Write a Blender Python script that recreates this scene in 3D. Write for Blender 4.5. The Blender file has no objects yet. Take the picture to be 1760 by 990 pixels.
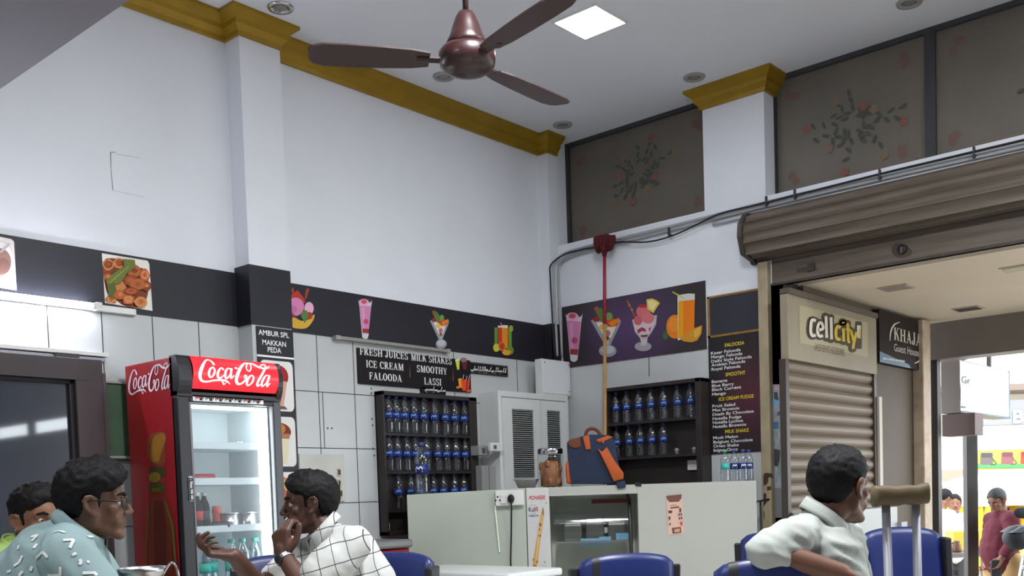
import bpy, bmesh, math, random
from mathutils import Vector, Matrix, noise
random.seed(7)
S = bpy.context.scene
COL = S.collection
V = Vector
R_ = math.radians

# ---------------------------------------------------------------- camera, world, lights, exposure
FOC, PITCH, ROLL, YAW, PCY = 1744.11, -0.0490744, -0.0324741, 0.8505803, 939.274
CAMZ = 1.2
_cy, _sy = math.cos(YAW), math.sin(YAW)
FWD = V((_sy*math.cos(PITCH), _cy*math.cos(PITCH), math.sin(PITCH)))
_rt = V((_cy, -_sy, 0)); _up = _rt.cross(FWD)
RGT = math.cos(ROLL)*_rt + math.sin(ROLL)*_up
UPV = -math.sin(ROLL)*_rt + math.cos(ROLL)*_up
HR = V((_cy, -_sy, 0)); HF = V((_sy, _cy, 0)); ZV = V((0, 0, 1))     # level right / forward / up

cam = bpy.data.cameras.new('camera'); camo = bpy.data.objects.new('camera', cam); COL.objects.link(camo)
m3 = Matrix((RGT, UPV, -FWD)).transposed()
camo.matrix_world = Matrix.Translation((0, 0, CAMZ)) @ m3.to_4x4()
cam.sensor_fit = 'HORIZONTAL'; cam.sensor_width = 36; cam.lens = FOC/1760*36
cam.shift_y = (PCY-495)/1760
cam.clip_start = 0.05; cam.clip_end = 200
S.camera = camo

W = bpy.data.worlds.new('world'); S.world = W; W.use_nodes = True
bg = W.node_tree.nodes['Background']; bg.inputs[0].default_value = (0.86, 0.93, 1.0, 1); bg.inputs[1].default_value = 4.0
S.view_settings.view_transform = 'Standard'; S.view_settings.look = 'None'
S.view_settings.gamma = 1; S.view_settings.use_curve_mapping = False
S.view_settings.exposure = 0.35

def area(name, loc, size, power, color=(1, 1, 1), direction=(0, 0, -1), size_y=None):
    l = bpy.data.lights.new(name, 'AREA'); l.energy = power; l.color = color
    l.size = size
    if size_y: l.shape = 'RECTANGLE'; l.size_y = size_y
    o = bpy.data.objects.new(name, l); COL.objects.link(o); o.location = loc
    o.rotation_euler = V(direction).to_track_quat('-Z', 'Y').to_euler()
    return o
# the other ceiling panels of the room, out of frame
area('ceiling_panel_lamp', (2.6, 1.6, 4.15), 0.6, 150, (0.95, 0.97, 1))
area('ceiling_panel_lamp.001', (0.6, 2.6, 3.25), 0.6, 34, (0.95, 0.97, 1))
area('ceiling_panel_lamp.002', (5.0, -0.4, 4.15), 0.6, 110, (0.95, 0.97, 1))
sunl = bpy.data.lights.new('sun', 'SUN'); sunl.energy = 4.5; sunl.angle = 0.05; sunl.color = (1, 0.95, 0.86)
suno = bpy.data.objects.new('sun', sunl); COL.objects.link(suno); suno.location = (16, 2, 12)
suno.rotation_euler = V((0.55, 0.35, -1.0)).to_track_quat('-Z', 'Y').to_euler()

# ---------------------------------------------------------------- pixel to place helpers
def ray(px, py):
    return RGT*((px-880)/FOC) - UPV*((py-PCY)/FOC) + FWD
CP = V((0, 0, CAMZ))
def PX(px, py, x): r = ray(px, py); return CP + r*(x/r.x)
def PY(px, py, y): r = ray(px, py); return CP + r*(y/r.y)
def PZ(px, py, z): r = ray(px, py); return CP + r*((z-CAMZ)/r.z)
def at(px, py, d): return CP + ray(px, py)*d
def PL(px, py, p0, n):
    r = ray(px, py); return CP + r*((V(p0)-CP).dot(V(n))/r.dot(V(n)))

# ---------------------------------------------------------------- materials
def lin(c):
    return tuple((x/12.92 if x <= .04045 else ((x+.055)/1.055)**2.4) for x in [k/255 for k in c])
_M = {}
def mat(name, rgb, rough=.6, metal=0, spec=.5, var=0, scale=8, bump=0, bscale=60, emit=0, coat=0, stretch=None):
    if name in _M: return _M[name]
    m = bpy.data.materials.new(name); m.use_nodes = True; nt = m.node_tree
    b = nt.nodes['Principled BSDF']; c = lin(rgb)
    b.inputs['Base Color'].default_value = (*c, 1); b.inputs['Roughness'].default_value = rough
    b.inputs['Metallic'].default_value = metal; b.inputs['Specular IOR Level'].default_value = spec
    b.inputs['Coat Weight'].default_value = coat
    if emit:
        b.inputs['Emission Color'].default_value = (*c, 1); b.inputs['Emission Strength'].default_value = emit
    if var or bump:
        tc = nt.nodes.new('ShaderNodeTexCoord'); mp = nt.nodes.new('ShaderNodeMapping')
        if stretch: mp.inputs['Scale'].default_value = stretch
        nt.links.new(tc.outputs['Object'], mp.inputs[0])
        if var:
            n = nt.nodes.new('ShaderNodeTexNoise'); n.inputs['Scale'].default_value = scale; n.inputs['Detail'].default_value = 5
            nt.links.new(mp.outputs[0], n.inputs['Vector'])
            r = nt.nodes.new('ShaderNodeValToRGB')
            r.color_ramp.elements[0].position = .3; r.color_ramp.elements[1].position = .7
            r.color_ramp.elements[0].color = (*[x*(1-var) for x in c], 1); r.color_ramp.elements[1].color = (*[min(1, x*(1+var*.6)) for x in c], 1)
            nt.links.new(n.outputs[0], r.inputs[0]); nt.links.new(r.outputs[0], b.inputs['Base Color'])
        if bump:
            n2 = nt.nodes.new('ShaderNodeTexNoise'); n2.inputs['Scale'].default_value = bscale; n2.inputs['Detail'].default_value = 4
            bp = nt.nodes.new('ShaderNodeBump'); bp.inputs['Strength'].default_value = bump; bp.inputs['Distance'].default_value = .01
            nt.links.new(mp.outputs[0], n2.inputs['Vector']); nt.links.new(n2.outputs[0], bp.inputs['Height'])
            nt.links.new(bp.outputs[0], b.inputs['Normal'])
    _M[name] = m; return m
def clear_mat(name, tint=(1, 1, 1), refl=.12, rough=.05, edge=.2):
    if name in _M: return _M[name]
    m = bpy.data.materials.new(name); m.use_nodes = True; nt = m.node_tree; nt.nodes.clear()
    o = nt.nodes.new('ShaderNodeOutputMaterial'); t = nt.nodes.new('ShaderNodeBsdfTransparent'); t.inputs[0].default_value = (*tint, 1)
    g = nt.nodes.new('ShaderNodeBsdfGlossy'); g.inputs['Roughness'].default_value = rough
    f = nt.nodes.new('ShaderNodeLayerWeight'); f.inputs[0].default_value = .3
    a = nt.nodes.new('ShaderNodeMath'); a.operation = 'MULTIPLY_ADD'; a.inputs[1].default_value = edge; a.inputs[2].default_value = refl; a.use_clamp = True
    x = nt.nodes.new('ShaderNodeMixShader')
    nt.links.new(f.outputs['Facing'], a.inputs[0]); nt.links.new(a.outputs[0], x.inputs[0])
    nt.links.new(t.outputs[0], x.inputs[1]); nt.links.new(g.outputs[0], x.inputs[2]); nt.links.new(x.outputs[0], o.inputs[0])
    _M[name] = m; return m
def K(r, g, b, rough=.6):               # a flat printed or painted colour
    return mat('print_%d_%d_%d' % (r, g, b), (r, g, b), rough, spec=.3)

# ---------------------------------------------------------------- mesh helpers
class MB:
    def __init__(s): s.v = []; s.f = []; s.m = []; s.s = []; s.mats = []
    def mi(s, m):
        if m not in s.mats: s.mats.append(m)
        return s.mats.index(m)
    def add(s, vs, fs, m, smooth=False):
        o = len(s.v); k = s.mi(m); s.v += [V(p) for p in vs]
        for f in fs: s.f.append([i+o for i in f]); s.m.append(k); s.s.append(smooth)
        return s
    def box(s, a, b, m):
        x0, y0, z0 = [min(a[i], b[i]) for i in range(3)]; x1, y1, z1 = [max(a[i], b[i]) for i in range(3)]
        vs = [(x0, y0, z0), (x1, y0, z0), (x1, y1, z0), (x0, y1, z0), (x0, y0, z1), (x1, y0, z1), (x1, y1, z1), (x0, y1, z1)]
        return s.add(vs, [(3, 2, 1, 0), (4, 5, 6, 7), (0, 1, 5, 4), (1, 2, 6, 5), (2, 3, 7, 6), (3, 0, 4, 7)], m)
    def obox(s, c, ax, h, m):           # oriented box: centre, three axes, half sizes
        c = V(c); ax = [V(a).normalized() for a in ax]; vs = []
        for k in (-1, 1):
            for i, j in ((-1, -1), (1, -1), (1, 1), (-1, 1)): vs.append(c+ax[0]*h[0]*i+ax[1]*h[1]*j+ax[2]*h[2]*k)
        return s.add(vs, [(3, 2, 1, 0), (4, 5, 6, 7), (0, 1, 5, 4), (1, 2, 6, 5), (2, 3, 7, 6), (3, 0, 4, 7)], m)
    def prism(s, pts, vec, m, smooth=False):
        n = len(pts); pts = [V(p) for p in pts]; vec = V(vec)
        vs = pts+[p+vec for p in pts]
        fs = [tuple(range(n))[::-1], tuple(range(n, 2*n))]
        s.add(vs, fs, m)
        return s.add(vs, [(i, (i+1) % n, n+(i+1) % n, n+i) for i in range(n)], m, smooth)
    def poly(s, pts, m): return s.add(pts, [tuple(range(len(pts)))], m)
    def lathe(s, o, prof, m, n=20, mx=None, smooth=True, a0=0, a1=2*math.pi):
        o = V(o); mx = mx or Matrix.Identity(3); full = abs(a1-a0-2*math.pi) < 1e-6; k = n if full else n+1; vs = []
        for r, z in prof:
            for i in range(k):
                a = a0+(a1-a0)*i/n; vs.append(o+mx @ V((r*math.cos(a), r*math.sin(a), z)))
        fs = []
        for j in range(len(prof)-1):
            for i in range(n):
                i2 = (i+1) % k; fs.append((j*k+i, j*k+i2, (j+1)*k+i2, (j+1)*k+i))
        if full:
            if prof[0][0] > 1e-5: fs.append(tuple(range(k))[::-1])
            if prof[-1][0] > 1e-5: fs.append(tuple((len(prof)-1)*k+i for i in range(k)))
        return s.add(vs, fs, m, smooth)
    def tube(s, path, r, m, n=8, caps=True, flat=1.0, ref=None):
        P = [V(p) for p in path]; L = len(P); rs = r if isinstance(r, (list, tuple)) else [r]*L
        vs = []; u = None
        for i in range(L):
            t = (P[min(i+1, L-1)]-P[max(i-1, 0)]).normalized()
            if u is None:
                u = V(ref) if ref else (V((0, 0, 1)) if abs(t.z) < .9 else V((1, 0, 0)))
            u = (u-t*u.dot(t)).normalized(); w = t.cross(u)
            for k in range(n):
                a = 2*math.pi*k/n; vs.append(P[i]+u*(math.cos(a)*rs[i])+w*(math.sin(a)*rs[i]*flat))
        fs = [(i*n+k, i*n+(k+1) % n, (i+1)*n+(k+1) % n, (i+1)*n+k) for i in range(L-1) for k in range(n)]
        if caps: fs += [tuple(range(n))[::-1], tuple((L-1)*n+k for k in range(n))]
        return s.add(vs, fs, m, True)
    def ell(s, c, rad, m, mx=None, nu=20, nv=12, fn=None):
        c = V(c); mx = mx or Matrix.Identity(3); vs = []
        for j in range(nv+1):
            t = math.pi*j/nv
            for i in range(nu):
                a = 2*math.pi*i/nu; d = V((math.sin(t)*math.cos(a), math.sin(t)*math.sin(a), math.cos(t)))
                q = V((d.x*rad[0], d.y*rad[1], d.z*rad[2]))
                if fn: q = fn(d, q)
                vs.append(c+mx @ q)
        fs = [(j*nu+i, (j+1)*nu+i, (j+1)*nu+(i+1) % nu, j*nu+(i+1) % nu) for j in range(nv) for i in range(nu)]
        return s.add(vs, fs, m, True)
    def cap(s, p0, r0, p1, r1, m, n=12):          # tapered capsule
        p0, p1 = V(p0), V(p1); d = p1-p0; L = max(d.length, 1e-5); q = d.to_track_quat('Z', 'Y').to_matrix()
        prof = [(r0*math.sin(a), -r0*math.cos(a)) for a in [math.pi/2*k/4 for k in range(5)]]
        prof += [(r1*math.cos(a), L+r1*math.sin(a)) for a in [math.pi/2*k/4 for k in range(5)]]
        prof[0] = (1e-6, prof[0][1]); prof[-1] = (1e-6, prof[-1][1])
        return s.lathe(p0, prof, m, n, q)
    def strip(s, pts, w, fn, m, off=0):            # 2-D stroke with varying width laid on fn(x, y, off)
        n = len(pts); ws = w if isinstance(w, (list, tuple)) else [w]*n; L, Rr = [], []
        for i in range(n):
            a = pts[max(i-1, 0)]; b = pts[min(i+1, n-1)]; dx, dy = b[0]-a[0], b[1]-a[1]; q = math.hypot(dx, dy) or 1
            nx, ny = -dy/q*ws[i]/2, dx/q*ws[i]/2
            L.append(fn(pts[i][0]+nx, pts[i][1]+ny, off)); Rr.append(fn(pts[i][0]-nx, pts[i][1]-ny, off))
        vs = L+Rr
        return s.add(vs, [(i, i+1, n+i+1, n+i) for i in range(n-1)], m)
    def build(s, name, parent=None, bevel=0, seg=2, loc=None, merge=True):
        me = bpy.data.meshes.new(name)
        if parent is not None:
            o0 = V((0, 0, 0)); p = parent
            while p is not None: o0 = o0+V(p.location); p = p.parent
        elif loc is not None: o0 = V(loc)
        else:
            xs = [p.x for p in s.v]; ys = [p.y for p in s.v]; zs = [p.z for p in s.v]
            o0 = V(((min(xs)+max(xs))/2, (min(ys)+max(ys))/2, min(zs)))
        me.from_pydata([p-o0 for p in s.v], [], s.f)
        for m in s.mats: me.materials.append(m)
        for p, k, sm in zip(me.polygons, s.m, s.s): p.material_index = k; p.use_smooth = sm
        if merge:
            bm = bmesh.new(); bm.from_mesh(me); bmesh.ops.remove_doubles(bm, verts=bm.verts, dist=1e-6); bm.to_mesh(me); bm.free()
        o = bpy.data.objects.new(name, me); COL.objects.link(o)
        if parent is not None: o.parent = parent
        else: o.location = o0
        if bevel:
            b = o.modifiers.new('bevel', 'BEVEL'); b.width = bevel; b.segments = seg; b.limit_method = 'ANGLE'; b.angle_limit = R_(40)
        return o

def tag(o, label=None, cat=None, group=None, kind=None):
    if label: o['label'] = label
    if cat: o['category'] = cat
    if group: o['group'] = group
    if kind: o['kind'] = kind
    return o
def thing(name, label, cat, loc=(0, 0, 0), group=None):
    o = bpy.data.objects.new(name, None); COL.objects.link(o); o.location = loc; o.empty_display_size = .1
    return tag(o, label, cat, group)
def struct(o): o['kind'] = 'structure'; return o
def copy_tree(o, parent=None):
    c = o.copy(); COL.objects.link(c)
    if parent is not None: c.parent = parent
    for ch in list(o.children): copy_tree(ch, c)
    return c

def crv(pts, n=5, closed=False):                    # Catmull-Rom through points of any dimension
    P = [tuple(p) for p in pts]; L = len(P); out = []
    rng = range(L) if closed else range(L-1)
    for i in rng:
        g = (lambda k: P[k % L]) if closed else (lambda k: P[max(0, min(L-1, k))])
        a, b, c, d = g(i-1), g(i), g(i+1), g(i+2)
        for k in range(n):
            t = k/n
            out.append(tuple(.5*((2*b[j])+(-a[j]+c[j])*t+(2*a[j]-5*b[j]+4*c[j]-d[j])*t*t+(-a[j]+3*b[j]-3*c[j]+d[j])*t**3) for j in range(len(b))))
    if not closed: out.append(P[-1])
    return out
def blob(cx, cy, rx, ry, n=20, rot=0, a0=0, a1=360):
    o = []; full = a1-a0 >= 360
    for i in range(n if full else n+1):
        a = R_(a0+(a1-a0)*i/n); x, y = rx*math.cos(a), ry*math.sin(a); c, s = math.cos(R_(rot)), math.sin(R_(rot))
        o.append((cx+x*c-y*s, cy+x*s+y*c))
    return o
def crop(plane, val, x0, y0, sc, sgn=-1):           # crop coordinates of the photo laid on a wall plane
    f = PX if plane == 'X' else PY
    ax = V((sgn, 0, 0)) if plane == 'X' else V((0, sgn, 0))
    return lambda x, y, off=0.002: f(x0+x/sc, y0+y/sc, val)+ax*off
def draw(mb, fn, items, off=0.002):
    for k, (m, pts) in enumerate(items): mb.poly([fn(x, y, off+k*.0004) for x, y in pts], m)

# ---------------------------------------------------------------- lettering
_T = {}
def glyphs(txt, bold=0.0):
    if (txt, bold) in _T: return _T[(txt, bold)]
    c = bpy.data.curves.new('lettering', 'FONT'); c.body = txt; c.offset = bold; c.resolution_u = 3
    o = bpy.data.objects.new('lettering', c); COL.objects.link(o)
    bpy.context.view_layer.update()
    me = bpy.data.meshes.new_from_object(o.evaluated_get(bpy.context.evaluated_depsgraph_get()))
    vs = [(v.co.x, v.co.y) for v in me.vertices]; fs = [tuple(p.vertices) for p in me.polygons]
    bpy.data.objects.remove(o); bpy.data.curves.remove(c); bpy.data.meshes.remove(me)
    _T[(txt, bold)] = (vs, fs); return vs, fs
def caph():
    vs, _ = glyphs('H'); return max(y for _, y in vs)
def put(mb, txt, p0, p1, up, m, bold=0.0, serif=False):
    """letters from base-line point p0 to p1, capitals as tall as the vector up"""
    vs, fs = serif_text(txt) if serif else glyphs(txt, bold)
    if not vs: return
    x0 = min(x for x, _ in vs); x1 = max(x for x, _ in vs); h = 1.0 if serif else caph()
    p0, p1, up = V(p0), V(p1), V(up)
    mb.add([p0+(p1-p0)*((x-x0)/(x1-x0))+up*(y/h) for x, y in vs], fs, m)
# upright roman capitals drawn as strokes
def serif_text(txt):
    vs, fs = [], []; x = 0
    for ch in txt:
        if ch == ' ': x += .42; continue
        P, w = serif_glyph(ch)
        for q in P:
            o = len(vs); vs += [(a+x, b) for a, b in q]; fs.append(tuple(range(o, o+len(q))))
        x += w+.10
    return vs, fs
def serif_glyph(c):
    P = []; T, N, SH = .19, .075, .065
    def q(*p): P.append(list(p))
    def ve(x, y0=0, y1=1, w=T): q((x-w/2, y0), (x+w/2, y0), (x+w/2, y1), (x-w/2, y1))
    def ho(x0, x1, y, w=N): q((x0, y-w/2), (x1, y-w/2), (x1, y+w/2), (x0, y+w/2))
    def se(x, y, w=.34):
        b = 0 if y == 0 else 1-SH; q((x-w/2, b), (x+w/2, b), (x+w/2, b+SH), (x-w/2, b+SH))
    def di(xa, ya, xb, yb, w): q((xa-w/2, ya), (xa+w/2, ya), (xb+w/2, yb), (xb-w/2, yb))
    def ring(cx, cy, rx, ry, a0, a1, t=T, n_=N, k=14):
        for i in range(k):
            a, b = R_(a0+(a1-a0)*i/k), R_(a0+(a1-a0)*(i+1)/k)
            q((cx+rx*math.cos(a), cy+ry*math.sin(a)), (cx+rx*math.cos(b), cy+ry*math.sin(b)), (cx+(rx-t)*math.cos(b), cy+(ry-n_)*math.sin(b)), (cx+(rx-t)*math.cos(a), cy+(ry-n_)*math.sin(a)))
    w = .7
    if c == 'O': ring(.38, .5, .38, .515, 0, 360, k=24); w = .76
    elif c == 'C': ring(.38, .5, .38, .515, 42, 318, k=20); ve(.66, .62, .93, .07); ve(.66, .07, .2, .07); w = .7
    elif c == 'D': ve(.17); se(.14, 0, .28); se(.14, 1, .28); ring(.25, .5, .5, .5, -90, 90); w = .75
    elif c == 'I': ve(.17); se(.17, 0); se(.17, 1); w = .34
    elif c == 'L': ve(.17); se(.17, 0); se(.17, 1); ho(.17, .64, .0375); q((.58, .03), (.64, .03), (.66, .32), (.61, .32)); w = .66
    elif c in 'FE':
        ve(.17); se(.17, 0); se(.17, 1); ho(.17, .6, .9625); q((.54, .97), (.6, .97), (.62, .7), (.57, .7)); ho(.2, .48, .52); ve(.45, .38, .66, .06); w = .62
        if c == 'E': ho(.17, .62, .0375); q((.57, .03), (.63, .03), (.66, .32), (.6, .32)); w = .66
    elif c == 'H': ve(.17); ve(.67); ho(.17, .67, .52); [se(a, b) for a in (.17, .67) for b in (0, 1)]; w = .84
    elif c == 'U': ve(.17, .3, 1); ve(.65, .3, 1, .1); se(.17, 1); se(.65, 1, .28); ring(.388, .31, .31, .325, 180, 360, .17); w = .8
    elif c == 'J': ve(.34, .22, 1); se(.34, 1); ring(.19, .22, .245, .24, 180, 360, .17); P.append(blob(.05, .24, .085, .085, 10)); w = .5
    elif c == 'A': di(.12, 0, .4, 1, .08); di(.64, 0, .37, 1, .2); ho(.2, .56, .32); se(.1, 0, .26); se(.66, 0, .32); w = .8
    elif c == 'K': ve(.17); se(.17, 0); se(.17, 1); di(.24, .42, .62, 1, .09); di(.7, 0, .4, .62, .2); se(.64, 1, .26); se(.68, 0, .3); w = .82
    elif c == 'M': di(.14, 0, .14, 1, .075); di(.46, 0, .2, 1, .18); di(.46, 0, .74, 1, .07); ve(.8); se(.14, 0, .26); se(.1, 1, .2); se(.8, 0); se(.84, 1, .26); w = .98
    elif c in 'RP':
        ve(.17); se(.17, 0); se(.17, 1); ring(.32, .74, .3, .26, -90, 90); ho(.17, .34, .9625); ho(.17, .34, .52)
        if c == 'R': di(.68, 0, .4, .5, .2); se(.7, 0, .22)
        w = .78
    elif c == 'S': ring(.3, .745, .27, .27, 30, 270, .15); ring(.32, .25, .29, .265, -150, 90, .16); ve(.53, .7, .98, .06); ve(.06, .02, .3, .06); w = .62
    elif c == 'T': ve(.34); se(.34, 0); ho(.03, .65, .9625); ve(.05, .7, .98, .06); ve(.63, .7, .98, .06); w = .68
    elif c == 'Y': ve(.38, 0, .48); se(.38, 0); di(.36, .42, .12, 1, .19); di(.42, .42, .66, 1, .08); se(.13, 1, .3); se(.66, 1, .24); w = .78
    elif c == 'G': ring(.38, .5, .38, .515, 42, 330, k=20); ve(.66, .1, .44, .15); se(.66, .4); w = .76
    return P, w
# ---------------------------------------------------------------- common materials
PAINT = mat('white_paint', (222, 225, 231), .75, spec=.25, var=.05, scale=1.3)
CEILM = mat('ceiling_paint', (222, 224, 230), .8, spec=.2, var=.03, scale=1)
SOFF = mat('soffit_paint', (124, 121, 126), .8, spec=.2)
TILE = mat('white_tile', (189, 192, 192), .25, spec=.5, var=.05, scale=3)
GROUT = mat('dark_grout', (42, 42, 44), .9)
GOLD = mat('gold_paint', (158, 124, 26), .38, metal=.35, var=.15, scale=6)
BLK = mat('black_vinyl', (30, 30, 38), .45, spec=.4, var=.12, scale=5)
BLKP = mat('black_paint', (28, 27, 29), .45)
DKBR = mat('dark_brown_laminate', (42, 34, 33), .5, var=.12, scale=4)
WMET = mat('white_enamel', (214, 216, 214), .3, spec=.5, var=.04, scale=3)
GREYP = mat('grey_plastic', (150, 150, 148), .5)
WPL = mat('white_plastic', (220, 220, 216), .45)
CHROME = mat('chrome', (205, 205, 208), .15, metal=1)
STEEL = mat('brushed_steel', (190, 190, 190), .3, metal=1, bump=.05, bscale=80)
ALU = mat('aluminium', (150, 152, 160), .5, metal=.45)
BROWN = mat('fan_brown_enamel', (50, 24, 24), .35, spec=.5, coat=.2)
RED = mat('cola_red_paint', (150, 26, 34), .35, spec=.5)
WHT = K(238, 238, 236)
FLR = mat('floor_tile', (196, 192, 184), .35, var=.12, scale=3)
GLASS = clear_mat('clear_glass', (.95, .97, .96), .02)
PET = clear_mat('clear_bottle_plastic', (.86, .9, .93), .11, .1)

AY, BX, CZ = 5.5, 6.88, 4.2              # left wall plane, right wall plane, ceiling height
WX = 7.05                                # plane of the upper windows
PILY = 5.352                             # front of the pilaster
OY = 3.36                                # where the right wall ends and the shutter opening begins
SILL = PX(1100, 389, BX).z

# floor, ceiling
m = MB(); m.box((-1.5, -7.2, -.2), (7.1, 5.65, 0), FLR); struct(m.build('floor'))
m = MB(); m.box((2.45, -7.2, CZ), (7.3, 5.65, CZ+.15), CEILM); m.box((-1.5, -7.2, CZ), (2.45, 5.65, CZ+.15), CEILM); struct(m.build('ceiling'))
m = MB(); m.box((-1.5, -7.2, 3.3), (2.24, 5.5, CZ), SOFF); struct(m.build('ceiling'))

# left wall: paint above, white tiles below with dark joints, pilaster and corner pier
TZ = 2.34
PR = 4.03
m = MB()
m.box((-1.5, AY, TZ), (BX, AY+.15, CZ), PAINT); m.box((-1.5, AY, 0), (BX, AY+.15, TZ), TILE)
m.box((3.73, PILY, TZ), (PR, AY, CZ), PAINT); m.box((3.73, PILY, 0), (PR, AY, TZ), TILE)
m.box((6.76, 5.40, 2.3), (BX+.02, AY, CZ), PAINT)
def jx(x, z0, z1, w=.005): m.box((x-w/2, AY-.0015, z0), (x+w/2, AY, z1), GROUT)
def jz(z, x0, x1, w=.005): m.box((x0, AY-.0015, z-w/2), (x1, AY, z+w/2), GROUT)
for px in (82, 175, 262, 341): jx(PY(px, 560, AY).x, 0, TZ)
for z in (1.948, 1.57, 1.195, .82, .44): jz(z, PR, 6.76)
for z in (1.86, 1.48, 1.10, .72): jz(z, -1.5, 3.73)
for px, py in ((546, 640), (610, 690), (782, 690)): jx(PY(px, py, AY).x, 0, TZ)
jx(PY(556, 720, AY).x, 1.57, 1.948); jx(PY(889, 650, AY).x, 1.948, TZ)
for x, z in ((558+5, 736), (570, 736), (638, 668), (638, 676), (639, 720), (640, 731), (641, 771), (643, 783)):    # drilled holes
    p = PY(x, z, AY); m.poly([p+V((math.cos(a)*.007, -.002, math.sin(a)*.007)) for a in [k*math.pi/4 for k in range(8)]], GROUT)
# faint square crack in the paint
CK = K(120, 122, 126); fw = crop('Y', AY, 0, 0, 2.475)
m.strip([(470, 648), (472, 720), (480, 810)], [4, 2, 3], fw, CK, .001); m.strip([(470, 648), (490, 648)], 3, fw, CK, .001)
m.strip([(490, 655), (540, 662), (600, 672)], .8, fw, CK, .001); m.strip([(480, 810), (550, 825), (615, 840)], .9, fw, CK, .001)
struct(m.build('wall_left'))

# right wall
cL, cR = PX(1209, 270, BX).y, PX(1314, 240, BX).y
m = MB(); XO = BX+.22
TB = 2.30
m.box((BX, OY, TB), (XO, AY+.15, SILL), PAINT); m.box((BX, OY+.0, 0), (XO, AY+.15, TB), TILE)
m.box((BX, -2.2, 2.72), (XO, OY, SILL), PAINT)
m.box((BX, cR, SILL), (XO, cL, CZ), PAINT)
m.box((BX+.01, 5.42, SILL), (XO, AY, CZ), PAINT)
px_ = PX(1116, 645, BX); m.box((BX-.0015, px_.y-.003, 2.12), (BX, px_.y+.003, TB), GROUT)
# far end of that wall, beyond the opening, with two unseen sky slots cut for their reflection in the door glass
def mirror_hit(px, py):
    p = PY(px, py, 5.38); r = ray(px, py); r = V((r.x, -r.y, r.z)); return p+r*((BX-p.x)/r.x)
q = [mirror_hit(*a) for a in ((-8, 731), (48, 743), (60, 731), (120, 743))]
zt, zb = max(p.z for p in q), min(p.z for p in q); zt, zb = (zt+zb)/2+(zt-zb)*.3, (zt+zb)/2-(zt-zb)*.3
ys = [q[0].y, q[1].y, q[2].y, q[3].y]; hi, lo = max(ys), min(ys); mid = sorted(ys)[1:3]
XT = BX+.03; m.box((BX, -7.3, 0), (XT, -2.2, zb), PAINT); m.box((BX, -7.3, zt), (XT, -2.2, CZ), PAINT)
m.box((BX, hi, zb), (XT, -2.2, zt), PAINT); m.box((BX, -7.3, zb), (XT, lo, zt), PAINT); m.box((BX, mid[0], zb), (XT, mid[1], zt), PAINT); pass
struct(m.build('wall_right'))
m = MB(); m.box((-1.65, -7.3, 0), (-1.5, 5.65, CZ), PAINT); struct(m.build('wall_back'))
m = MB(); m.box((-1.5, -7.4, 0), (7.1, -7.2, CZ), PAINT); struct(m.build('wall_front'))

# gold cornice: profile swept round the pilasters
def cornice(name, path, inward):
    prof = [(0, -.14), (.02, -.14), (.024, -.115), (.05, -.085), (.056, -.06), (.085, -.035), (.105, -.02), (.105, 0), (0, 0)]
    n = len(path); offs = []
    for i in range(n):
        d = []
        if i > 0: d.append((V(path[i])-V(path[i-1])).normalized())
        if i < n-1: d.append((V(path[i+1])-V(path[i])).normalized())
        ns = [V((a.y, -a.x, 0)) for a in d]
        o = ns[0] if len(ns) == 1 else (ns[0]+ns[1])/(1+ns[0].dot(ns[1]))
        offs.append(o)
    mb = MB(); vs = []
    for i in range(n):
        for r, z in prof: vs.append(V(path[i])+offs[i]*r+V((0, 0, CZ+z)))
    k = len(prof)
    fs = [(i*k+j, i*k+(j+1) % k, (i+1)*k+(j+1) % k, (i+1)*k+j) for i in range(n-1) for j in range(k)]
    fs += [tuple(range(k))[::-1], tuple((n-1)*k+j for j in range(k))]
    mb.add(vs, fs, GOLD); return struct(mb.build(name))
cornice('trim_1', [(2.24, AY, 0), (3.73, AY, 0), (3.73, PILY, 0), (PR-.02, PILY, 0), (PR-.02, AY, 0), (6.76, AY, 0), (6.76, 5.4, 0), (BX+.0, 5.4, 0)], 1)
cornice('trim_2', [(WX, cL, 0), (BX, cL, 0), (BX, cR, 0), (WX, cR, 0)], 1)

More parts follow.
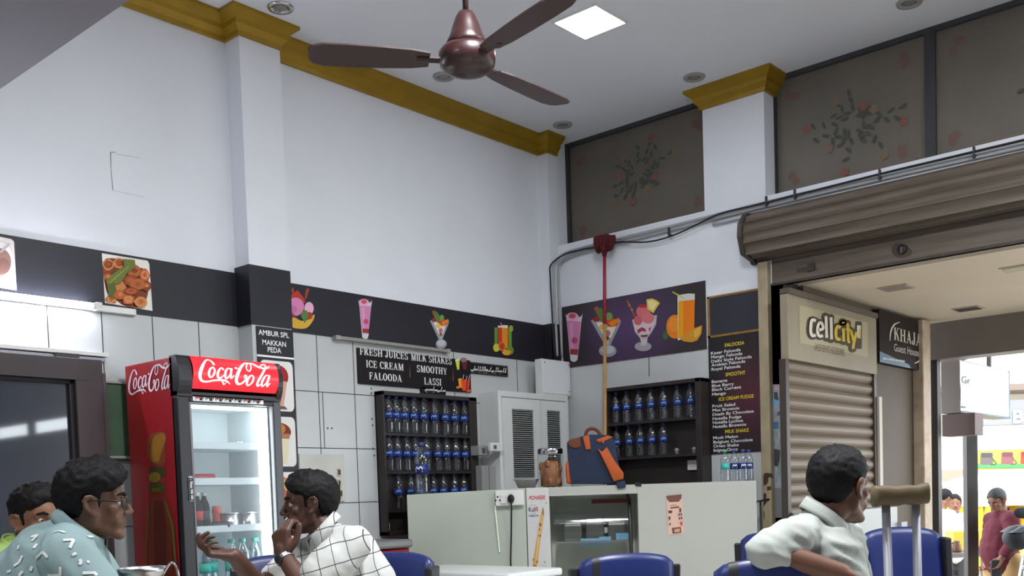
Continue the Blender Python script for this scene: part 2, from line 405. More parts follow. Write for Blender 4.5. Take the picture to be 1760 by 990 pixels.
# upper windows: dark painted glass with worn flower sprays
FRM = mat('window_black_frame', (52, 52, 56), .6, var=.2, scale=4)
WGL = mat('painted_dark_glass', (102, 97, 88), .5, spec=.4, var=.14, scale=2.5)
def window(n, y0, y1, flowers, seed, diag=False):
    zb_ = SILL-.03
    m = MB(); X = WX; f = .035
    m.box((X+.005, y0, zb_), (X+.02, y1, CZ), WGL)
    r = struct(m.build('window_%d' % n))
    g = MB()
    g.box((X-.02, y0, zb_), (X+.03, y0+f, CZ), FRM); g.box((X-.02, y1-f, zb_), (X+.03, y1, CZ), FRM)
    g.box((X-.019, y0, CZ-f), (X+.029, y1, CZ), FRM); g.box((X-.019, y0, zb_), (X+.029, y1, zb_+f+.02), FRM)
    g.build('window_frame', r)
    d = MB(); rr = random.Random(seed); PK = K(124, 82, 74); LF = K(70, 74, 68); OR = K(116, 98, 80); BD = K(108, 86, 78)
    for e in (.06, .09):                                   # worn border line
        a, b, c_, dd = y0+f+e, y1-f-e, zb_+f+e, CZ-f-e; w = .006
        for p, q_ in (((a, c_), (b, c_+w)), ((a, dd-w), (b, dd)), ((a, c_), (a+w, dd)), ((b-w, c_), (b, dd))):
            d.poly([(X+.004, p[0], p[1]), (X+.004, q_[0], p[1]), (X+.004, q_[0], q_[1]), (X+.004, p[0], q_[1])], mat('border_wear', (108, 94, 84), .6))
    k = 0
    for sy, sz in ((1, 1), (-1, 1), (1, -1), (-1, -1)):
        for t in range(3):
            yc = (y0+y1)/2+sy*((y1-y0)/2-.13-rr.random()*.07); zc = (zb_+CZ)/2+sz*((CZ-zb_)/2-.13-rr.random()*.06)
            d.poly([(X+.0035-k*.0001, yc+a*.9, zc+b) for a, b in blob(0, 0, .035, .03, 9, rr.random()*90)], BD); k += 1
    yc0, zc0 = flowers
    for t in range(16):
        an = R_(10+t*22+rr.random()*14); L = .1+.17*rr.random()
        dx, dz = math.cos(an)*L*1.25, math.sin(an)*L
        for u in (.5, .75, 1):
            yy, zz = yc0+dx*u, zc0+dz*u*.9+.02
            pts = blob(0, 0, .03, .012, 10, math.degrees(an)+rr.uniform(-60, 60))
            d.poly([(X+.003-k*.0001, yy+a, zz+b) for a, b in pts], LF); k += 1
        if t % 2 == 0:
            pts = [(math.cos(a)*(.03+.006*math.cos(5*a)), math.sin(a)*(.03+.006*math.cos(5*a))) for a in [j*math.pi/12 for j in range(24)]]
            d.poly([(X+.003-k*.0001, yc0+dx*1.15+a, zc0+dz*1.15+b) for a, b in pts], (PK, OR)[t//2 % 2]); k += 1
    d.build('painted_flowers', r)
    return r
fc = PX(1098, 305, WX); window(1, cL-.02, 5.42, (fc.y, fc.z), 3)
yA, yB = PX(1600, 160, WX).y, cR+.02
fc = PX(1472, 215, WX); window(2, yA, yB, (fc.y, fc.z), 5)
fc = PX(1790, 130, WX); window(3, yA-1.15, yA-.0, (fc.y-.2, fc.z), 8)
window(4, yA-2.3, yA-1.16, (yA-1.7, 3.8), 9)
window(5, -2.2, yA-2.31, (-1, 3.8), 10)

# recessed ceiling light panel, round downlights
LEDE = mat('led_panel_glow', (244, 248, 255), .5, emit=26)
t = thing('ceiling_light', 'square white LED light panel glowing in the grey ceiling right of the fan', 'ceiling light', (5.36, 3.9, CZ-.012))
a = V((5.36, 3.9)); h = .16
m = MB(); m.box((5.36-h, 3.9-h, CZ-.006), (5.36+h, 3.9+h, CZ-.001), LEDE); m.build('diffuser', t)
m = MB()
for s in (-1, 1):
    m.box((5.36+s*h, 3.9-h-.012, CZ-.014), (5.36+s*(h+.012), 3.9+h+.012, CZ), WPL); m.box((5.36-h, 3.9+s*h, CZ-.014), (5.36+h, 3.9+s*(h+.012), CZ), WPL)
m.build('frame', t)
LENS = mat('downlight_lens', (128, 126, 122), .35)
DLN = [((482, 12), 'beside the gold cornice above the pilaster'), ((763, 131), 'partly behind the fan motor'), ((967, 214), 'nearest the gold cornice corner'),
       ((1193, 132), 'beside the gold capped white column'), ((1563, 4), 'at the top right near the floral windows')]
for (px, py), w in DLN:
    p = PZ(px, py, CZ); t = thing('downlight', 'round unlit recessed ceiling downlight '+w, 'downlight', (p.x, p.y, CZ), 'unlit round downlights in the ceiling')
    m = MB(); m.lathe((p.x, p.y, CZ), [(.045, -.003), (.05, -.012), (.075, -.012), (.08, -.004), (.08, 0)], CHROME if px < 500 else GREYP, 28); m.build('trim_ring', t)
    m = MB(); m.lathe((p.x, p.y, CZ), [(.0001, -.006), (.03, -.007), (.047, -.004)], LENS, 24); m.build('lens', t)

# ceiling fan, at rest
fp = at(803, 100, 4.0); fx, fy, fz = fp
t = thing('ceiling_fan', 'dark brown three bladed ceiling fan hanging from a thin rod', 'ceiling fan', (fx, fy, fz))
m = MB(); m.lathe((fx, fy, fz), [(.001, -.062), (.05, -.06), (.085, -.05), (.108, -.03), (.112, -.01), (.112, .018), (.1, .034), (.07, .045), (.05, .05), (.001, .05)], BROWN, 36); m.build('motor', t)
m = MB(); m.lathe((fx, fy, fz), [(.078, .04), (.08, .06), (.066, .085), (.055, .12), (.042, .155), (.03, .175), (.012, .18), (.001, .18)], BROWN, 28); m.build('lower_canopy', t)
m = MB(); m.tube([(fx, fy, fz+.15), (fx, fy, CZ-.06)], .0125, BROWN, 12); m.build('down_rod', t)
m = MB(); m.lathe((fx, fy, CZ), [(.012, -.11), (.03, -.1), (.05, -.06), (.062, -.01), (.062, 0)], BROWN, 24); m.build('ceiling_canopy', t)
FBL = mat('fan_blade_brown', (66, 50, 50), .35, spec=.4)
def blade(px, py):
    p = PL(px, py, fp, (0, 0, 1)); d = V((p.x-fx, p.y-fy, 0)).normalized(); s = V((-d.y, d.x, 0)); pt = 0.16
    m = MB(); sec = [(.15, .045), (.22, .06), (.34, .068), (.46, .072), (.56, .07), (.6, .055), (.615, .03)]
    vs = []
    for r, w in sec:
        for e in (-1, 1):
            for k in (.003, -.003): vs.append(fp+d*r+s*(w*e)+V((0, 0, -.012+e*w*pt+k)))
    n = len(sec)
    fs = []
    for i in range(n-1):
        a, b = i*4, (i+1)*4
        fs += [(a, a+2, b+2, b), (a+1, b+1, b+3, a+3), (a, b, b+1, a+1), (a+2, a+3, b+3, b+2)]
    fs += [(0, 1, 3, 2), ((n-1)*4, (n-1)*4+2, (n-1)*4+3, (n-1)*4+1)]
    m.add(vs, fs, FBL, False); b = m.build('blade', t)
    m = MB(); m.obox(fp+d*.14+V((0, 0, -.012)), (d, s, ZV), (.06, .022, .004), BROWN)
    m.build('blade_bracket', b)
blade(640, 92); blade(925, 20); blade(930, 158)
# ---------------------------------------------------------------- printed banners and signs
# left banner, black with plates of food
BZ0, BZ1 = PY(407, 561, AY).z, PY(407, 470, AY).z
m = MB(); m.box((-.4, AY-.006, BZ0), (3.728, AY, BZ1), BLK)
bn = tag(m.build('wall_banner', bevel=0), 'long black wall banner with two food photos above the tube light', 'banner')
f4 = crop('Y', AY-.006, 0, 390, 4.304)
def rrect(x0, y0, x1, y1, r, sk=0):           # rounded rectangle, sk = fall of the right side
    o = []
    for cx, cy, a in ((x1-r, y0+r, -90), (x1-r, y1-r, 0), (x0+r, y1-r, 90), (x0+r, y0+r, 180)):
        for k in range(5):
            t = R_(a+90*k/4); x, y = cx+r*math.cos(t), cy+r*math.sin(t); o.append((x, y+sk*(x-x0)/(x1-x0)))
    return o
m = MB(); its = [(K(226, 222, 214), [(752, 195), (1090, 250), (1103, 275), (1127, 622), (776, 562)]), (K(122, 62, 34), crv([(760, 260), (860, 235), (985, 290), (1075, 320), (1098, 420), (1080, 540), (1010, 598), (900, 575), (830, 510), (784, 470)], 3, True))]
rr = random.Random(4); FRY = [K(172, 98, 44), K(196, 124, 66), K(150, 78, 36), K(204, 138, 84), K(128, 60, 30), K(182, 86, 52)]
for cx, cy, rx, ry in ((800, 280, 48, 40), (880, 270, 45, 40), (800, 370, 40, 24), (820, 540, 44, 36), (880, 440, 52, 42), (990, 330, 55, 45), (1065, 360, 40, 46), (960, 400, 60, 45), (1075, 440, 40, 40), (1010, 430, 60, 40), (880, 505, 50, 40), (940, 540, 46, 40), (1030, 560, 48, 40), (960, 480, 55, 30)):
    for s in (1, .72, .4):
        c = rr.choice(FRY)
        pts = [(cx+x*s*rr.uniform(.85, 1.12)+rr.uniform(-8, 8)*(1-s), cy+y*s*rr.uniform(.85, 1.12)-6*(1-s)) for x, y in blob(0, 0, rx, ry, 13)]
        its.append((c, [(max(754+(y-195)*.066, min(1100+(y-275)*.07, x)), max(205+(x-752)*.16, min(556+(x-776)*.17, y))) for x, y in pts]))
its += [(K(104, 112, 52), [(900, 240), (985, 248), (990, 300), (930, 340), (880, 420), (780, 440), (775, 395), (850, 330), (905, 300)]), (K(80, 92, 40), [(778, 430), (830, 410), (850, 470), (815, 530), (790, 500)])]
for k in range(5): its.append((K(140, 146, 70), [(800+k*28, 420-k*26), (830+k*26, 380-k*22), (836+k*26, 384-k*22), (806+k*28, 424-k*26)]))
draw(m, f4, its); m.build('printed_photo', bn)
m = MB(); its = [(K(214, 204, 200), [(-60, 60), (85, 92), (103, 110), (122, 470), (-60, 440)]), (K(196, 190, 186), blob(-6, 250, 112, 148, 24)), (K(222, 216, 212), blob(-6, 248, 104, 138, 24)), (K(146, 110, 98), blob(-10, 260, 92, 104, 20)), (K(128, 92, 84), blob(20, 290, 55, 60, 14))]
draw(m, f4, its); m.strip([(0, 190), (40, 150), (70, 125)], [16, 22, 14], f4, K(170, 168, 168), .005); m.build('printed_photo', bn)

# black wrap round the pilaster
m = MB(); m.box((3.722, PILY-.006, BZ0-.005), (PR+.004, PILY, BZ1+.03), BLK); m.box((3.722, PILY, BZ0-.005), (3.73, AY, BZ1+.03), BLK)
tag(m.build('wall_banner'), 'plain black banner piece wrapped round the white pilaster', 'banner')

# right half of the left wall banner: ice cream and juice glasses
z0, z1 = PY(700, 595, AY).z, PY(700, 520, AY).z
m = MB(); m.box((PR, AY-.006, z0), (6.755, AY, z1), BLK); m.box((6.752, 5.394, z0), (BX-.015, 5.4, z1), BLK); m.box((6.752, 5.394, z0), (6.76, AY, z1), BLK)
bn2 = tag(m.build('wall_banner'), 'black banner with four small ice cream and juice pictures above the white tiles', 'banner')
f5 = crop('Y', AY-.006, 480, 470, 4.19)
PINK, LPINK, HOT, YEL, ORG, GRN, DRED, CREAM, GLS = K(206, 128, 172), K(226, 168, 198), K(176, 78, 110), K(206, 164, 60), K(222, 128, 32), K(84, 122, 56), K(148, 44, 48), K(226, 216, 196), K(176, 178, 186)
def pic(parent, fn, its, name='printed_picture', extra=None):
    m = MB(); draw(m, fn, its)
    if extra: extra(m)
    m.build(name, parent)
pic(bn2, f5, [(K(150, 62, 40), [(85, 110), (98, 98), (112, 150), (98, 170)]), (K(140, 66, 40), [(188, 118), (206, 104), (216, 115), (196, 180), (180, 190)]), (K(178, 54, 40), [(78, 160), (130, 120), (170, 170), (190, 210), (120, 230)]),
    (PINK, blob(115, 240, 62, 66, 20)), (LPINK, blob(212, 252, 34, 46, 18)), (K(190, 110, 156), blob(100, 260, 26, 30, 14)), (DRED, [(78, 280), (110, 300), (100, 350), (80, 350)]),
    (YEL, crv([(82, 330), (110, 318), (150, 340), (200, 335), (250, 295), (240, 340), (190, 395), (110, 395), (86, 380)], 3, True)), (K(160, 60, 44), blob(212, 305, 24, 28, 12)), (GRN, [(160, 275), (195, 265), (205, 310), (180, 360), (165, 330), (150, 310)])])
def tall(fn, ox, oy, s):
    g = lambda p: [(ox+x*s, oy+y*s) for x, y in p]
    return [(K(206, 200, 206), g([(0, 10), (100, 10), (92, 60), (70, 280), (28, 280), (8, 60)])), (K(64, 52, 58), g(blob(50, 14, 48, 18, 18))), (LPINK, g(blob(40, 28, 36, 26, 16))), (K(190, 84, 96), g(blob(40, 22, 22, 16, 12))),
        (PINK, g([(10, 50), (90, 55), (74, 225), (28, 225)])), (K(214, 150, 190), g([(22, 60), (44, 60), (46, 215), (34, 215)])), (HOT, g(blob(54, 165, 18, 20, 12))), (K(150, 52, 52), g([(28, 215), (76, 218), (72, 250), (28, 246)])), (K(206, 206, 210), g([(28, 248), (74, 252), (66, 285), (50, 292), (32, 284)]))]
pic(bn2, f5, tall(f5, 568, 182, 1.0))
def sundae(g):
    return [(K(150, 154, 160), g([(0, 80), (30, 64), (60, 100), (110, 90), (138, 78), (130, 110), (98, 190), (84, 230), (70, 230), (52, 190), (14, 110)])), (CREAM, g([(24, 90), (120, 92), (92, 175), (62, 175)])), (K(150, 90, 60), g([(14, 14), (30, 0), (60, 70), (42, 84)])), (GRN, g([(24, 22), (46, 10), (74, 50), (70, 90), (46, 84)])),
        (K(196, 74, 46), g(blob(92, 92, 34, 24, 14))), (ORG, g([(80, 90), (128, 66), (134, 80), (96, 118)])), (K(120, 150, 76), g(blob(84, 58, 16, 22, 12))), (K(214, 190, 90), g(blob(58, 116, 20, 16, 12))), (DRED, g(blob(26, 74, 16, 14, 12))), (K(178, 110, 130), g(blob(76, 150, 14, 18, 12))), (K(140, 40, 44), g(blob(76, 176, 8, 10, 10))),
        (GLS, g([(72, 190), (84, 190), (86, 226), (70, 226)])), (K(150, 152, 160), g(blob(78, 246, 40, 34, 20))), (K(186, 188, 194), g(blob(78, 240, 30, 22, 18)))]
pic(bn2, f5, sundae(lambda p: [(1084+x, 262+y) for x, y in p]))
pic(bn2, f5, [(K(96, 140, 52), [(1548, 390), (1572, 388), (1572, 520), (1548, 520)]), (K(198, 60, 40), [(1574, 378), (1602, 378), (1604, 520), (1576, 520)]), (K(226, 140, 36), [(1600, 376), (1644, 378), (1646, 540), (1604, 540)]), (K(236, 222, 200), [(1600, 372), (1644, 374), (1644, 394), (1600, 392)]),
    (K(226, 220, 214), [(1572, 376), (1600, 377), (1600, 390), (1573, 390)]), (K(112, 150, 50), [(1646, 400), (1670, 400), (1672, 540), (1650, 540)]), (K(150, 170, 60), blob(1666, 398, 16, 24, 12)), (K(104, 144, 46), blob(1660, 555, 26, 30, 14)), (K(198, 196, 60), blob(1560, 535, 24, 30, 12)), (K(214, 130, 40), blob(1600, 525, 26, 34, 14)), (K(186, 58, 44), blob(1600, 525, 19, 26, 12)), (K(222, 160, 50), [(1598, 570), (1620, 545), (1668, 560), (1650, 590), (1615, 588)])],
    extra=lambda m: m.strip([(1588, 355), (1606, 385)], 4, f5, K(200, 200, 200), .006))
# long thin unlit batten under the banner
p0, p1 = PY(577, 580, AY-.03), PY(771, 606, AY-.03)
t = thing('light_batten', 'thin unlit grey light batten under the ice cream banner', 'light fitting', (p0.x, AY-.03, p0.z))
m = MB(); m.box((p0.x, AY-.045, p0.z-.012), (p1.x, AY, p0.z+.012), mat('batten_grey', (140, 138, 132), .4)); m.build('batten', t, bevel=.004)
m = MB(); m.box((p0.x-.01, AY-.048, p0.z-.014), (p0.x+.03, AY, p0.z+.014), GREYP); m.box((p1.x-.03, AY-.048, p0.z-.014), (p1.x+.005, AY, p0.z+.014), GREYP); m.build('end_cap', t)

# FRESH JUICES board
SY = AY-.015
f3 = crop('Y', SY, 600, 570, 6.069)
bx0, bx1 = PY(616, 640, SY).x, PY(809, 640, SY).x
bz1, bz0 = PY(700, 607, SY).z, PY(700, 666, SY).z
m = MB(); m.box((bx0, SY, bz0), (bx1, AY, bz1), mat('black_board', (22, 18, 20), .6, spec=.25))
sg = tag(m.build('menu_sign', bevel=.003), 'black board reading fresh juices, ice cream and milk shakes in white capitals', 'sign')
LW = K(232, 232, 230)
m = MB()
for txt, a, b, top in (('FRESH JUICES', (110, 240), (612, 298), 74), ('ICE CREAM', (176, 372), (566, 412), 76), ('FALOODA', (208, 498), (550, 528), 76), ('MILK SHAKES', (645, 300), (1068, 350), 72), ('SMOOTHY', (706, 420), (1020, 460), 72), ('LASSI', (782, 550), (960, 566), 72)):
    A, B = f3(*a, off=.003), f3(*b, off=.003); up = f3(a[0], a[1]-top, .003)-A
    B.z = A.z; up.x = 0; up.y = 0
    m = MB(); put(m, txt, A, B, up, LW, serif=True); m.build('lettering', sg)
m = MB(); its = [(K(206, 214, 60), [(1102, 290), (1150, 285), (1146, 395), (1126, 398)]), (K(224, 224, 216), [(1104, 290), (1152, 284), (1150, 302), (1106, 306)]), (K(96, 34, 50), [(1165, 290), (1230, 300), (1220, 400), (1185, 395)]), (K(140, 112, 110), blob(1190, 295, 34, 24, 16)),
    (K(226, 158, 40), [(1132, 492), (1170, 486), (1186, 590), (1146, 585)]), (K(222, 74, 40), [(1162, 500), (1222, 500), (1214, 618), (1178, 616)]), (K(206, 60, 44), [(1226, 510), (1256, 490), (1246, 600), (1222, 600)]), (K(222, 120, 40), blob(1130, 582, 18, 14, 12)), (K(220, 80, 36), blob(1240, 618, 24, 16, 12))]
draw(m, f3, its, .003)
for a in ((1180, 495, 1190, 448), (1215, 505, 1222, 460), (1240, 500, 1252, 455)): m.strip([(a[0], a[1]), (a[2], a[3])], 4, f3, WHT, .007)
for x, y in ((632, 410), (1082, 440)): m.poly([f3(x-4, y+60, .003), f3(x, y-70, .003), f3(x+5, y+50, .003), f3(x+3, y+80, .003)], K(136, 84, 60))
m.build('printed_drinks', sg)
def arabic(m, fn, x0, x1, y0, y1, h, seed, mtl, off):
    """a line of flowing joined script: uprights, bowls, loops and dots"""
    rr = random.Random(seed); x = x1; n = 0
    base = lambda x: y0+(y1-y0)*(x-x0)/(x1-x0)
    while x > x0+h*.2:
        w = h*rr.choice((.16, .26, .4, .5)); b = base(x); k = rr.randrange(5); lw = h*.11
        if k == 0: m.strip([(x, b-h*.72), (x-lw*.4, b-h*.3), (x-w*.2, b)], [lw, lw*.8, lw*1.1], fn, mtl, off)
        elif k == 1: m.strip(crv([(x, b-h*.2), (x-w*.2, b+h*.12), (x-w*.6, b+h*.16), (x-w, b-h*.1)]), lw, fn, mtl, off)
        elif k == 2:
            m.strip(crv([(x, b), (x-w*.4, b-h*.3), (x-w*.7, b-h*.15), (x-w*.4, b), (x-w, b)]), lw, fn, mtl, off)
        elif k == 3: m.strip(crv([(x, b-h*.7), (x-w*.5, b-h*.1), (x-w, b+h*.02)]), [lw]*11, fn, mtl, off)
        else: m.strip(crv([(x, b-h*.3), (x-w*.3, b), (x-w*.6, b-h*.22), (x-w, b)]), lw, fn, mtl, off)
        if rr.random() < .5: m.poly([fn(x-w*.5+a, b+(-h*.6 if n % 2 else h*.3)+c, off) for a, c in ((0, -h*.07), (h*.07, 0), (0, h*.07), (-h*.07, 0))], mtl)
        m.strip([(x+lw*.5, b), (x-w-lw*.5, base(x-w))], lw*.8, fn, mtl, off)
        x -= w+h*.05; n += 1
m = MB(); arabic(m, f3, 785, 1000, 610, 625, 60, 11, LW, .004)
tabz = MB(); a, b = f3(752, 640), f3(1010, 640); tabz.box((a.x, SY, a.z), (b.x, AY, f3(752, 575).z), mat('black_board', (34, 28, 30)))
tabo = tabz.build('script_tab', sg); m.build('script_lettering', tabo)
for n_, (xa, xb, ya, yb) in enumerate(((118, 752, 545, 635), (1010, 1278, 618, 660))):
    pass
# small script sign to its right
f3b = crop('Y', SY, 600, 570, 6.069)
a, b = f3(1264, 325), f3(1655, 350); zt_, zb_ = f3(1450, 335).z, f3(1450, 450).z
m = MB(); m.box((a.x, SY, zb_), (b.x, AY, zt_), mat('black_board', (34, 28, 30)))
s2 = tag(m.build('script_sign', bevel=.002), 'small dark plaque with white flowing script right of the juice board', 'sign')
m = MB(); arabic(m, f3, 1270, 1635, 400, 424, 62, 21, LW, .003); m.build('script_lettering', s2)
m = MB(); w_ = .006
for p, q in (((a.x+.004, zb_+.004), (b.x-.004, zb_+.004+w_)), ((a.x+.004, zt_-.004-w_), (b.x-.004, zt_-.004)), ((b.x-.004-w_, zb_), (b.x-.004, zt_))): m.box((p[0], SY-.003, p[1]), (q[0], SY, q[1]), K(70, 66, 62))
m.build('border', s2)

# AMBUR SPL sign and the strip of dessert photos on the pilaster
f1 = crop('Y', PILY-.008, 430, 460, 2.75)
xa, xb = PY(441, 600, PILY).x, PY(499, 600, PILY).x+.02
zt_, zb_ = PY(470, 564, PILY).z, PY(470, 612, PILY).z
m = MB(); m.box((xa, PILY-.008, zb_), (xb, PILY, zt_), BLK); s3 = tag(m.build('name_sign', bevel=0), 'small black sign with white words AMBUR SPL MAKKAN PEDA on the pilaster', 'sign')
m = MB()
fq = crop('Y', PILY-.008, 0, 390, 3.0)
for txt, a, b in (('AMBUR SPL', (1332, 555), (1490, 575)), ('MAKKAN', (1352, 606), (1474, 615)), ('PEDA', (1380, 645), (1450, 655))):
    A, B = fq(*a, off=.002), fq(*b, off=.002); B.z = A.z; h = (fq(a[0], a[1]-26, .002)-A).z
    m = MB(); put(m, txt, A, B, (0, 0, h), LW, .014); m.build('lettering', s3)
st_x1 = PY(508, 700, PILY).x
m = MB(); m.box((xa, PILY-.008, 1.0), (xb, PILY, zb_-.012), BLK); m.box((xa, PILY-.0085, zb_-.012), (xb, PILY, zb_), WHT)
s4 = tag(m.build('dessert_poster'), 'tall black strip of dessert photos in white squares right of the red fridge', 'poster')
PW = xb-xa-.03; zz = zb_-.03
DES = [[(K(150, 40, 40), blob(.55, .3, .3, .22)), (K(90, 50, 36), blob(.4, .16, .2, .08)), (K(206, 160, 140), [(.3, .4), (.8, .4), (.66, .9), (.44, .9)]), (K(120, 80, 70), [(.45, .9), (.7, .9), (.78, .96), (.4, .96)])],
       [(K(120, 56, 34), blob(.5, .3, .36, .18)), (K(196, 122, 60), blob(.45, .24, .24, .12)), (K(226, 214, 182), [(.2, .36), (.8, .36), (.7, .94), (.3, .94)]), (K(178, 120, 90), [(.18, .34), (.82, .34), (.8, .44), (.2, .44)])],
       [(K(196, 102, 82), blob(.55, .4, .3, .3)), (K(222, 170, 90), blob(.7, .25, .16, .14)), (K(178, 70, 60), [(.4, .5), (.7, .5), (.55, .84)]), (K(60, 60, 64), [(.36, .88), (.76, .84), (.8, .9), (.4, .94)])],
       [(K(206, 82, 60), blob(.5, .3, .26, .26)), (K(130, 152, 70), blob(.5, .62, .26, .22)), (K(60, 60, 64), [(.3, .9), (.7, .9), (.7, .95), (.3, .95)])]]
for k, D in enumerate(DES):
    hgt = PW*1.28; m = MB()
    g = lambda u, v, off=0: V((xa+.015+u*PW, PILY-.008-.001-off, zz-v*hgt))
    m.poly([g(x, y) for x, y in rrect(0, 0, 1, 1, .12)], K(226, 224, 220))
    for j, (c, p) in enumerate(D): m.poly([g(x, y, .001+j*.0004) for x, y in p], c)
    m.build('printed_photo', s4); zz -= hgt+.035

# right wall banner with a purple glow print
PUR = bpy.data.materials.new('purple_print'); PUR.use_nodes = True; nt = PUR.node_tree; b_ = nt.nodes['Principled BSDF']; b_.inputs['Roughness'].default_value = .4
tc = nt.nodes.new('ShaderNodeTexCoord'); mp = nt.nodes.new('ShaderNodeMapping'); mp.inputs['Location'].default_value = (0, 0, -.55); mp.inputs['Scale'].default_value = (1, 1.7, 2.2); gr = nt.nodes.new('ShaderNodeTexGradient'); gr.gradient_type = 'SPHERICAL'; rp = nt.nodes.new('ShaderNodeValToRGB')
rp.color_ramp.elements[0].color = (*lin((44, 36, 40)), 1); rp.color_ramp.elements[1].color = (*lin((84, 58, 104)), 1)
nt.links.new(tc.outputs['Object'], mp.inputs[0]); nt.links.new(mp.outputs[0], gr.inputs[0]); nt.links.new(gr.outputs[0], rp.inputs[0]); nt.links.new(rp.outputs[0], b_.inputs['Base Color'])
ya, yb = 5.38, PX(1214, 540, BX).y; za, zb_ = PX(1214, 600, BX).z, PX(1214, 482, BX).z
m = MB(); m.box((BX-.008, yb, za), (BX, ya, zb_), PUR)
b3 = tag(m.build('wall_banner'), 'dark purple banner with four large drink and ice cream pictures behind the broom', 'banner')
f6 = crop('X', BX-.008, 960, 480, 6.19)
pic(b3, f6, tall(f6, 76, 350, 1.82))
def sh(p, s=.0): return p
pic(b3, f6, sundae(lambda p: [(345+x*2.35, 282+y*1.95+(30 if False else 0)) for x, y in p]))
pic(b3, f6, [(K(150, 84, 54), [(722, 230), (744, 222), (826, 400), (808, 412)]), (K(204, 160, 110), [(745, 268), (757, 264), (764, 280), (752, 284)]), (K(204, 160, 110), [(775, 318), (787, 314), (794, 330), (782, 336)]),
    (K(182, 176, 182), [(784, 430), (1050, 380), (1040, 480), (990, 570), (950, 620), (945, 680), (885, 690), (868, 625), (815, 560)]), (K(206, 190, 196), [(800, 450), (1035, 420), (1000, 540), (930, 606), (870, 606), (820, 540)]), (K(204, 108, 114), blob(905, 345, 76, 70, 22)), (K(166, 52, 58), blob(900, 285, 52, 20, 16)), (K(196, 96, 104), blob(850, 440, 46, 50, 18)), (K(208, 116, 120), blob(955, 415, 68, 58, 22)),
    (K(160, 52, 70), [(840, 540), (890, 510), (930, 530), (935, 560), (890, 550), (850, 580)]), (K(178, 70, 90), [(960, 530), (995, 500), (975, 560)]), (K(120, 50, 40), [(870, 596), (960, 590), (945, 612), (890, 614)]), (K(214, 190, 92), [(940, 215), (1000, 205), (1050, 225), (1084, 255), (1012, 362), (950, 320)]), (K(232, 216, 150), [(955, 235), (1000, 222), (1060, 255), (1005, 335), (965, 300)]),
    (K(160, 156, 160), blob(905, 716, 90, 50, 24)), (K(190, 186, 190), [(885, 640), (945, 640), (940, 700), (885, 710)])])
pic(b3, f6, [(K(60, 100, 50), blob(1140, 600, 30, 48, 9)), (K(214, 122, 28), blob(1240, 505, 92, 128, 24)), (K(226, 140, 40), blob(1230, 480, 60, 80, 18)), (K(206, 204, 200), [(1268, 180), (1300, 165), (1380, 152), (1452, 155), (1452, 230), (1440, 610), (1270, 650)]), (K(222, 156, 18), [(1278, 236), (1452, 216), (1442, 600), (1272, 625)]), (K(226, 122, 22), [(1330, 232), (1452, 216), (1446, 590), (1330, 610)]),
    (K(198, 142, 40), [(1290, 625), (1450, 520), (1530, 490), (1524, 580), (1480, 650), (1420, 672), (1330, 660)]), (K(214, 170, 70), [(1440, 545), (1515, 505), (1505, 590), (1450, 630)])],
    extra=lambda m: m.strip([(1216, 135), (1345, 205)], 12, f6, K(206, 200, 70), .007))
# blank black panel with worn gold border, then the menu board
y1_, y0_ = PX(1216, 520, BX).y-.002, PX(1306, 520, BX).y
zt_, zb_ = PX(1216, 511, BX).z, PX(1216, 582, BX).z
m = MB(); m.box((BX-.008, y0_, zb_), (BX, y1_, zt_), mat('slate_panel', (40, 42, 50), .5))
s5 = tag(m.build('blank_board'), 'blank dark board with worn gold border above the falooda menu', 'sign')
m = MB(); GB = mat('worn_gold_tape', (140, 106, 46), .5, var=.3, scale=20)
m.box((BX-.011, y1_-.022, zb_), (BX-.008, y1_, zt_), GB); m.box((BX-.011, y0_, zt_-.014), (BX-.008, y1_, zt_), GB); m.box((BX-.011, y0_, zb_), (BX-.008, y1_, zb_+.016), GB); m.build('border', s5)
MRN = bpy.data.materials.new('maroon_print'); MRN.use_nodes = True; nt = MRN.node_tree; b_ = nt.nodes['Principled BSDF']; b_.inputs['Roughness'].default_value = .4
tc = nt.nodes.new('ShaderNodeTexCoord'); mp = nt.nodes.new('ShaderNodeMapping'); mp.inputs['Location'].default_value = (0, .45, -1.0); mp.inputs['Scale'].default_value = (1, 3.2, 2.4); gr = nt.nodes.new('ShaderNodeTexGradient'); gr.gradient_type = 'SPHERICAL'; rp = nt.nodes.new('ShaderNodeValToRGB')
rp.color_ramp.elements[0].color = (*lin((26, 20, 23)), 1); rp.color_ramp.elements[1].color = (*lin((78, 24, 40)), 1)
nt.links.new(tc.outputs['Object'], mp.inputs[0]); nt.links.new(mp.outputs[0], gr.inputs[0]); nt.links.new(gr.outputs[0], rp.inputs[0]); nt.links.new(rp.outputs[0], b_.inputs['Base Color'])
zm = PX(1223, 781, BX).z
m = MB(); m.box((BX-.008, y0_, zm), (BX, y1_, zb_-.001), MRN)
s6 = tag(m.build('menu_board'), 'tall maroon black menu board listing falooda, smoothy, ice cream fudge and milk shake', 'menu board')
f7 = crop('X', BX-.008, 1210, 570, 4.5)
m = MB(); YL = K(226, 202, 40)
for txt, a, b, hh in (('FALOODA', (163, 117), (313, 100), 26), ('SMOOTHY', (168, 345), (322, 330), 27), ('ICE CREAM FUDGE', (116, 535), (386, 510), 25), ('MILK SHAKE', (165, 784), (348, 776), 26)):
    A, B = f7(*a), f7(*b); A.z = B.z = (A.z+B.z)/2; m = MB(); put(m, txt, A, B, (0, 0, hh*.00097), YL, .008); m.build('heading', s6)
m = MB()
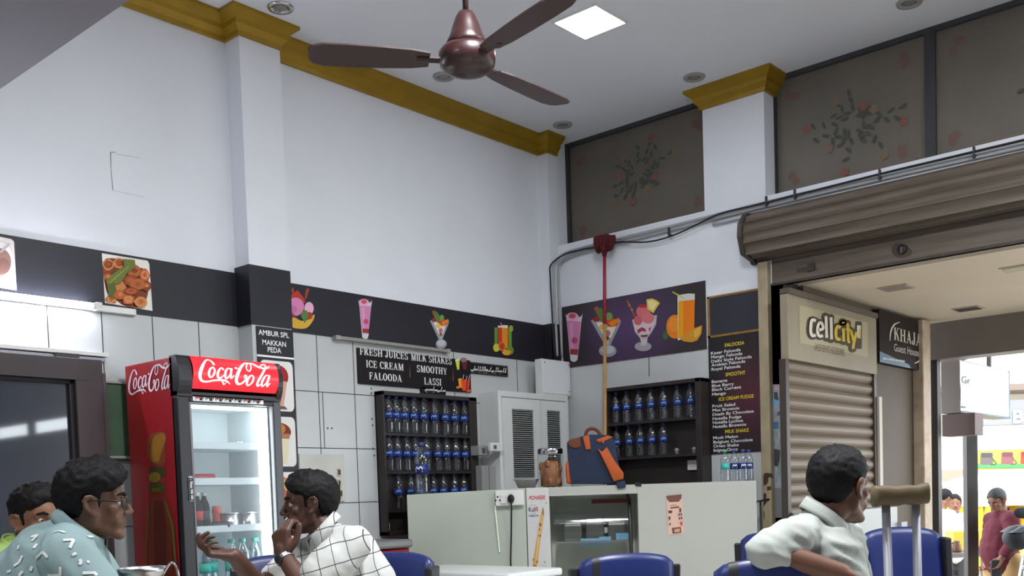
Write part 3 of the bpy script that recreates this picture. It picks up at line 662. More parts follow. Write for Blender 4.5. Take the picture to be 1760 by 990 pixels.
for txt, a, b in (('Kesar Falooda', (54, 178), (284, 150)), ('Mango Falooda', (56, 208), (298, 180)), ('Delhi Style Falooda', (57, 243), (371, 202)), ('Arabian Falooda', (58, 270), (321, 240)), ('Royal Falooda', (59, 302), (284, 278)), ('Banana', (60, 397), (182, 388)), ('Blue Berry', (62, 430), (232, 415)), ('Black Currant', (63, 460), (288, 440)), ('Mango', (64, 495), (170, 486)),
      ('Fruit Salad', (66, 588), (242, 572)), ('Max Brownie', (67, 618), (275, 602)), ('Death By Chocolate', (68, 652), (386, 625)), ('Nutella Fudge', (68, 684), (290, 668)), ('Nutella Lychee', (69, 714), (303, 698)), ('Nutella Brownie', (70, 746), (328, 728)), ('Musk Melon', (72, 830), (264, 822)), ('Belgium Chocolate', (73, 864), (378, 848)), ('Orieo Shake', (74, 896), (270, 886)), ('Belgium Choco', (75, 928), (262, 920))):
    A, B = f7(*a), f7(*b); A.z = B.z = (A.z+B.z)/2; m = MB(); put(m, txt, A, B, (0, 0, 22*.00097), LW, .01); m.build('dish_name', s6)
# ---------------------------------------------------------------- left end: glass door, tube light, rail, notice board
DY = 5.38
DFR = mat('dark_brown_frame', (58, 48, 50), .4, spec=.5, var=.1, scale=5)
DGL = mat('dark_tinted_glass', (36, 40, 52), .04, spec=1, var=.3, scale=2.2, coat=1); DGL.node_tree.nodes['Principled BSDF'].inputs['IOR'].default_value = 1.5; DGL.node_tree.nodes['Principled BSDF'].inputs['Coat IOR'].default_value = 1.9
dx1 = PY(172, 700, DY).x; dzt = PY(60, 612, DY).z
jx0, jx1 = PY(122, 760, DY).x, PY(128, 760, DY).x
pz = PY(60, 650, DY).z
m = MB(); m.box((-.3, DY+.01, 0), (jx0, DY+.03, pz), DGL); dr = struct(m.build('door_1'))
m = MB(); m.box((-.35, DY-.05, pz), (dx1, AY, dzt), DFR); m.box((jx1, DY-.05, 0), (dx1, AY, pz), DFR); m.box((jx0-.0, DY-.015, 0), (jx1, DY+.05, pz), mat('frame_bead', (38, 34, 38), .4)); m.box((-.3, DY-.015, pz-.02), (jx1, DY+.05, pz), mat('frame_bead', (38, 34, 38), .4))
m.build('door_frame', dr, bevel=.006)
m = MB(); sx = PY(185, 700, DY).x; m.box((dx1, DY+.0, 0), (sx, AY, PY(160, 640, DY).z), mat('jamb_taupe', (74, 64, 66), .5)); m.build('door_jamb', dr, bevel=.003)
# wall-mounted sliding rail above the door
ry = AY-.06; ra, rb = PY(0, 601, ry), PY(187, 610, ry)
t = thing('door_rail', 'white sliding rail fixed on the tiles above the dark glass door', 'rail', (rb.x-.6, ry, rb.z))
m = MB(); m.box((-.3, ry, rb.z-.012), (rb.x, AY, rb.z+.01), WPL); m.box((-.3, ry+.01, rb.z-.038), (rb.x-.015, AY, rb.z-.018), ALU); m.build('track', t, bevel=.002)
hb = PY(116, 612, ry); m = MB(); m.box((hb.x-.07, ry-.015, hb.z-.035), (hb.x+.06, ry-.0, hb.z+.015), mat('hanger_dark', (48, 44, 46), .4)); m.box((hb.x-.01, ry-.015, hb.z-.07), (hb.x+.05, ry, hb.z-.03), mat('hanger_dark', (48, 44, 46), .4)); m.build('hanger', t, bevel=.004)
# tube light
ty = AY-.05; ta, tb, te = PY(0, 511, ty), PY(158, 526, ty), PY(238, 535, ty); tz = tb.z-.0
t = thing('tube_light', 'glowing white fluorescent tube light under the left food banner', 'tube light', (tb.x-.6, ty, tz))
m = MB(); m.box((tb.x-1.25, AY-.028, tz-.018), (te.x, AY-.001, tz+.018), WPL); m.build('batten', t, bevel=.004)
m = MB(); m.tube([(tb.x-1.2, AY-.055, tz), (tb.x, AY-.055, tz)], .016, mat('tube_glow', (236, 240, 255), .5, emit=48), 12); m.build('tube', t)
m = MB(); m.tube([(tb.x, AY-.055, tz), (tb.x+.05, AY-.055, tz)], .017, WPL, 12); m.box((tb.x+.02, AY-.07, tz-.022), (tb.x+.05, AY-.02, tz+.022), WPL); m.tube([(tb.x-1.23, AY-.055, tz), (tb.x-1.2, AY-.055, tz)], .017, WPL, 12); m.build('lamp_holder', t)
# green notice board behind the fridge
gx0, gx1 = PY(174, 700, 5.46).x, PY(236, 700, 5.46).x; gz = PY(190, 655, 5.46).z
t = thing('notice_board', 'green board in a pale frame half hidden behind the red fridge', 'board', ((gx0+gx1)/2, 5.46, gz-.42))
m = MB(); m.box((gx0+.012, 5.465, gz-.42), (gx1, 5.485, gz-.012), mat('green_board', (62, 88, 64), .6, var=.2, scale=6)); m.build('panel', t)
m = MB(); PF = mat('pale_frame', (150, 150, 140), .5); m.box((gx0, 5.455, gz-.42), (gx0+.012, 5.5, gz), PF); m.box((gx0, 5.455, gz-.012), (gx1, 5.5, gz), PF); m.box((gx0, 5.455, gz-.432), (gx1, 5.5, gz-.42), PF); m.build('frame', t)

# ---------------------------------------------------------------- red cola fridge
FX0, FX1, FY, FB, FT = 2.908, 3.57, 4.873, 5.4, 2.0
fridge = thing('display_fridge', 'tall red and black glass door cola fridge with lit header against the left wall', 'fridge', ((FX0+FX1)/2, (FY+FB)/2, 0))
BK = mat('fridge_black', (34, 34, 38), .35, spec=.5); LIN = mat('fridge_liner', (214, 218, 220), .5)
hz0 = PY(312, 679, FY).z
m = MB(); m.box((FX0+.012, FY+.06, .0), (FX0+.03, FB, FT-.01), BK); m.box((FX1-.03, FY+.06, 0), (FX1, FB, FT-.01), BK); m.box((FX0+.012, FB-.02, 0), (FX1, FB, FT-.01), BK); m.box((FX0+.012, FY+.06, FT-.02), (FX1, FB, FT), BK); m.box((FX0+.012, FY+.06, hz0-.02), (FX1, FB, hz0), BK); m.box((FX0+.012, FY+.03, .06), (FX1, FB, .2), BK); m.build('cabinet', fridge)
m = MB(); m.box((FX0, FY+.035, .05), (FX0+.012, FB, FT), RED); side = m.build('side_panel', fridge, bevel=.003)
side['label'] = 'red painted side panel with white script lettering'
# header: black ends, bowed lit sign
def bow(v): return .035*(1-(2*v-1)**2)
hx0, hx1 = PY(326, 650, FY).x, PY(472, 650, FY).x; hzb, hzt = PY(330, 669, FY).z+.004, PY(330, 612, FY).z
m = MB()
for a, b in ((FX0, hx0), (hx1, FX1)):
    pts = [(a, FY+.06, hz0), ]+[(a, FY-bow(v)*.9, hz0+(FT-hz0)*v) for v in [k/8 for k in range(9)]]+[(a, FY+.06, FT)]
    m.prism(pts, (b-a, 0, 0), BK)
m.box((FX0, FY-.004, hz0-.004), (FX1, FY+.06, hz0+.02), BK); m.box((FX0, FY-.004, hzt), (FX1, FY+.06, FT), BK)
hd = m.build('header', fridge)
LRED = bpy.data.materials.new('lit_red_sign'); LRED.use_nodes = True; nt = LRED.node_tree; b_ = nt.nodes['Principled BSDF']; b_.inputs['Base Color'].default_value = (*lin((206, 26, 40)), 1); b_.inputs['Emission Color'].default_value = (*lin((225, 40, 52)), 1); b_.inputs['Emission Strength'].default_value = .75; b_.inputs['Roughness'].default_value = .25
NV = 10
m = MB(); vs = []; fs = []
for i in range(NV+1):
    v = i/NV
    for x in (hx0, hx1): vs.append((x, FY-.004-bow(v), hzb+(hzt-hzb)*v))
for i in range(NV): fs.append((i*2, i*2+1, i*2+3, i*2+2))
m.add(vs, fs, LRED, True); sgn = m.build('lit_sign', hd); sgn['label'] = 'glowing red sign with white script'
# flowing script logo, drawn as ribbons in its own plane (u right, v up, unit width)
LOGO = []
def rib(pts, ws, n=6):
    P = crv([(a, b, w) for (a, b), w in zip(pts, ws)], n)
    LOGO.append(([((x-790)/730, (470-(y-.071*(x-790)))/730) for x, y, w in P], [w*.72/730 for x, y, w in P]))
rib([(948, 236), (938, 205), (915, 180), (880, 188), (838, 240), (806, 310), (802, 365), (825, 402), (870, 412), (930, 400), (1000, 395), (1060, 405), (1100, 438)], [30, 26, 14, 18, 34, 42, 38, 28, 22, 22, 26, 22, 4])
rib([(1010, 395), (1030, 425), (1040, 442), (1060, 415)], [8, 18, 10, 4])
rib([(935, 262), (905, 275), (885, 320), (892, 360), (915, 362), (938, 320), (940, 275), (925, 255)], [18, 22, 30, 24, 18, 24, 22, 14])
rib([(1030, 290), (1015, 265), (985, 290), (968, 335), (978, 372), (1005, 368), (1035, 335)], [22, 16, 24, 30, 26, 16, 8])
rib([(1105, 285), (1080, 268), (1050, 300), (1040, 350), (1055, 378), (1085, 345), (1105, 285)], [16, 16, 26, 28, 20, 16, 18])
rib([(1112, 268), (1098, 330), (1100, 375), (1130, 345)], [22, 26, 22, 8])
rib([(1144, 264), (1172, 268)], [22, 22])
rib([(1275, 295), (1262, 270), (1275, 230), (1300, 205), (1318, 225), (1308, 270), (1285, 298), (1270, 280)], [10, 12, 14, 14, 14, 14, 12, 8])
rib([(1300, 205), (1255, 212), (1205, 260), (1165, 330), (1152, 390), (1170, 430), (1205, 432), (1240, 395), (1252, 350), (1236, 345), (1228, 372)], [12, 20, 34, 42, 40, 34, 24, 22, 20, 18, 10])
rib([(1300, 207), (1345, 212), (1390, 245), (1440, 262), (1485, 255), (1518, 230)], [10, 24, 26, 22, 22, 4])
rib([(1315, 345), (1288, 350), (1262, 395), (1265, 440), (1290, 445), (1318, 405), (1322, 360), (1305, 340)], [18, 20, 30, 26, 18, 24, 22, 14])
rib([(1400, 262), (1430, 225), (1468, 218), (1468, 248), (1430, 305), (1390, 370), (1368, 425), (1378, 455), (1405, 435)], [8, 14, 16, 20, 26, 30, 30, 24, 8])
rib([(1482, 345), (1455, 340), (1425, 380), (1412, 430), (1425, 458), (1458, 425), (1480, 360)], [16, 16, 26, 28, 20, 16, 18])
rib([(1492, 340), (1472, 410), (1472, 460), (1500, 425)], [22, 26, 22, 8])
def logo(mb, fn, m):
    for k, (P, w) in enumerate(LOGO): mb.strip(P, w, fn, m, k*.00025)
lx0, lx1 = PY(200+790/5.823, 590+440/5.823, FY).x, PY(200+1520/5.823, 590+470/5.823, FY).x
lzb = PY(200+790/5.823, 590+470/5.823, FY).z; lw = lx1-lx0; VS = .9*(hzt-hzb)/.418
def fl(u, v, off):
    z = hzb+(hzt-hzb)*.03+v*VS; t = max(0, min(1, (z-hzb)/(hzt-hzb))); return V((lx0+u*lw, FY-.0065-bow(t)-off, z))
m = MB(); logo(m, fl, mat('lit_white_script', (246, 240, 236), .4, emit=.9)); m.build('script_logo', sgn)
sy0, sy1 = PX(200+130/5.823, 690, FX0).y, PX(200+550/5.823, 640, FX0).y; sz = PX(200+130/5.823, 590+578/5.823, FX0).z
def fs_(u, v, off): return V((FX0-.002-off, sy0+(sy1-sy0)*u, sz+v*VS*1.08))
m = MB(); logo(m, fs_, K(226, 212, 218)); m.build('script_logo', side)
# faded bottle picture on the side
fsd = crop('X', FX0, 0, 690, 3.3); m = MB()
its = [(K(140, 34, 30), [(850, 270), (900, 190), (940, 270), (945, 520), (985, 640), (1010, 985), (835, 985), (845, 640), (850, 520)]), (K(122, 64, 26), crv([(845, 200), (905, 172), (945, 190), (935, 260), (940, 330), (900, 360), (848, 330), (835, 270)], 3, True)), (K(150, 104, 34), crv([(870, 210), (920, 180), (942, 210), (915, 290), (900, 340), (860, 330)], 3, True)),
       (K(60, 56, 26), [(850, 370), (935, 370), (938, 430), (850, 440)]), (K(128, 104, 30), blob(880, 430, 34, 30, 12)), (K(70, 62, 26), [(850, 460), (935, 460), (940, 520), (845, 520)]), (K(104, 88, 32), [(865, 490), (912, 490), (910, 512), (866, 512)]), (K(112, 48, 28), [(860, 540), (940, 540), (975, 660), (985, 985), (850, 985), (845, 680)]), (K(92, 36, 26), [(880, 560), (925, 560), (945, 700), (950, 985), (880, 985)]),
       (K(96, 92, 40), [(940, 540), (958, 600), (990, 700), (1012, 985), (1000, 985), (975, 700), (945, 600)]), (K(96, 92, 40), [(845, 540), (850, 600), (840, 800), (834, 985), (826, 985), (836, 700)])]
draw(m, fsd, its, .001); m.build('bottle_picture', side)
# door frame, glass, handle plate, shelf labels
dxa, dxb = PY(326, 700, FY).x, PY(470, 700, FY).x; dzt2 = PY(330, 691, FY).z; dzb = .3
m = MB()
m.box((FX0, FY, .2), (dxa, FY+.055, hz0-.006), BK); m.box((dxb, FY, .2), (FX1, FY+.055, hz0-.006), mat('fridge_grey', (70, 72, 76), .35)); m.box((dxa, FY, dzt2), (dxb, FY+.055, hz0-.006), BK); m.box((dxa, FY, .2), (dxb, FY+.055, dzb), BK)
dd = m.build('door', fridge, bevel=.006)
m = MB(); m.box((dxa, FY+.015, dzb), (dxb, FY+.019, dzt2), clear_mat('fridge_glass', (.97, .98, .98), .006, .05, .07)); m.build('glass', dd)
m = MB(); m.box((dxa, FY+.004, dzb), (dxa+.012, FY+.03, dzt2), mat('grey_gasket', (120, 120, 124), .4)); m.box((dxb-.008, FY+.004, dzb), (dxb, FY+.03, dzt2), mat('grey_gasket', (120, 120, 124), .4)); m.build('gasket', dd)
fh = crop('Y', FY-.003, 310, 740, 3.96)
pa, pb = fh(54, 310), fh(92, 482)
m = MB(); m.box((pa.x, FY-.006, pb.z), (pb.x-.003, FY, pa.z), K(200, 200, 200)); hp = m.build('handle_plate', dd, bevel=.002)
m = MB()
for k, c in enumerate('PULL'):
    z = pa.z-(pa.z-pb.z)*(.3+.22*k); xc = (pa.x+pb.x)/2-.0015; put(m, c, (xc-.012, FY-.0075, z), (xc+.012, FY-.0075, z), (0, 0, .03), K(40, 40, 44), .02)
m.build('lettering', hp)
m = MB(); lz0, lz1 = PY(335, 689, FY).z, PY(335, 679, FY).z; la, lb = PY(331, 685, FY).x, PY(452, 690, FY).x
m.box((la, FY-.004, lz0), (lb, FY, lz1), K(226, 226, 224)); stp = m.build('label_strip', dd)
m = MB(); rr = random.Random(2)
for g in range(7):
    x = la+(lb-la)*(.04+g*.135)
    for k in range(5):
        c = rr.choice((K(150, 30, 34), K(40, 40, 42), K(70, 60, 60))); m.poly([(x+k*.011+a, FY-.005, lz1-.012+b) for a, b in blob(0, 0, .0052, .006, 8)], c)
    m.poly([(x+.03+a, FY-.005, lz0+.01+b) for a, b in ((-.009, -.006), (.009, -.006), (.009, .006), (-.009, .006))], K(46, 46, 50)); m.poly([(x+a, FY-.005, lz0+.01+b) for a, b in ((-.009, -.002), (.009, -.002), (.009, .002), (-.009, .002))], K(150, 150, 150))
m.build('printing', stp)
# white liner, shelves, strip lights
m = MB(); x0, x1, yb = FX0+.045, FX1-.045, FB-.05
m.box((x0, FY+.06, .2), (x0+.01, yb, hz0-.03), LIN); m.box((x1-.01, FY+.06, .2), (x1, yb, hz0-.03), LIN); m.box((x0, yb-.01, .2), (x1, yb, hz0-.03), LIN); m.box((x0, FY+.06, hz0-.04), (x1, yb, hz0-.03), LIN); m.box((x0, FY+.06, .2), (x1, yb, .22), LIN)
m.build('liner', fridge)
fi = crop('Y', FY+.2, 310, 740, 3.96)
SHZ = [PY(310+300/3.96, 740+y/3.96, FY+.12).z for y in (112, 352, 672)]
SHM = mat('shelf_white', (196, 208, 214), .4)
for z in SHZ+[SHZ[2]-.36]:
    m = MB(); m.box((x0+.01, FY+.085, z-.012), (x1-.01, yb-.012, z), SHM); m.box((x0+.01, FY+.08, z-.014), (x1-.01, FY+.088, z+.024), SHM)
    m.build('shelf', fridge)
LEDW = mat('fridge_led', (236, 248, 250), .5, emit=7)
la_ = PY(443, 760, FY+.075).x
m = MB(); m.box((x1-.075, FY+.062, .3), (x1-.012, FY+.072, hz0-.045), LEDW); m.build('strip_light', fridge)
m = MB(); m.box((x0+.012, FY+.1, hz0-.05), (x1-.012, FY+.16, hz0-.041), mat('fridge_led_top', (236, 248, 250), .5, emit=6)); m.build('strip_light', fridge)
# things in the fridge
def lathe_thing(name, label, cat, p, parts, group=None):
    t = thing(name, label, cat, p, group)
    for nm, prof, mt in parts: m = MB(); m.lathe(p, prof, mt, 18); m.build(nm, t)
    return t
COLA = mat('dark_cola', (14, 8, 8), .5, spec=.12); TEAL = mat('teal_label', (64, 176, 164), .4); TCAP = mat('teal_cap', (58, 160, 150), .4); BLAB = mat('blue_label', (26, 44, 112), .4); BCAP = mat('blue_cap', (44, 48, 112), .4)
z = SHZ[2]+.002
for k, (px, lab) in enumerate(((339, 'small cola bottle with white cap at the left end of the fridge shelf'), (356, 'small cola bottle with white cap, second from the left in the fridge'))):
    p = V((PY(px, 870, FY+.14).x, FY+.14+.03*k, z))
    CB = lathe_thing('cola_bottle', lab, 'bottle', p, [('body', [(.028, 0), (.031, .01), (.031, .05), (.027, .08), (.031, .11), (.028, .14), (.014, .175), (.012, .19)], COLA), ('cap', [(.0135, .188), (.0135, .208), (.001, .209)], WPL)], 'cola bottles in the fridge')
    m = MB(); m.lathe(p, [(.0318, .055), (.0285, .08), (.0318, .105)], K(186, 60, 56) if k == 0 else K(60, 60, 64), 18); m.build('label', CB)
p = V((PY(376, 890, FY+.2).x, FY+.22, z)); lathe_thing('sauce_bottle', 'red plastic squeeze bottle behind the steel tins in the fridge', 'bottle', p, [('body', [(.026, 0), (.028, .02), (.022, .06), (.027, .1), (.024, .13), (.001, .132)], mat('red_plastic', (176, 62, 52), .4))])
for px, lab in ((396, 'left of two small steel tins on the fridge shelf'), (428, 'right of two small steel tins on the fridge shelf')):
    p = V((PY(px, 890, FY+.18).x, FY+.19, z)); lathe_thing('steel_tin', lab, 'tin', p, [('body', [(.048, 0), (.05, .01), (.05, .085), (.047, .085), (.047, .005), (.001, .005)], STEEL), ('rim', [(.05, .08), (.056, .084), (.056, .09), (.05, .09)], STEEL)])
def lying(name, label, p, d, L, r, mt, capm):
    t = thing(name, label, 'can', p); d = V(d).normalized(); q = d.to_track_quat('Z', 'Y').to_matrix(); o = V(p)+V((0, 0, r))-d*L/2
    m = MB(); m.lathe(o, [(r*.8, 0), (r, .006), (r, L-.006), (r*.8, L)], mt, 18, q); m.build('body', t)
    m = MB(); m.lathe(o, [(r*.82, L), (r*.7, L+.002), (.001, L+.001)], capm, 18, q); m.build('lid', t)
zz = SHZ[1]+.002
lying('drink_can', 'red drink can lying on its side on the middle fridge shelf', (PY(352, 818, FY+.14).x, FY+.15, zz), (1, -.25, 0), .12, .024, RED, ALU)
lying('drink_can', 'black and white can lying on the cola bottle shelf', (PY(378, 898, FY+.12).x, FY+.115, z), (1, -.5, 0), .1, .022, mat('can_black', (40, 38, 40), .4), ALU)
p = V((PY(418, 822, FY+.15).x, FY+.15, zz)); m = MB(); m.box((p.x-.05, p.y-.04, zz), (p.x+.05, p.y+.04, zz+.022), mat('pink_wrap', (222, 130, 130), .5)); tag(m.build('ice_cream_packet', bevel=.006), 'flat pink packet on the middle fridge shelf', 'packet')
p = V((PY(392, 756, FY+.16).x, FY+.17, SHZ[0]+.002)); m = MB(); m.lathe(p, [(.001, .001), (.04, 0), (.07, .02), (.072, .024), (.04, .006), (.001, .006)], WPL, 24); tag(m.build('plate'), 'white dish on the top fridge shelf', 'dish')
p = V((PY(413, 756, FY+.12).x, FY+.13, SHZ[0]+.002)); lathe_thing('steel_cup', 'tiny steel cup on the top fridge shelf', 'cup', p, [('body', [(.018, 0), (.02, .03), (.018, .03), (.016, .003), (.001, .003)], STEEL)])
def bottle(name, label, p, h, capm, labm, group=None, mark=None, face=None, cat='bottle'):
    """clear plastic water bottle: body, label band with printed mark, cap"""
    t = thing(name, label, cat, p, group); r = h*.148
    m = MB(); m.lathe(p, [(r*.8, 0), (r*.98, h*.02), (r, h*.06), (r*.93, h*.1), (r, h*.14), (r*.93, h*.19), (r, h*.24), (r*.97, h*.33), (r*.9, h*.38), (r*.9, h*.58), (r, h*.62), (r*.97, h*.7), (r*.72, h*.81), (r*.4, h*.895), (r*.38, h*.93)], PET, 20); m.build('body', t)
    m = MB(); m.lathe(p, [(r*.93, h*.385), (r*.93, h*.575)], labm, 24); lb = m.build('label', t)
    if mark:
        m = MB(); f = V(face).normalized(); a0 = math.atan2(f.y, f.x)
        def fn(x, y, off): a = a0+x/(r*.95); return V(p)+V((math.cos(a)*(r*.95+off), math.sin(a)*(r*.95+off), h*.48+y))
        m.strip(crv([(-.5*r, -.01*h), (-.25*r, .045*h), (0, .0), (.25*r, .05*h), (.5*r, .0)], 4), .022*h, fn, mark, .0005); m.strip([(-.5*r, -.045*h), (.5*r, -.045*h)], .02*h, fn, mark, .0005); m.build('printed_mark', lb)
    m = MB(); m.lathe(p, [(r*.45, h*.925), (r*.46, h*.93), (r*.46, h*.99), (r*.4, h), (.001, h)], capm, 16); m.build('cap', t)
    return t
zz = SHZ[2]-.36+.002
for k, px in enumerate((350, 370, 399, 418, 440)):
    p = V((PY(px, 930, FY+.16).x, FY+.17+(.05 if k == 1 else 0), zz))
    bottle('water_bottle', ('leftmost', 'second', 'middle', 'fourth', 'rightmost')[k]+' teal capped water bottle on the bottom fridge shelf', p, .30, TCAP, BLAB if k == 3 else TEAL, 'teal capped water bottles in the fridge')
# ---------------------------------------------------------------- shelf of water bottles on the left wall
SPM = K(120, 170, 226)
def shelf_unit(name, label, o, ux, W_, H_, D_, shelves, frame, mt):
    """open wall shelf: o = lower front corner, ux = direction along the wall, depth back into +n"""
    pass
ysf = 5.415
sx0, sx1 = PY(648, 800, AY).x, PY(823, 800, ysf).x; szt = PY(735, 677, ysf).z; szb = .95
SHY = [PY(730, 746, ysf).z, PY(730, 810, ysf).z, PY(690, 876, ysf).z]
t = thing('bottle_shelf', 'tall dark brown wall shelf full of water bottles under the juice board', 'shelf', ((sx0+sx1)/2, ysf, szb))
m = MB(); m.box((sx0, AY-.012, szb), (sx1, AY, szt), DKBR); m.build('back_panel', t)
for a, b in ((sx0, sx0+.02), (sx1-.085, sx1)): m = MB(); m.box((a, ysf, szb), (b, AY, szt), DKBR); m.build('side_panel', t, bevel=.003)
m = MB(); m.box((sx0, ysf, szt-.03), (sx1, AY, szt), DKBR); m.build('top_panel', t, bevel=.003)
m = MB(); m.box((sx0, ysf, szb), (sx1, AY, szb+.03), DKBR); m.build('bottom_panel', t, bevel=.003)
for z in SHY: m = MB(); m.box((sx0+.02, ysf+.005, z-.018), (sx1-.085, AY-.012, z), DKBR); m.build('shelf_board', t)
ORD = ['first', 'second', 'third', 'fourth', 'fifth', 'sixth', 'seventh', 'eighth', 'ninth']
for r_, (zs, pxs, yy, ht) in enumerate(((SHY[0], (668, 681, 695, 711, 728, 746, 765, 781, 797), 720, .27), (SHY[1], (669, 683, 699, 714, 733, 752, 767, 783, 799), 780, .265), (SHY[2], (685, 706, 722, 745, 762, 781, 797), 850, .265))):
    for k, px in enumerate(pxs):
        p = V((PY(px, yy, 5.458).x, 5.458, zs+.001))
        bottle('water_bottle', 'blue labelled bottle, %s from left on the %s row of the tall left wall shelf' % (ORD[k], ('top', 'middle', 'bottom')[r_]), p, ht, BCAP, BLAB, 'water bottles on the tall dark shelf', SPM, (-p.x, -p.y, 0))
m = MB(); q = PY(670, 922, ysf); m.box((q.x-.015, ysf+.01, szb+.03), (q.x+.015, ysf+.05, szb+.09), K(206, 196, 160)); tag(m.build('tape_roll', bevel=.006), 'small cream block standing at the bottom of the tall bottle shelf', 'block')

# shelf on the right wall
xsf = 6.74
y0, y1 = PX(1206, 760, xsf).y, PX(1040, 760, xsf).y; szt2 = PX(1130, 657, xsf).z; szb2 = 1.0
SB = [PX(1120, 722, xsf).z, PX(1120, 783, xsf).z]
t = thing('bottle_shelf', 'dark brown shelf with two rows of bottles left of the falooda menu', 'shelf', (xsf, (y0+y1)/2, szb2))
m = MB(); m.box((BX-.012, y0, szb2), (BX, y1, szt2), DKBR); m.build('back_panel', t)
for a, b in ((y0, y0+.05), (y1-.03, y1)): m = MB(); m.box((xsf, a, szb2), (BX, b, szt2), DKBR); m.build('side_panel', t, bevel=.003)
m = MB(); m.box((xsf, y0, szt2-.03), (BX, y1, szt2), DKBR); m.build('top_panel', t, bevel=.003)
for z in SB: m = MB(); m.box((xsf+.005, y0+.05, z-.02), (BX-.012, y1-.03, z), DKBR); m.build('shelf_board', t)
for r_, (zs, pxs) in enumerate(((SB[0], (1059, 1077, 1098, 1119, 1141, 1165, 1187)), (SB[1], (1059, 1080, 1099, 1119, 1139)))):
    for k, px in enumerate(pxs):
        p = V((6.80, PX(px, 700, 6.80).y, zs+.001))
        bottle('water_bottle', 'blue labelled bottle, %s from left on the %s row of the right wall shelf' % (ORD[k], ('upper', 'lower')[r_]), p, .255, BCAP, BLAB, 'water bottles on the right wall shelf', SPM, (-p.x, -p.y, 0))
for px, py in ((1163, 773), (1193, 769)):
    p = V((6.8, PX(px, py, 6.8).y, SB[1]+.001)); m = MB(); m.lathe(p, [(.014, 0), (.016, .03), (.022, .035), (.001, .05)], GREYP, 14); tag(m.build('paper_cup'), ('left' if px < 1180 else 'right')+' of two small pale cups on the lower board of the right wall shelf', 'cup')
f8 = crop('X', BX-.012, 930, 600, 3.807)
a, b = f8(966, 728), f8(1030, 790); m = MB(); m.box((BX-.035, b.y, b.z), (BX-.012, a.y, a.z), WPL); o_ = m.build('wall_socket', bevel=.004); tag(o_, 'broken white wall socket inside the right wall shelf', 'socket')
m = MB()
for dy, dz in ((.02, .03), (.03, .05), (.045, .025)): m.poly([(BX-.0365, b.y+dy+x, b.z+dz+y) for x, y in blob(0, 0, .004, .004, 8)], GROUT)
m.build('pin_hole', o_)

# ---------------------------------------------------------------- louvred cabinet in the corner, box on it, switches
cx0 = PY(823, 672, AY).x; cyf = PX(858, 671, cx0).y
cx1 = PY(979, 690, cyf).x; czt = PY(900, 674, cyf).z; czb = .9
t = thing('louvre_cabinet', 'white metal cabinet with two louvred doors standing in the corner', 'cabinet', ((cx0+cx1)/2, (cyf+AY)/2, 0))
m = MB(); m.box((cx0, cyf+.012, 0), (cx1, AY, czt), WMET); m.build('body', t, bevel=.006)
c1 = crop('Y', cyf, 800, 600, 3.81)
def door_(xa, xb, la, lb, zt_, zb_, lz1, lz0):
    m = MB(); m.box((xa, cyf-.004, zb_), (la, cyf+.012, zt_), WMET); m.box((lb, cyf-.004, zb_), (xb, cyf+.012, zt_), WMET); m.box((la, cyf-.004, lz1), (lb, cyf+.012, zt_), WMET); m.box((la, cyf-.004, zb_), (lb, cyf+.012, lz0), WMET); m.box((la, cyf+.008, lz0), (lb, cyf+.0119, lz1), K(30, 30, 30))
    d = m.build('door', t)
    m = MB(); n = int((lz1-lz0)/.0165)
    for k in range(n):
        z = lz0+(k+.5)*(lz1-lz0)/n; m.obox(((la+lb)/2, cyf+.001, z), ((1, 0, 0), (0, .8, -.6), (0, .6, .8)), ((lb-la)/2, .0032, .0012), WMET)
    m.build('louvre', d)
zt_ = PY(880, 684, cyf).z
door_(PY(865, 760, cyf).x, PY(930, 760, cyf).x-.003, PY(881, 760, cyf).x, PY(918, 760, cyf).x, zt_, .5, PY(899, 704, cyf).z, PY(899, 822, cyf).z)
door_(PY(930, 760, cyf).x+.003, PY(975, 760, cyf).x, PY(941, 760, cyf).x, PY(964, 760, cyf).x, zt_, .5, PY(952, 706, cyf).z, PY(952, 822, cyf).z)
m = MB(); m.box((PY(866, 760, cyf).x, cyf-.0005, zt_), (PY(974, 760, cyf).x, cyf+.012, zt_+.006), GROUT); m.build('door_gap', t)
byf = cyf+.03; bx0_, bx1_ = PY(932, 650, byf).x, PY(981, 650, byf).x; bzt = PY(932, 616, byf).z
cq = PX(897, 620, bx0_)
t = thing('stabiliser_box', 'pale grey box resting on top of the louvred cabinet', 'box', ((bx0_+bx1_)/2, byf+.15, czt))
m = MB(); m.box((bx0_, byf, czt+.001), (bx1_-.01, min(cq.y, 5.39), bzt), WMET); m.build('case', t, bevel=.004)
m = MB(); m.box((bx0_+.01, byf-.006, czt+.012), (bx1_-.015, byf, bzt-.01), mat('box_front', (222, 226, 228), .35)); m.build('front_panel', t, bevel=.003)
m = MB()
for x, z in ((bx1_-.03, bzt-.03), (bx1_-.03, czt+.04), (bx0_+.03, bzt-.03)): m.lathe((x, byf-.008, z), [(.001, 0), (.006, 0), (.006, .003)], K(60, 60, 60), 10, Matrix(((1, 0, 0), (0, 0, 1), (0, 1, 0))))
m.build('screw', t)
for (xa, ya, xb, yb, lab) in ((818, 766, 837, 783, 'small grey switch box left of the louvred cabinet'), (838, 761, 860, 776, 'cream switch with a knob fixed to the louvred cabinet corner')):
    y_ = cyf-.004 if xa > 830 else 5.36; a, b = PY(xa, ya, y_), PY(xb, yb, y_); t = thing('switch_box', lab, 'switch', ((a.x+b.x)/2, y_, b.z))
    m = MB(); m.box((a.x, y_-.03, b.z), (b.x, y_+(.0 if xa > 830 else .13), a.z), WPL if xa > 830 else GREYP); m.build('plate', t, bevel=.004)
    m = MB(); m.box((a.x+.035, y_-.04, b.z+.02), (a.x+.06, y_-.03, a.z-.02), K(90, 88, 84)); m.build('rocker', t)
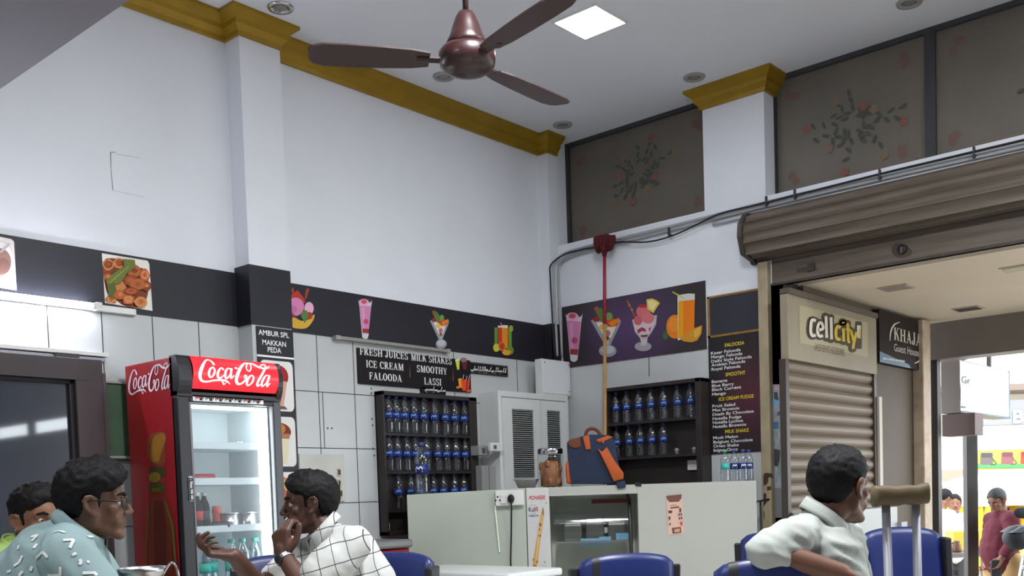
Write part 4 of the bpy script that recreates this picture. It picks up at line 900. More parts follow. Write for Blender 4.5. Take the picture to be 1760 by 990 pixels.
a, b = PY(828, 800, 5.35), PY(858, 838, 5.35); t = thing('fuse_box', 'grey double box mounted low beside the louvred cabinet', 'box', ((a.x+b.x)/2, 5.35, b.z))
m = MB(); c_ = (a.x+b.x)/2-.015; m.box((a.x, 5.35, b.z-.12), (c_-.003, AY, a.z), GREYP); m.box((c_+.003, 5.345, b.z-.12), (cx0-.005, AY, a.z), GREYP); m.build('case', t, bevel=.003)

# switch panel behind the seated man
sp = crop('Y', AY-.02, 400, 690, 3.3)
a, b = sp(378, 298), sp(640, 565); t = thing('switchboard', 'cream switch panel on the tiles behind the man in the checked shirt', 'switch panel', ((a.x+b.x)/2, AY-.02, b.z))
m = MB(); m.box((a.x, AY-.02, b.z), (b.x, AY, a.z), mat('cream_panel', (196, 196, 188), .5, var=.1, scale=5)); m.build('plate', t, bevel=.004)
for k, (x0_, y0_, x1_, y1_) in enumerate(((590, 380, 612, 425), (412, 380, 430, 420), (552, 440, 570, 480), (572, 440, 590, 482), (593, 442, 612, 484), (575, 498, 592, 540), (598, 500, 622, 545))):
    p, q = sp(x0_, y0_), sp(x1_, y1_); m = MB(); m.box((p.x, AY-.026, q.z), (q.x, AY-.02, p.z), K(186, 176, 146)); sw = m.build('switch', t, bevel=.002); m = MB(); m.box((p.x+.006, AY-.029, q.z+.012), (q.x-.006, AY-.026, p.z-.008), K(70, 64, 56)); m.build('rocker', sw)

# ---------------------------------------------------------------- ice cream counter
# built in its own frame: x runs into the counter from its front, y runs along it to the left
KX = 5.5; KT = 1.256; K0 = V((6.3, 3.30, 0)); KL = PY(699, 850, 5.2); KDIR = V((KL.x-K0.x, KL.y-K0.y, 0)); KLEN = KDIR.length; KDIR.normalize(); KN = V((KDIR.y, -KDIR.x, 0))
KTH = math.atan2(KN.y, KN.x)
def toK(p): p = V(p)-K0; return V((KX+p.dot(KN), p.dot(KDIR), p.z))
def toW(p): return K0+KN*(p[0]-KX)+KDIR*p[1]+ZV*p[2]
def PXK(px, py, x): return toK(PL(px, py, K0+KN*(x-KX), KN))
def cropK(val, x0, y0, sc): return lambda x, y, off=.002: PXK(x0+x/sc, y0+y/sc, val)-V((off, 0, 0))
KROOTS = []
def place(o): KROOTS.append(o); return o
KY0, KY1 = 0.0, PXK(903, 840, KX).y
LX, LY = KX, KLEN
LAM = mat('white_laminate', (178, 180, 172), .22, spec=.5, var=.05, scale=2)
LAMG = mat('grey_green_laminate', (184, 193, 179), .22, spec=.5, var=.05, scale=2)
oy1, oy0 = PXK(945, 900, KX).y, PXK(1097, 900, KX).y; ozt = PXK(1020, 850.5, KX).z
t = place(thing('ice_cream_counter', 'long white laminate counter with a glass display opening across the back', 'counter', (KX+.3, (KY0+KY1)/2, 0)))
m = MB(); m.box((KX, KY0, 0), (KX+.04, oy0, KT), LAM); m.build('front_panel', t, bevel=.004)
m = MB(); m.box((KX, oy0, ozt), (KX+.04, oy1, KT), LAM); m.build('front_rail', t); m = MB(); m.box((KX, oy0, 0), (KX+.04, oy1, .55), LAM); m.build('front_panel', t)
m = MB(); m.box((KX, oy1, 0), (KX+.04, KY1-.004, KT), mat('glossy_white_panel', (204, 205, 202), .2, var=.03, scale=3)); pp = m.build('poster_panel', t, bevel=.003)
m = MB(); m.box((KX+.04, KY0, 0), (KX+.5, KY0+.03, KT), LAM); m.build('end_panel', t)
m = MB(); m.box((KX+.02, KY0, KT-.03), (KX+.5, KY1, KT), LAM); m.build('worktop', t, bevel=.004)
lz = 1.236
m = MB(); m.prism([(KX, KY1, 0), (KX, LY, 0), (KX, LY, lz), (KX, KY1, KT)], (.04, 0, 0), LAMG); lp = m.build('left_panel', t, bevel=.003); lp['label'] = 'grey green end panel with the socket'
m = MB(); e = .03; A = [(KX+.02, KY1, KT-e), (KX+.02, LY, lz-e), (KX+.22, LY, lz-e), (KX+.5, 2.1, lz-e+.004), (KX+.5, KY1, KT-e)]; m.prism(A, (0, 0, .03), LAM); m.build('worktop', t)
# thin shadow-gap seam
m = MB(); m.box((KX-.001, KY1-.004, 0), (KX+.03, KY1, KT-.005), GROUT); m.build('seam', t)
# display interior
INT = mat('display_grey', (206, 208, 200), .5, var=.15, scale=4)
m = MB(); m.box((KX+.465, oy0, .55), (KX+.49, oy1, ozt), INT); m.box((KX+.04, oy0-.02, .55), (KX+.49, oy0, ozt), LAM); m.box((KX+.04, oy1, .55), (KX+.49, oy1+.02, ozt), INT); m.box((KX+.04, oy0, .52), (KX+.49, oy1, .55), INT); m.build('display_liner', t)
m = MB(); m.box((KX+.455, oy0+.02, 1.13), (KX+.465, oy1-.3, 1.16), mat('red_trim', (150, 40, 44), .5)); m.build('red_trim', t)
GK = mat('display_gasket', (54, 56, 54), .4)
prof = [(KX+.40, ozt-.01), (KX+.22, ozt-.04), (KX+.12, ozt-.1), (KX+.065, ozt-.22), (KX+.05, ozt-.4), (KX+.05, .6)]
prof = [(p[0], p[1]) for p in crv(prof, 5)]
m = MB(); vs = []; fs = []
for i, (x, z) in enumerate(prof): vs += [(x, oy0+.05, z), (x, oy1-.03, z)]
for i in range(len(prof)-1): fs.append((2*i, 2*i+1, 2*i+3, 2*i+2))
m.add(vs, fs, clear_mat('curved_glass', (.9, .92, .9), .06, .05), True); cg = m.build('curved_glass', t)
m = MB(); m.tube([(x, oy0+.05, z) for x, z in prof], .014, GK, 8); m.build('glass_edge', cg)
m = MB(); m.box((KX+.1, oy0+.06, .86), (KX+.455, oy1-.04, .875), STEEL); m.build('tray_deck', t)
LBL = mat('pale_blue_card', (120, 178, 214), .5)
for k, (pa, pb, py_, h) in enumerate(((998, 1030, 932, .05), (1030, 1050, 930, .06), (1059, 1080, 922, .045))):
    x = KX+.14; a, b = PXK(pa, py_, x), PXK(pb, py_, x); m = MB(); m.box((x, b.y, a.z-h/2), (x+.004, a.y, a.z+h/2), LBL); m.build('price_card', t)
TUB = mat('steel_tub', (104, 106, 102), .35, metal=.5)
for k in range(4):
    y = oy0+.14+k*.155; 
    if y > oy1-.1: break
    m = MB(); m.box((KX+.17, y-.065, .875), (KX+.45, y+.065, .99+.02*(k % 2)), TUB); tb = m.build('ice_cream_tub', t, bevel=.01)
    m = MB(); m.box((KX+.18, y-.055, .99+.02*(k % 2)), (KX+.44, y+.055, 1.0+.02*(k % 2)), (K(196, 198, 192), K(70, 72, 70), K(160, 190, 170), K(60, 62, 60))[k]); m.build('ice_cream', tb, bevel=.008)
for a_, b_2 in (((1040, 915), (1050, 907)), ((1062, 905), (1068, 915))):
    x = KX+.2; p, q = PXK(*a_, x), PXK(*b_2, x); m = MB(); m.obox((p+q)/2, ((0, 1, 0), (0, 0, 1), (1, 0, 0)), (.025, .02, .003), K(190, 214, 200)); m.build('scoop_card', t)
# front print: name, kulfi
f9 = cropK(KX, 890, 830, 5.5)
m = MB()
A, B = f9(104, 164), f9(258, 150); A.z = B.z = (A.z+B.z)/2; put(m, 'POHIEER', A, B, V((0, -.006, (f9(104, 128)-f9(104, 164)).z)), K(196, 30, 42), .012); m.build('lettering', pp); m = MB()
A, B = f9(104, 275), f9(192, 268); A.z = B.z = (A.z+B.z)/2; h_ = (f9(104, 232)-f9(104, 275)).z
q = A+(B-A)*.62; put(m, 'Kul', A, q, (0, 0, h_), K(40, 40, 50), .01); put(m, 'fi', q+(B-A)*.05, B, (0, 0, h_), K(196, 50, 56), .01); m.build('lettering', pp); m = MB()
A, B = f9(104, 322), f9(196, 312); A.z = B.z = (A.z+B.z)/2; put(m, 'Singapore', A, B, (0, 0, h_*.45), K(36, 50, 120), .01); m.build('lettering', pp); m = MB()
A, B = f9(118, 217), f9(178, 212); A.z = B.z; put(m, 'Creamy', A, B, (0, 0, h_*.22), K(120, 120, 124)); A, B = f9(130, 296), f9(170, 292); A.z = B.z; put(m, 'stick', A, B, (0, 0, h_*.25), K(90, 90, 96)); m.build('small_lettering', pp); m = MB()
for k in range(6): m.strip([(205+k*2, 775+k*13), (290, 770+k*13)], 2, f9, K(190, 190, 190))
m.build('fine_print', pp)
m = MB(); TAN, DTAN, STK = K(202, 160, 96), K(150, 100, 48), K(140, 96, 50)
draw(m, f9, [(STK, [(150, 800), (162, 800), (156, 885), (148, 885)]), (TAN, [(240, 228), (250, 290), (222, 490), (195, 700), (182, 795), (165, 808), (140, 790), (145, 730), (190, 470), (215, 310)]), (K(226, 190, 130), [(240, 250), (226, 360), (180, 700), (165, 760), (200, 480)]), (DTAN, blob(212, 395, 12, 20, 8)), (DTAN, blob(208, 500, 10, 12, 8)), (DTAN, blob(182, 745, 12, 12, 8)), (DTAN, blob(150, 725, 8, 12, 8)), (DTAN, blob(205, 440, 7, 12, 8)), (DTAN, [(232, 250), (240, 228), (246, 252), (244, 300), (230, 300)]), (DTAN, blob(160, 780, 10, 8, 8)), (K(70, 60, 50), blob(256, 748, 5, 8, 8)), (K(60, 60, 60), blob(270, 190, 5, 6, 8)), (K(190, 120, 90), blob(240, 872, 26, 12, 10))], .002)
m.build('kulfi_picture', pp)
# leaflet with prices
a, b = f9(1405, 115), f9(1568, 490); x = KX-.003
m = MB(); m.poly([f9(1403, 120, .003), f9(1552, 105, .003), f9(1572, 480, .003), f9(1424, 496, .003)], K(214, 176, 158)); lf = place(m.build('price_leaflet')); tag(lf, 'pale pink price leaflet taped on the white counter front', 'leaflet')
m = MB(); BRD = K(112, 74, 66)
draw(m, f9, [(BRD, [(1403, 122), (1550, 107), (1546, 145), (1520, 178), (1430, 180), (1408, 150)]), (BRD, [(1455, 425), (1540, 415), (1546, 470), (1462, 482)]), (K(196, 150, 130), [(1478, 438), (1530, 430), (1532, 462), (1482, 468)]), (K(76, 60, 56), [(1440, 232), (1524, 220), (1524, 232), (1446, 242)])]+[(K(70, 62, 60), [(x_, y_), (x_+w_, y_-2), (x_+w_-3, y_+h_-2), (x_+4, y_+h_)]) for x_, y_, w_, h_ in ((1420, 262, 40, 24), (1424, 318, 18, 34), (1524, 240, 20, 40), (1515, 290, 16, 22), (1536, 288, 16, 22), (1520, 324, 16, 22), (1540, 322, 16, 22), (1430, 380, 16, 20))]+[(K(186, 70, 60), [(1534, 368), (1556, 366), (1554, 402), (1538, 402)]), (K(96, 80, 76), [(1440, 212), (1500, 205), (1500, 209), (1440, 216)])], .004)
m.build('printing', lf)
# socket plate with plug and cable on the angled panel
def PA(px, py): return PXK(px, py, KX)
n = V((1, 0, 0)); s_ = V((0, -1, 0))
c = PA(876, 856); t2 = place(thing('power_socket', 'white twin socket plate with black plug on the counter end panel', 'socket', c-n*.02))
w2 = (PA(900, 856)-PA(852, 856)).length/2; h2 = .052
m = MB(); m.obox(c-n*.022, (s_, ZV, n), (w2, h2, .02), WPL); m.build('plate', t2, bevel=.005)
m = MB()
for px, py in ((856, 854), (853, 860), (860, 860)): m.lathe(PA(px, py)-n*.044, [(.001, 0), (.006, 0)], K(30, 30, 30), 10, n.to_track_quat('Z', 'Y').to_matrix())
m.build('pin_hole', t2)
q = PA(866, 858); m = MB(); m.obox(q-n*.046, (s_, ZV, n), (.018, .03, .006), WPL); m.build('rocker', t2, bevel=.002)
pl = place(thing('plug', 'black plug with hanging cable in the counter socket', 'plug', PA(879, 858)-n*.05))
q = PA(879, 857)-n*.06; m = MB(); m.ell(q, (.024, .024, .03), K(28, 28, 30)); m.build('body', pl)
m = MB(); m.tube([q+V((0, 0, -.02)), PA(880, 875)-n*.05, PA(879, 920)-n*.02, PA(878, 960)-n*.015, PA(879, 1000)-n*.015, PA(880, 1060)-n*.02], .006, K(28, 28, 30), 6); m.build('cable', pl)
m = MB()
P = [PA(851, 869)-n*.006, PA(855, 910)-n*.006, PA(859, 949)-n*.006]
LS = place(thing('led_strip', 'short strip of tiny lit white dots on the counter end panel', 'light strip', P[2]))
m.obox((P[0]+P[2])/2+n*.003, ((P[2]-P[0]).normalized(), s_, n), ((P[2]-P[0]).length/2, .008, .003), K(150, 156, 146)); m.build('tape', LS)
m = MB()
for k in range(26):
    u = (k+.5)/26; m.obox(P[0]+(P[2]-P[0])*u-n*.001, ((P[2]-P[0]).normalized(), s_, n), (.0028, .0045, .002), mat('strip_led_glow', (240, 244, 240), .5, emit=.6))
m.build('led', LS)
# latch between counter end and door post
# ---------------------------------------------------------------- things on the counter
p = V((KX+.2, PXK(946, 800, KX+.2).y, KT+.001)); r = .095
jar = place(thing('biscuit_jar', 'large clear jar of brown biscuits with a steel lid on the counter', 'jar', p))
hj = PXK(946, 771, KX+.2).z-KT
m = MB(); m.lathe(p, [(r*.9, 0), (r, .012), (r, hj*.8), (r*.9, hj*.86), (r*.86, hj*.88)], GLASS, 28); m.build('glass', jar)
m = MB(); m.lathe(p, [(r*.93, hj*.85), (r*.95, hj*.86), (r*.95, hj*.97), (r*.9, hj), (.001, hj)], CHROME, 28); m.build('lid', jar)
BIS = mat('biscuit_brown', (150, 98, 66), .8, var=.35, scale=22, bump=.3, bscale=60)
m = MB(); rr = random.Random(5)
for k in range(46):
    a = rr.random()*6.28; q = r*.7*math.sqrt(rr.random()); z = .02+hj*.62*rr.random()
    m.ell(p+V((q*math.cos(a), q*math.sin(a), z)), (.024, .02, .03), BIS, None, 10, 6)
m.lathe(p, [(r*.5, .004), (r*.76, .01), (r*.76, hj*.6), (r*.4, hj*.68), (.001, hj*.68)], BIS, 20); o_ = m.build('biscuits', jar); o_['kind'] = 'stuff'
p = V((KX+.12, PXK(905, 830, KX+.12).y, KT+.001)); m = MB(); m.lathe(p, [(.06, 0), (.085, .055), (.094, .058), (.094, .062), (.08, .058), (.056, .004), (.001, .004)], STEEL, 28); place(tag(m.build('steel_bowl'), 'shallow steel bowl on the counter left of the biscuit jar', 'bowl'))
p = PA(722, 846)+n*.12; p.z = lz+.002
hb_ = .365
place(bottle('water_bottle', 'big clear water bottle standing alone on the counter end before the bottle shelf', p, hb_, BCAP, BLAB, None, WHT, (-1, .3, 0)))
for k, (px, capm, labm, lab, dx) in enumerate(((1246, mat('green_cap', (60, 150, 110), .4), TEAL, 'small water bottle with teal label on the counter end', 0), (1262, BCAP, BLAB, 'blue labelled water bottle touching the teal labelled one on the counter end', .02), (1277, BCAP, BLAB, 'third bottle of four on the counter end, blue label', .0), (1287, BCAP, BLAB, 'rightmost bottle of four on the counter end, half hidden', .07))):
    x = KX+.3+dx; p = V((x, PXK(px, 800, x).y, KT+.001)); place(bottle('water_bottle', lab, p, .225, capm, labm, 'four bottles at the counter end', WHT if k else None, (-1, 0, 0)))
# backpack
bp = cropK(KX+.12, 930, 600, 3.807)
by = PXK(1018, 800, KX+.2).y; bp0 = V((KX+.22, by, KT+.001))
NAVY, ORGF, TANF = mat('navy_fabric', (30, 42, 66), .85, var=.15, scale=12, bump=.15, bscale=200), mat('orange_fabric', (178, 84, 36), .85, var=.12, scale=12, bump=.15, bscale=200), mat('brown_fabric', (104, 56, 38), .85, var=.2, scale=12)
bag = place(thing('backpack', 'navy blue and orange backpack sitting on the white counter', 'backpack', bp0))
def fb(x, y, dx): return PXK(930+x/3.807, 600+y/3.807, KX+dx)
def slab(out, d0, d1, mt, name, par, bev=.02, inset=.0):
    m = MB(); a = [fb(x, y, d0) for x, y in out]; b = [p+V((d1-d0, 0, 0)) for p in a]; m.prism(a, (d1-d0, 0, 0), mt); o = m.build(name, par, bevel=bev, seg=3)
    for p_ in o.data.polygons: p_.use_smooth = True
    return o
slab(crv([(185, 880), (170, 640), (178, 605), (225, 585), (310, 560), (440, 565), (478, 600), (495, 700), (520, 800), (535, 882)], 3), .1, .32, NAVY, 'body', bag)
slab([(225, 650), (185, 640), (172, 610), (190, 590), (255, 575), (262, 640)], .088, .13, TANF, 'pocket', bag, .008)
slab([(270, 572), (312, 560), (326, 655), (292, 660)], .085, .12, ORGF, 'front_tab', bag, .006)
slab([(355, 595), (440, 565), (470, 575), (420, 600), (380, 612)], .09, .2, ORGF, 'top_patch', bag, .006)
slab([(165, 735), (180, 730), (210, 880), (165, 880), (158, 780)], .1, .26, ORGF, 'side_pocket', bag, .01)
slab([(370, 650), (400, 672), (430, 640), (480, 730), (540, 810), (540, 850), (475, 868), (430, 770)], .068, .1, ORGF, 'shoulder_strap', bag, .008)
slab([(490, 872), (548, 858), (556, 905), (505, 915), (492, 890)], -.02, .01, NAVY, 'strap_end', bag, .006)
m = MB(); m.tube([fb(x, y, .2) for x, y in crv([(292, 568), (300, 535), (330, 520), (365, 530), (390, 562)], 4)], .012, TANF, 8); m.build('handle', bag)
m = MB(); m.obox(fb(405, 600, .085), ((0, 1, 0), ZV, (1, 0, 0)), (.006, .016, .003), ORGF); m.build('logo_tab', bag)
q = fb(636, 885, .0); m = MB(); m.obox(V((KX-.004, q.y, q.z-.0)), ((0, 1, .2), (0, -.2, 1), (1, 0, 0)), (.022, .012, .004), K(30, 30, 32)); place(tag(m.build('black_clip', bevel=.002), 'small black clip on the counter top edge right of the backpack', 'clip'))

for o_ in KROOTS:
    o_.location = toW(o_.location); o_.rotation_euler.z = KTH

# ---------------------------------------------------------------- red cobweb broom leaning on the right wall
top = PX(1039, 436, BX-.11); q_ = PX(1040, 745, BX-.25); foot = top+(q_-top)*(top.z/(top.z-q_.z))
BRM = mat('red_bristles', (92, 22, 28), .9, var=.4, scale=60, bump=.5, bscale=200)
t = thing('cobweb_broom', 'long broom with a dark red bristle head leaning on the right wall', 'broom', foot)
mid_ = foot+(top-foot)*((PX(1042, 560, BX-.1).z)/top.z)
m = MB(); m.tube([foot, mid_], .014, mat('bamboo', (176, 138, 84), .6, var=.15, scale=12), 10); m.build('bamboo_pole', t)
m = MB(); m.tube([mid_, top], [.015, .013], mat('red_pole', (150, 30, 48), .4), 10); m.build('red_pole', t)
m = MB(); rr = random.Random(3); wb = .078
m.tube([top+V((0, 0, -.03)), top+V((0, 0, .03)), top+V((0, 0, .06))], [.014, .03, .04], BRM, 10)
for k in range(170):
    a = rr.uniform(-1, 1); b = rr.uniform(-.5, .5); z0_ = rr.uniform(.0, .05)
    p0_ = top+V((b*.05, a*wb*.92, .01+z0_)); L = .085+.02*rr.random(); p1_ = top+V((min(.04, b*.09), a*wb, .045+L*(1-.1*a*a)))
    m.tube([p0_, (p0_+p1_)/2+V((0, a*.012, .01)), p1_], [.008, .009, .006], BRM, 4)
m.build('bristle_head', t)
# ---------------------------------------------------------------- conduits and cables on the right wall
PVC = mat('grey_conduit', (158, 160, 162), .5); CBL = mat('black_cable', (26, 26, 28), .5)
def wallpath(pts, off):
    L = [PY(x, y, 5.385-off*.6) if x < 970 and y > 445 else PX(x, y, BX-off) for x, y in pts]
    if pts[-1][0] > 1780: e = (L[-1]-L[-2]).normalized(); L.append(L[-1]+e*((L[-1].y+2.1)/-e.y))
    return L
for k, (o_, lab, pts, r, mt) in enumerate((
    (.03, 'outer grey conduit rising in the corner and running under the windows', [(958, 612), (954, 530), (952, 470), (955, 450), (974, 434), (1036, 417), (1120, 397), (1240, 367), (1340, 342), (1560, 291), (1790, 238)], .011, PVC),
    (.02, 'second grey conduit running just below the first on the right wall', [(966, 612), (962, 530), (960, 475), (963, 455), (982, 441), (1036, 425), (1120, 404), (1240, 373), (1340, 349), (1560, 298), (1790, 246)], .011, PVC),
    (.02, 'third pale conduit lowest of the pipes above the shutter', [(1225, 385), (1340, 358), (1560, 306), (1790, 255)], .014, mat('painted_conduit', (176, 178, 182), .6)))):
    m = MB(); m.tube(crv(wallpath(pts, o_), 5), r, mt, 8); tag(m.build('conduit_pipe'), lab, 'pipe', 'conduits on the right wall')
m = MB(); m.tube(crv(wallpath([(1000, 429), (1030, 424), (1060, 416), (1110, 416), (1150, 407), (1190, 390), (1235, 368), (1300, 352), (1400, 327), (1520, 297), (1600, 278), (1790, 233)], .045), 5), .007, CBL, 6); tag(m.build('cable'), 'black cable sagging from the broom head along the right wall pipes', 'cable')
m = MB(); m.tube(crv(wallpath([(953, 610), (949, 540), (946, 480), (947, 455), (971, 437), (1000, 430)], .05), 5), .007, CBL, 6); tag(m.build('cable'), 'black cable climbing the wall corner beside the grey conduits', 'cable')
for k, (x, y) in enumerate(((1366, 334), (1512, 300), (1674, 262), (1317, 346), (1150, 399))):
    p = PX(x, y, BX-.04); m = MB(); m.obox(p, ((1, 0, 0), (0, 1, 0), ZV), (.012, .006, .035), K(60, 60, 62)); m.obox(p+V((.02, 0, -.02)), ((1, 0, 0), (0, 1, 0), ZV), (.022, .012, .006), K(60, 60, 62))
    tag(m.build('cable_clip', bevel=.002), 'small dark cable clip, %s along the pipes from the right edge' % ('third', 'second', 'first', 'fourth', 'fifth')[k], 'clip', 'cable clips on the right wall')

# ---------------------------------------------------------------- rolled shutter over the opening
SHU = mat('worn_brown_shutter', (96, 86, 74), .5, metal=.15, var=.3, scale=5, stretch=(3, .35, 5), bump=.15, bscale=30)
SHD = mat('dark_shutter_steel', (66, 58, 52), .55, metal=.2, var=.3, scale=7)
ye = PX(1294, 372, BX).y
hp_ = [PY(x, y, ye) for x, y in ((1294, 372), (1280, 371), (1271, 388), (1270, 410), (1276, 436), (1292, 448), (1303, 456))]
hp_ = [(BX, hp_[0].z+.0)]+[(min(p.x, BX-.01), p.z) for p in hp_[1:]]
P = crv(hp_, 14); prof = []
for i, (x, z) in enumerate(P):
    a, b = P[max(0, i-1)], P[min(len(P)-1, i+1)]; tx, tz_ = b[0]-a[0], b[1]-a[1]; L = math.hypot(tx, tz_) or 1
    u = i/(len(P)-1); w = .03*(abs(math.sin(u*math.pi*9))**.4-.75)*min(1, u*8)*min(1, (1-u)*8)
    prof.append((x-tz_/L*w*-1*-1, z+tx/L*w*-1*-1))
YR = -2.2
t = thing('rolling_shutter', 'rolled up worn brown steel shutter in its hood above the shop opening', 'shutter', (BX-.15, (ye+YR)/2, hp_[-1][1]))
m = MB(); vs = []; fs = []
for x, z in prof: vs += [(x, ye-.03, z), (x, YR, z)]
for i in range(len(prof)-1): fs.append((2*i, 2*i+1, 2*i+3, 2*i+2))
m.add(vs, fs, SHU, False); hood = m.build('hood', t)
m = MB(); c_ = [(x, ye, z) for x, z in hp_]
big = [(BX, hp_[0][1]+.012)]+[(x-.022, z+.01*(1 if i < 3 else -1)) for i, (x, z) in enumerate(hp_[1:])]+[(BX, hp_[-1][1]-.012)]
m.prism([(x, ye-.03, z) for x, z in big], (0, .035, 0), SHD); m.build('end_plate', t)
sb = PX(1344, 489.5, BX).z; zt_ = hp_[-1][1]
m = MB(); m.box((BX-.012, YR, sb), (BX+.03, OY+.08, zt_+.02), SHU); m.box((BX-.02, YR, sb), (BX+.035, OY+.08, sb+.018), SHD); m.box((BX-.016, YR, zt_-.03), (BX-.012, OY+.08, zt_-.02), SHD)
bt = m.build('bottom_rail', t, bevel=.002)
f10 = crop('X', BX-.012, 1260, 250, 3.194)
m = MB(); ST = mat('rust_stain', (70, 60, 52), .8)
draw(m, f10, [(ST, crv([(870, 560), (900, 535), (950, 550), (985, 590), (930, 620), (880, 600)], 3, True)), (ST, [(345, 680), (450, 655), (465, 685), (350, 700)])], .001); m.build('stain', bt)
m = MB(); p = f10(932, 570); m.lathe(p+V((-.02, 0, 0)), [(.001, 0), (.028, 0), (.032, .02)], K(40, 36, 34), 16, Matrix(((0, 0, 1), (0, 1, 0), (1, 0, 0)))); m.box((p.x-.03, p.y-.008, p.z-.03), (p.x-.018, p.y+.008, p.z+.012), CHROME); m.build('lock', bt)
p, q = f10(410, 650), f10(450, 685); m = MB(); m.box((p.x-.012, q.y, q.z), (p.x, p.y, p.z), SHD); m.build('hasp', bt)
# worn post (guide rail) and black jamb
PST = mat('worn_cream_post', (164, 150, 122), .6, var=.3, scale=7, stretch=(1, 1, .5))
pa, pb = PX(1306, 640, BX-.05).y, PX(1323, 640, BX-.05).y
t = thing('door_post', 'worn cream steel post with peeling paint at the shutter opening', 'post', (BX-.03, (pa+pb)/2, 0))
m = MB(); m.box((BX-.06, pb, 0), (BX+.0, pa, zt_-.01), PST); m.build('post', t, bevel=.006)
f11 = crop('X', BX-.061, 1200, 760, 4.303); m = MB(); RU = mat('rust_brown', (66, 44, 34), .8)
draw(m, f11, [(RU, crv([(484, 240), (510, 228), (550, 235), (548, 258), (520, 262), (515, 300), (486, 320)], 3, True)), (RU, [(508, 330), (538, 325), (540, 352), (512, 360)]), (RU, crv([(484, 380), (505, 385), (500, 430), (490, 470), (486, 440)], 3, True)), (RU, [(484, 500), (492, 520), (490, 580), (484, 560)])], .001); m.build('peeling_patch', t)
jb = PX(1353, 640, BX).y
m = MB(); m.box((BX, jb, 0), (BX+.2, pb+.01, sb+.02), mat('dark_jamb', (44, 42, 46), .5, var=.15, scale=5)); struct(m.build('trim_3'))
f12 = crop('X', BX, 1300, 480, 4.125)
m = MB(); m.poly([f12(118, 745), f12(215, 745), f12(218, 1000), f12(222, 1690), f12(126, 1690), f12(116, 1000)], mat('weathered_paper', (150, 160, 166), .7, var=.3, scale=14, stretch=(1, 3, 1)))
for k, (c, p) in enumerate(((K(120, 170, 200), [(120, 850), (215, 860), (215, 900), (120, 890)]), (K(196, 150, 160), [(130, 760), (200, 760), (200, 790), (130, 785)]), (K(70, 76, 84), [(125, 800), (150, 800), (160, 860), (128, 850)]), (K(70, 110, 150), [(120, 1010), (160, 1010), (160, 1060), (120, 1060)]), (K(64, 66, 72), [(118, 1200), (170, 1210), (165, 1330), (120, 1320)]), (K(126, 150, 146), [(160, 1300), (215, 1300), (215, 1380), (150, 1390)]), (K(120, 122, 126), [(124, 1480), (220, 1480), (222, 1690), (126, 1690)]), (K(90, 92, 96), [(150, 940), (180, 930), (190, 960), (150, 970)]))): m.poly([f12(x, y, .003+k*.0003) for x, y in p], c)
tag(m.build('torn_stickers'), 'torn pale posters pasted on the dark jamb beside the cream post', 'poster')
m = MB(); a = PX(1300, 862, BX-.25); b = PX(1322, 858, BX-.06)
LAT = mat('latch_black', (36, 34, 34), .5)
lt = thing('latch_rod', 'black latch arm with a long rod between counter and cream post', 'latch', (b.x-.02, b.y+.02, .85))
m.tube([PX(1297, 872, BX-.2), PX(1300, 862, BX-.2), PX(1312, 860, BX-.1), b], .008, LAT, 6); m.build('arm', lt)
m = MB(); m.tube([PX(1307, 862, BX-.12), PX(1309, 920, BX-.12)-V((0, 0, .4))], .008, LAT, 6); m.build('rod', lt)

# ---------------------------------------------------------------- covered passage outside
CY = 3.30                                       # shop wall along the passage
SOZ = sb+.012
EX = PZ(1601, 556, SOZ).x
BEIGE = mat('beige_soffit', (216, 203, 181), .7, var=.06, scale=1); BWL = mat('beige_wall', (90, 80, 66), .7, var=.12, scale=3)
GZ = -.45
m = MB(); m.box((BX+.2, -2.0, SOZ), (EX, CY+.2, SOZ+.2), BEIGE); struct(m.build('ceiling'))
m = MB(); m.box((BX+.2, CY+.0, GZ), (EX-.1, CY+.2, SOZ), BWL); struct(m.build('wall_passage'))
m = MB(); m.box((BX+.2, -8, GZ), (EX, CY, -.1), mat('passage_floor', (140, 134, 126), .6, var=.15, scale=3)); struct(m.build('floor'))
m = MB(); m.box((EX, -25, GZ-.2), (60, 40, GZ), mat('street', (150, 144, 136), .85, var=.2, scale=1)); struct(m.build('ground'))
m = MB(); m.box((EX, -2.0, PX(1660, 612, EX).z), (EX+.25, CY+.9, SOZ+.9), mat('fascia_grey', (120, 112, 106), .6, var=.1, scale=3)); struct(m.build('trim_4'))
for (x, y), lab in (((1541, 494), 'square frosted light in the beige passage soffit, nearest the shutter'), ((1664, 530), 'small slot light in the beige passage soffit above the street end'), ((1752, 460), 'square downlight at the right edge of the beige soffit')):
    p = PZ(x, y, SOZ); t = thing('soffit_light', lab, 'soffit light', (p.x, p.y, SOZ)); m = MB(); m.box((p.x-.1, p.y-.11, SOZ-.008), (p.x+.1, p.y+.11, SOZ), mat('soffit_ring', (176, 166, 150), .5)); m.build('ring', t, bevel=.003)
    m = MB(); m.box((p.x-.08, p.y-.09, SOZ-.011), (p.x+.08, p.y+.09, SOZ-.008), mat('soffit_glass', (150, 142, 130), .4) if x != 1664 else K(60, 54, 48)); m.build('lens', t)
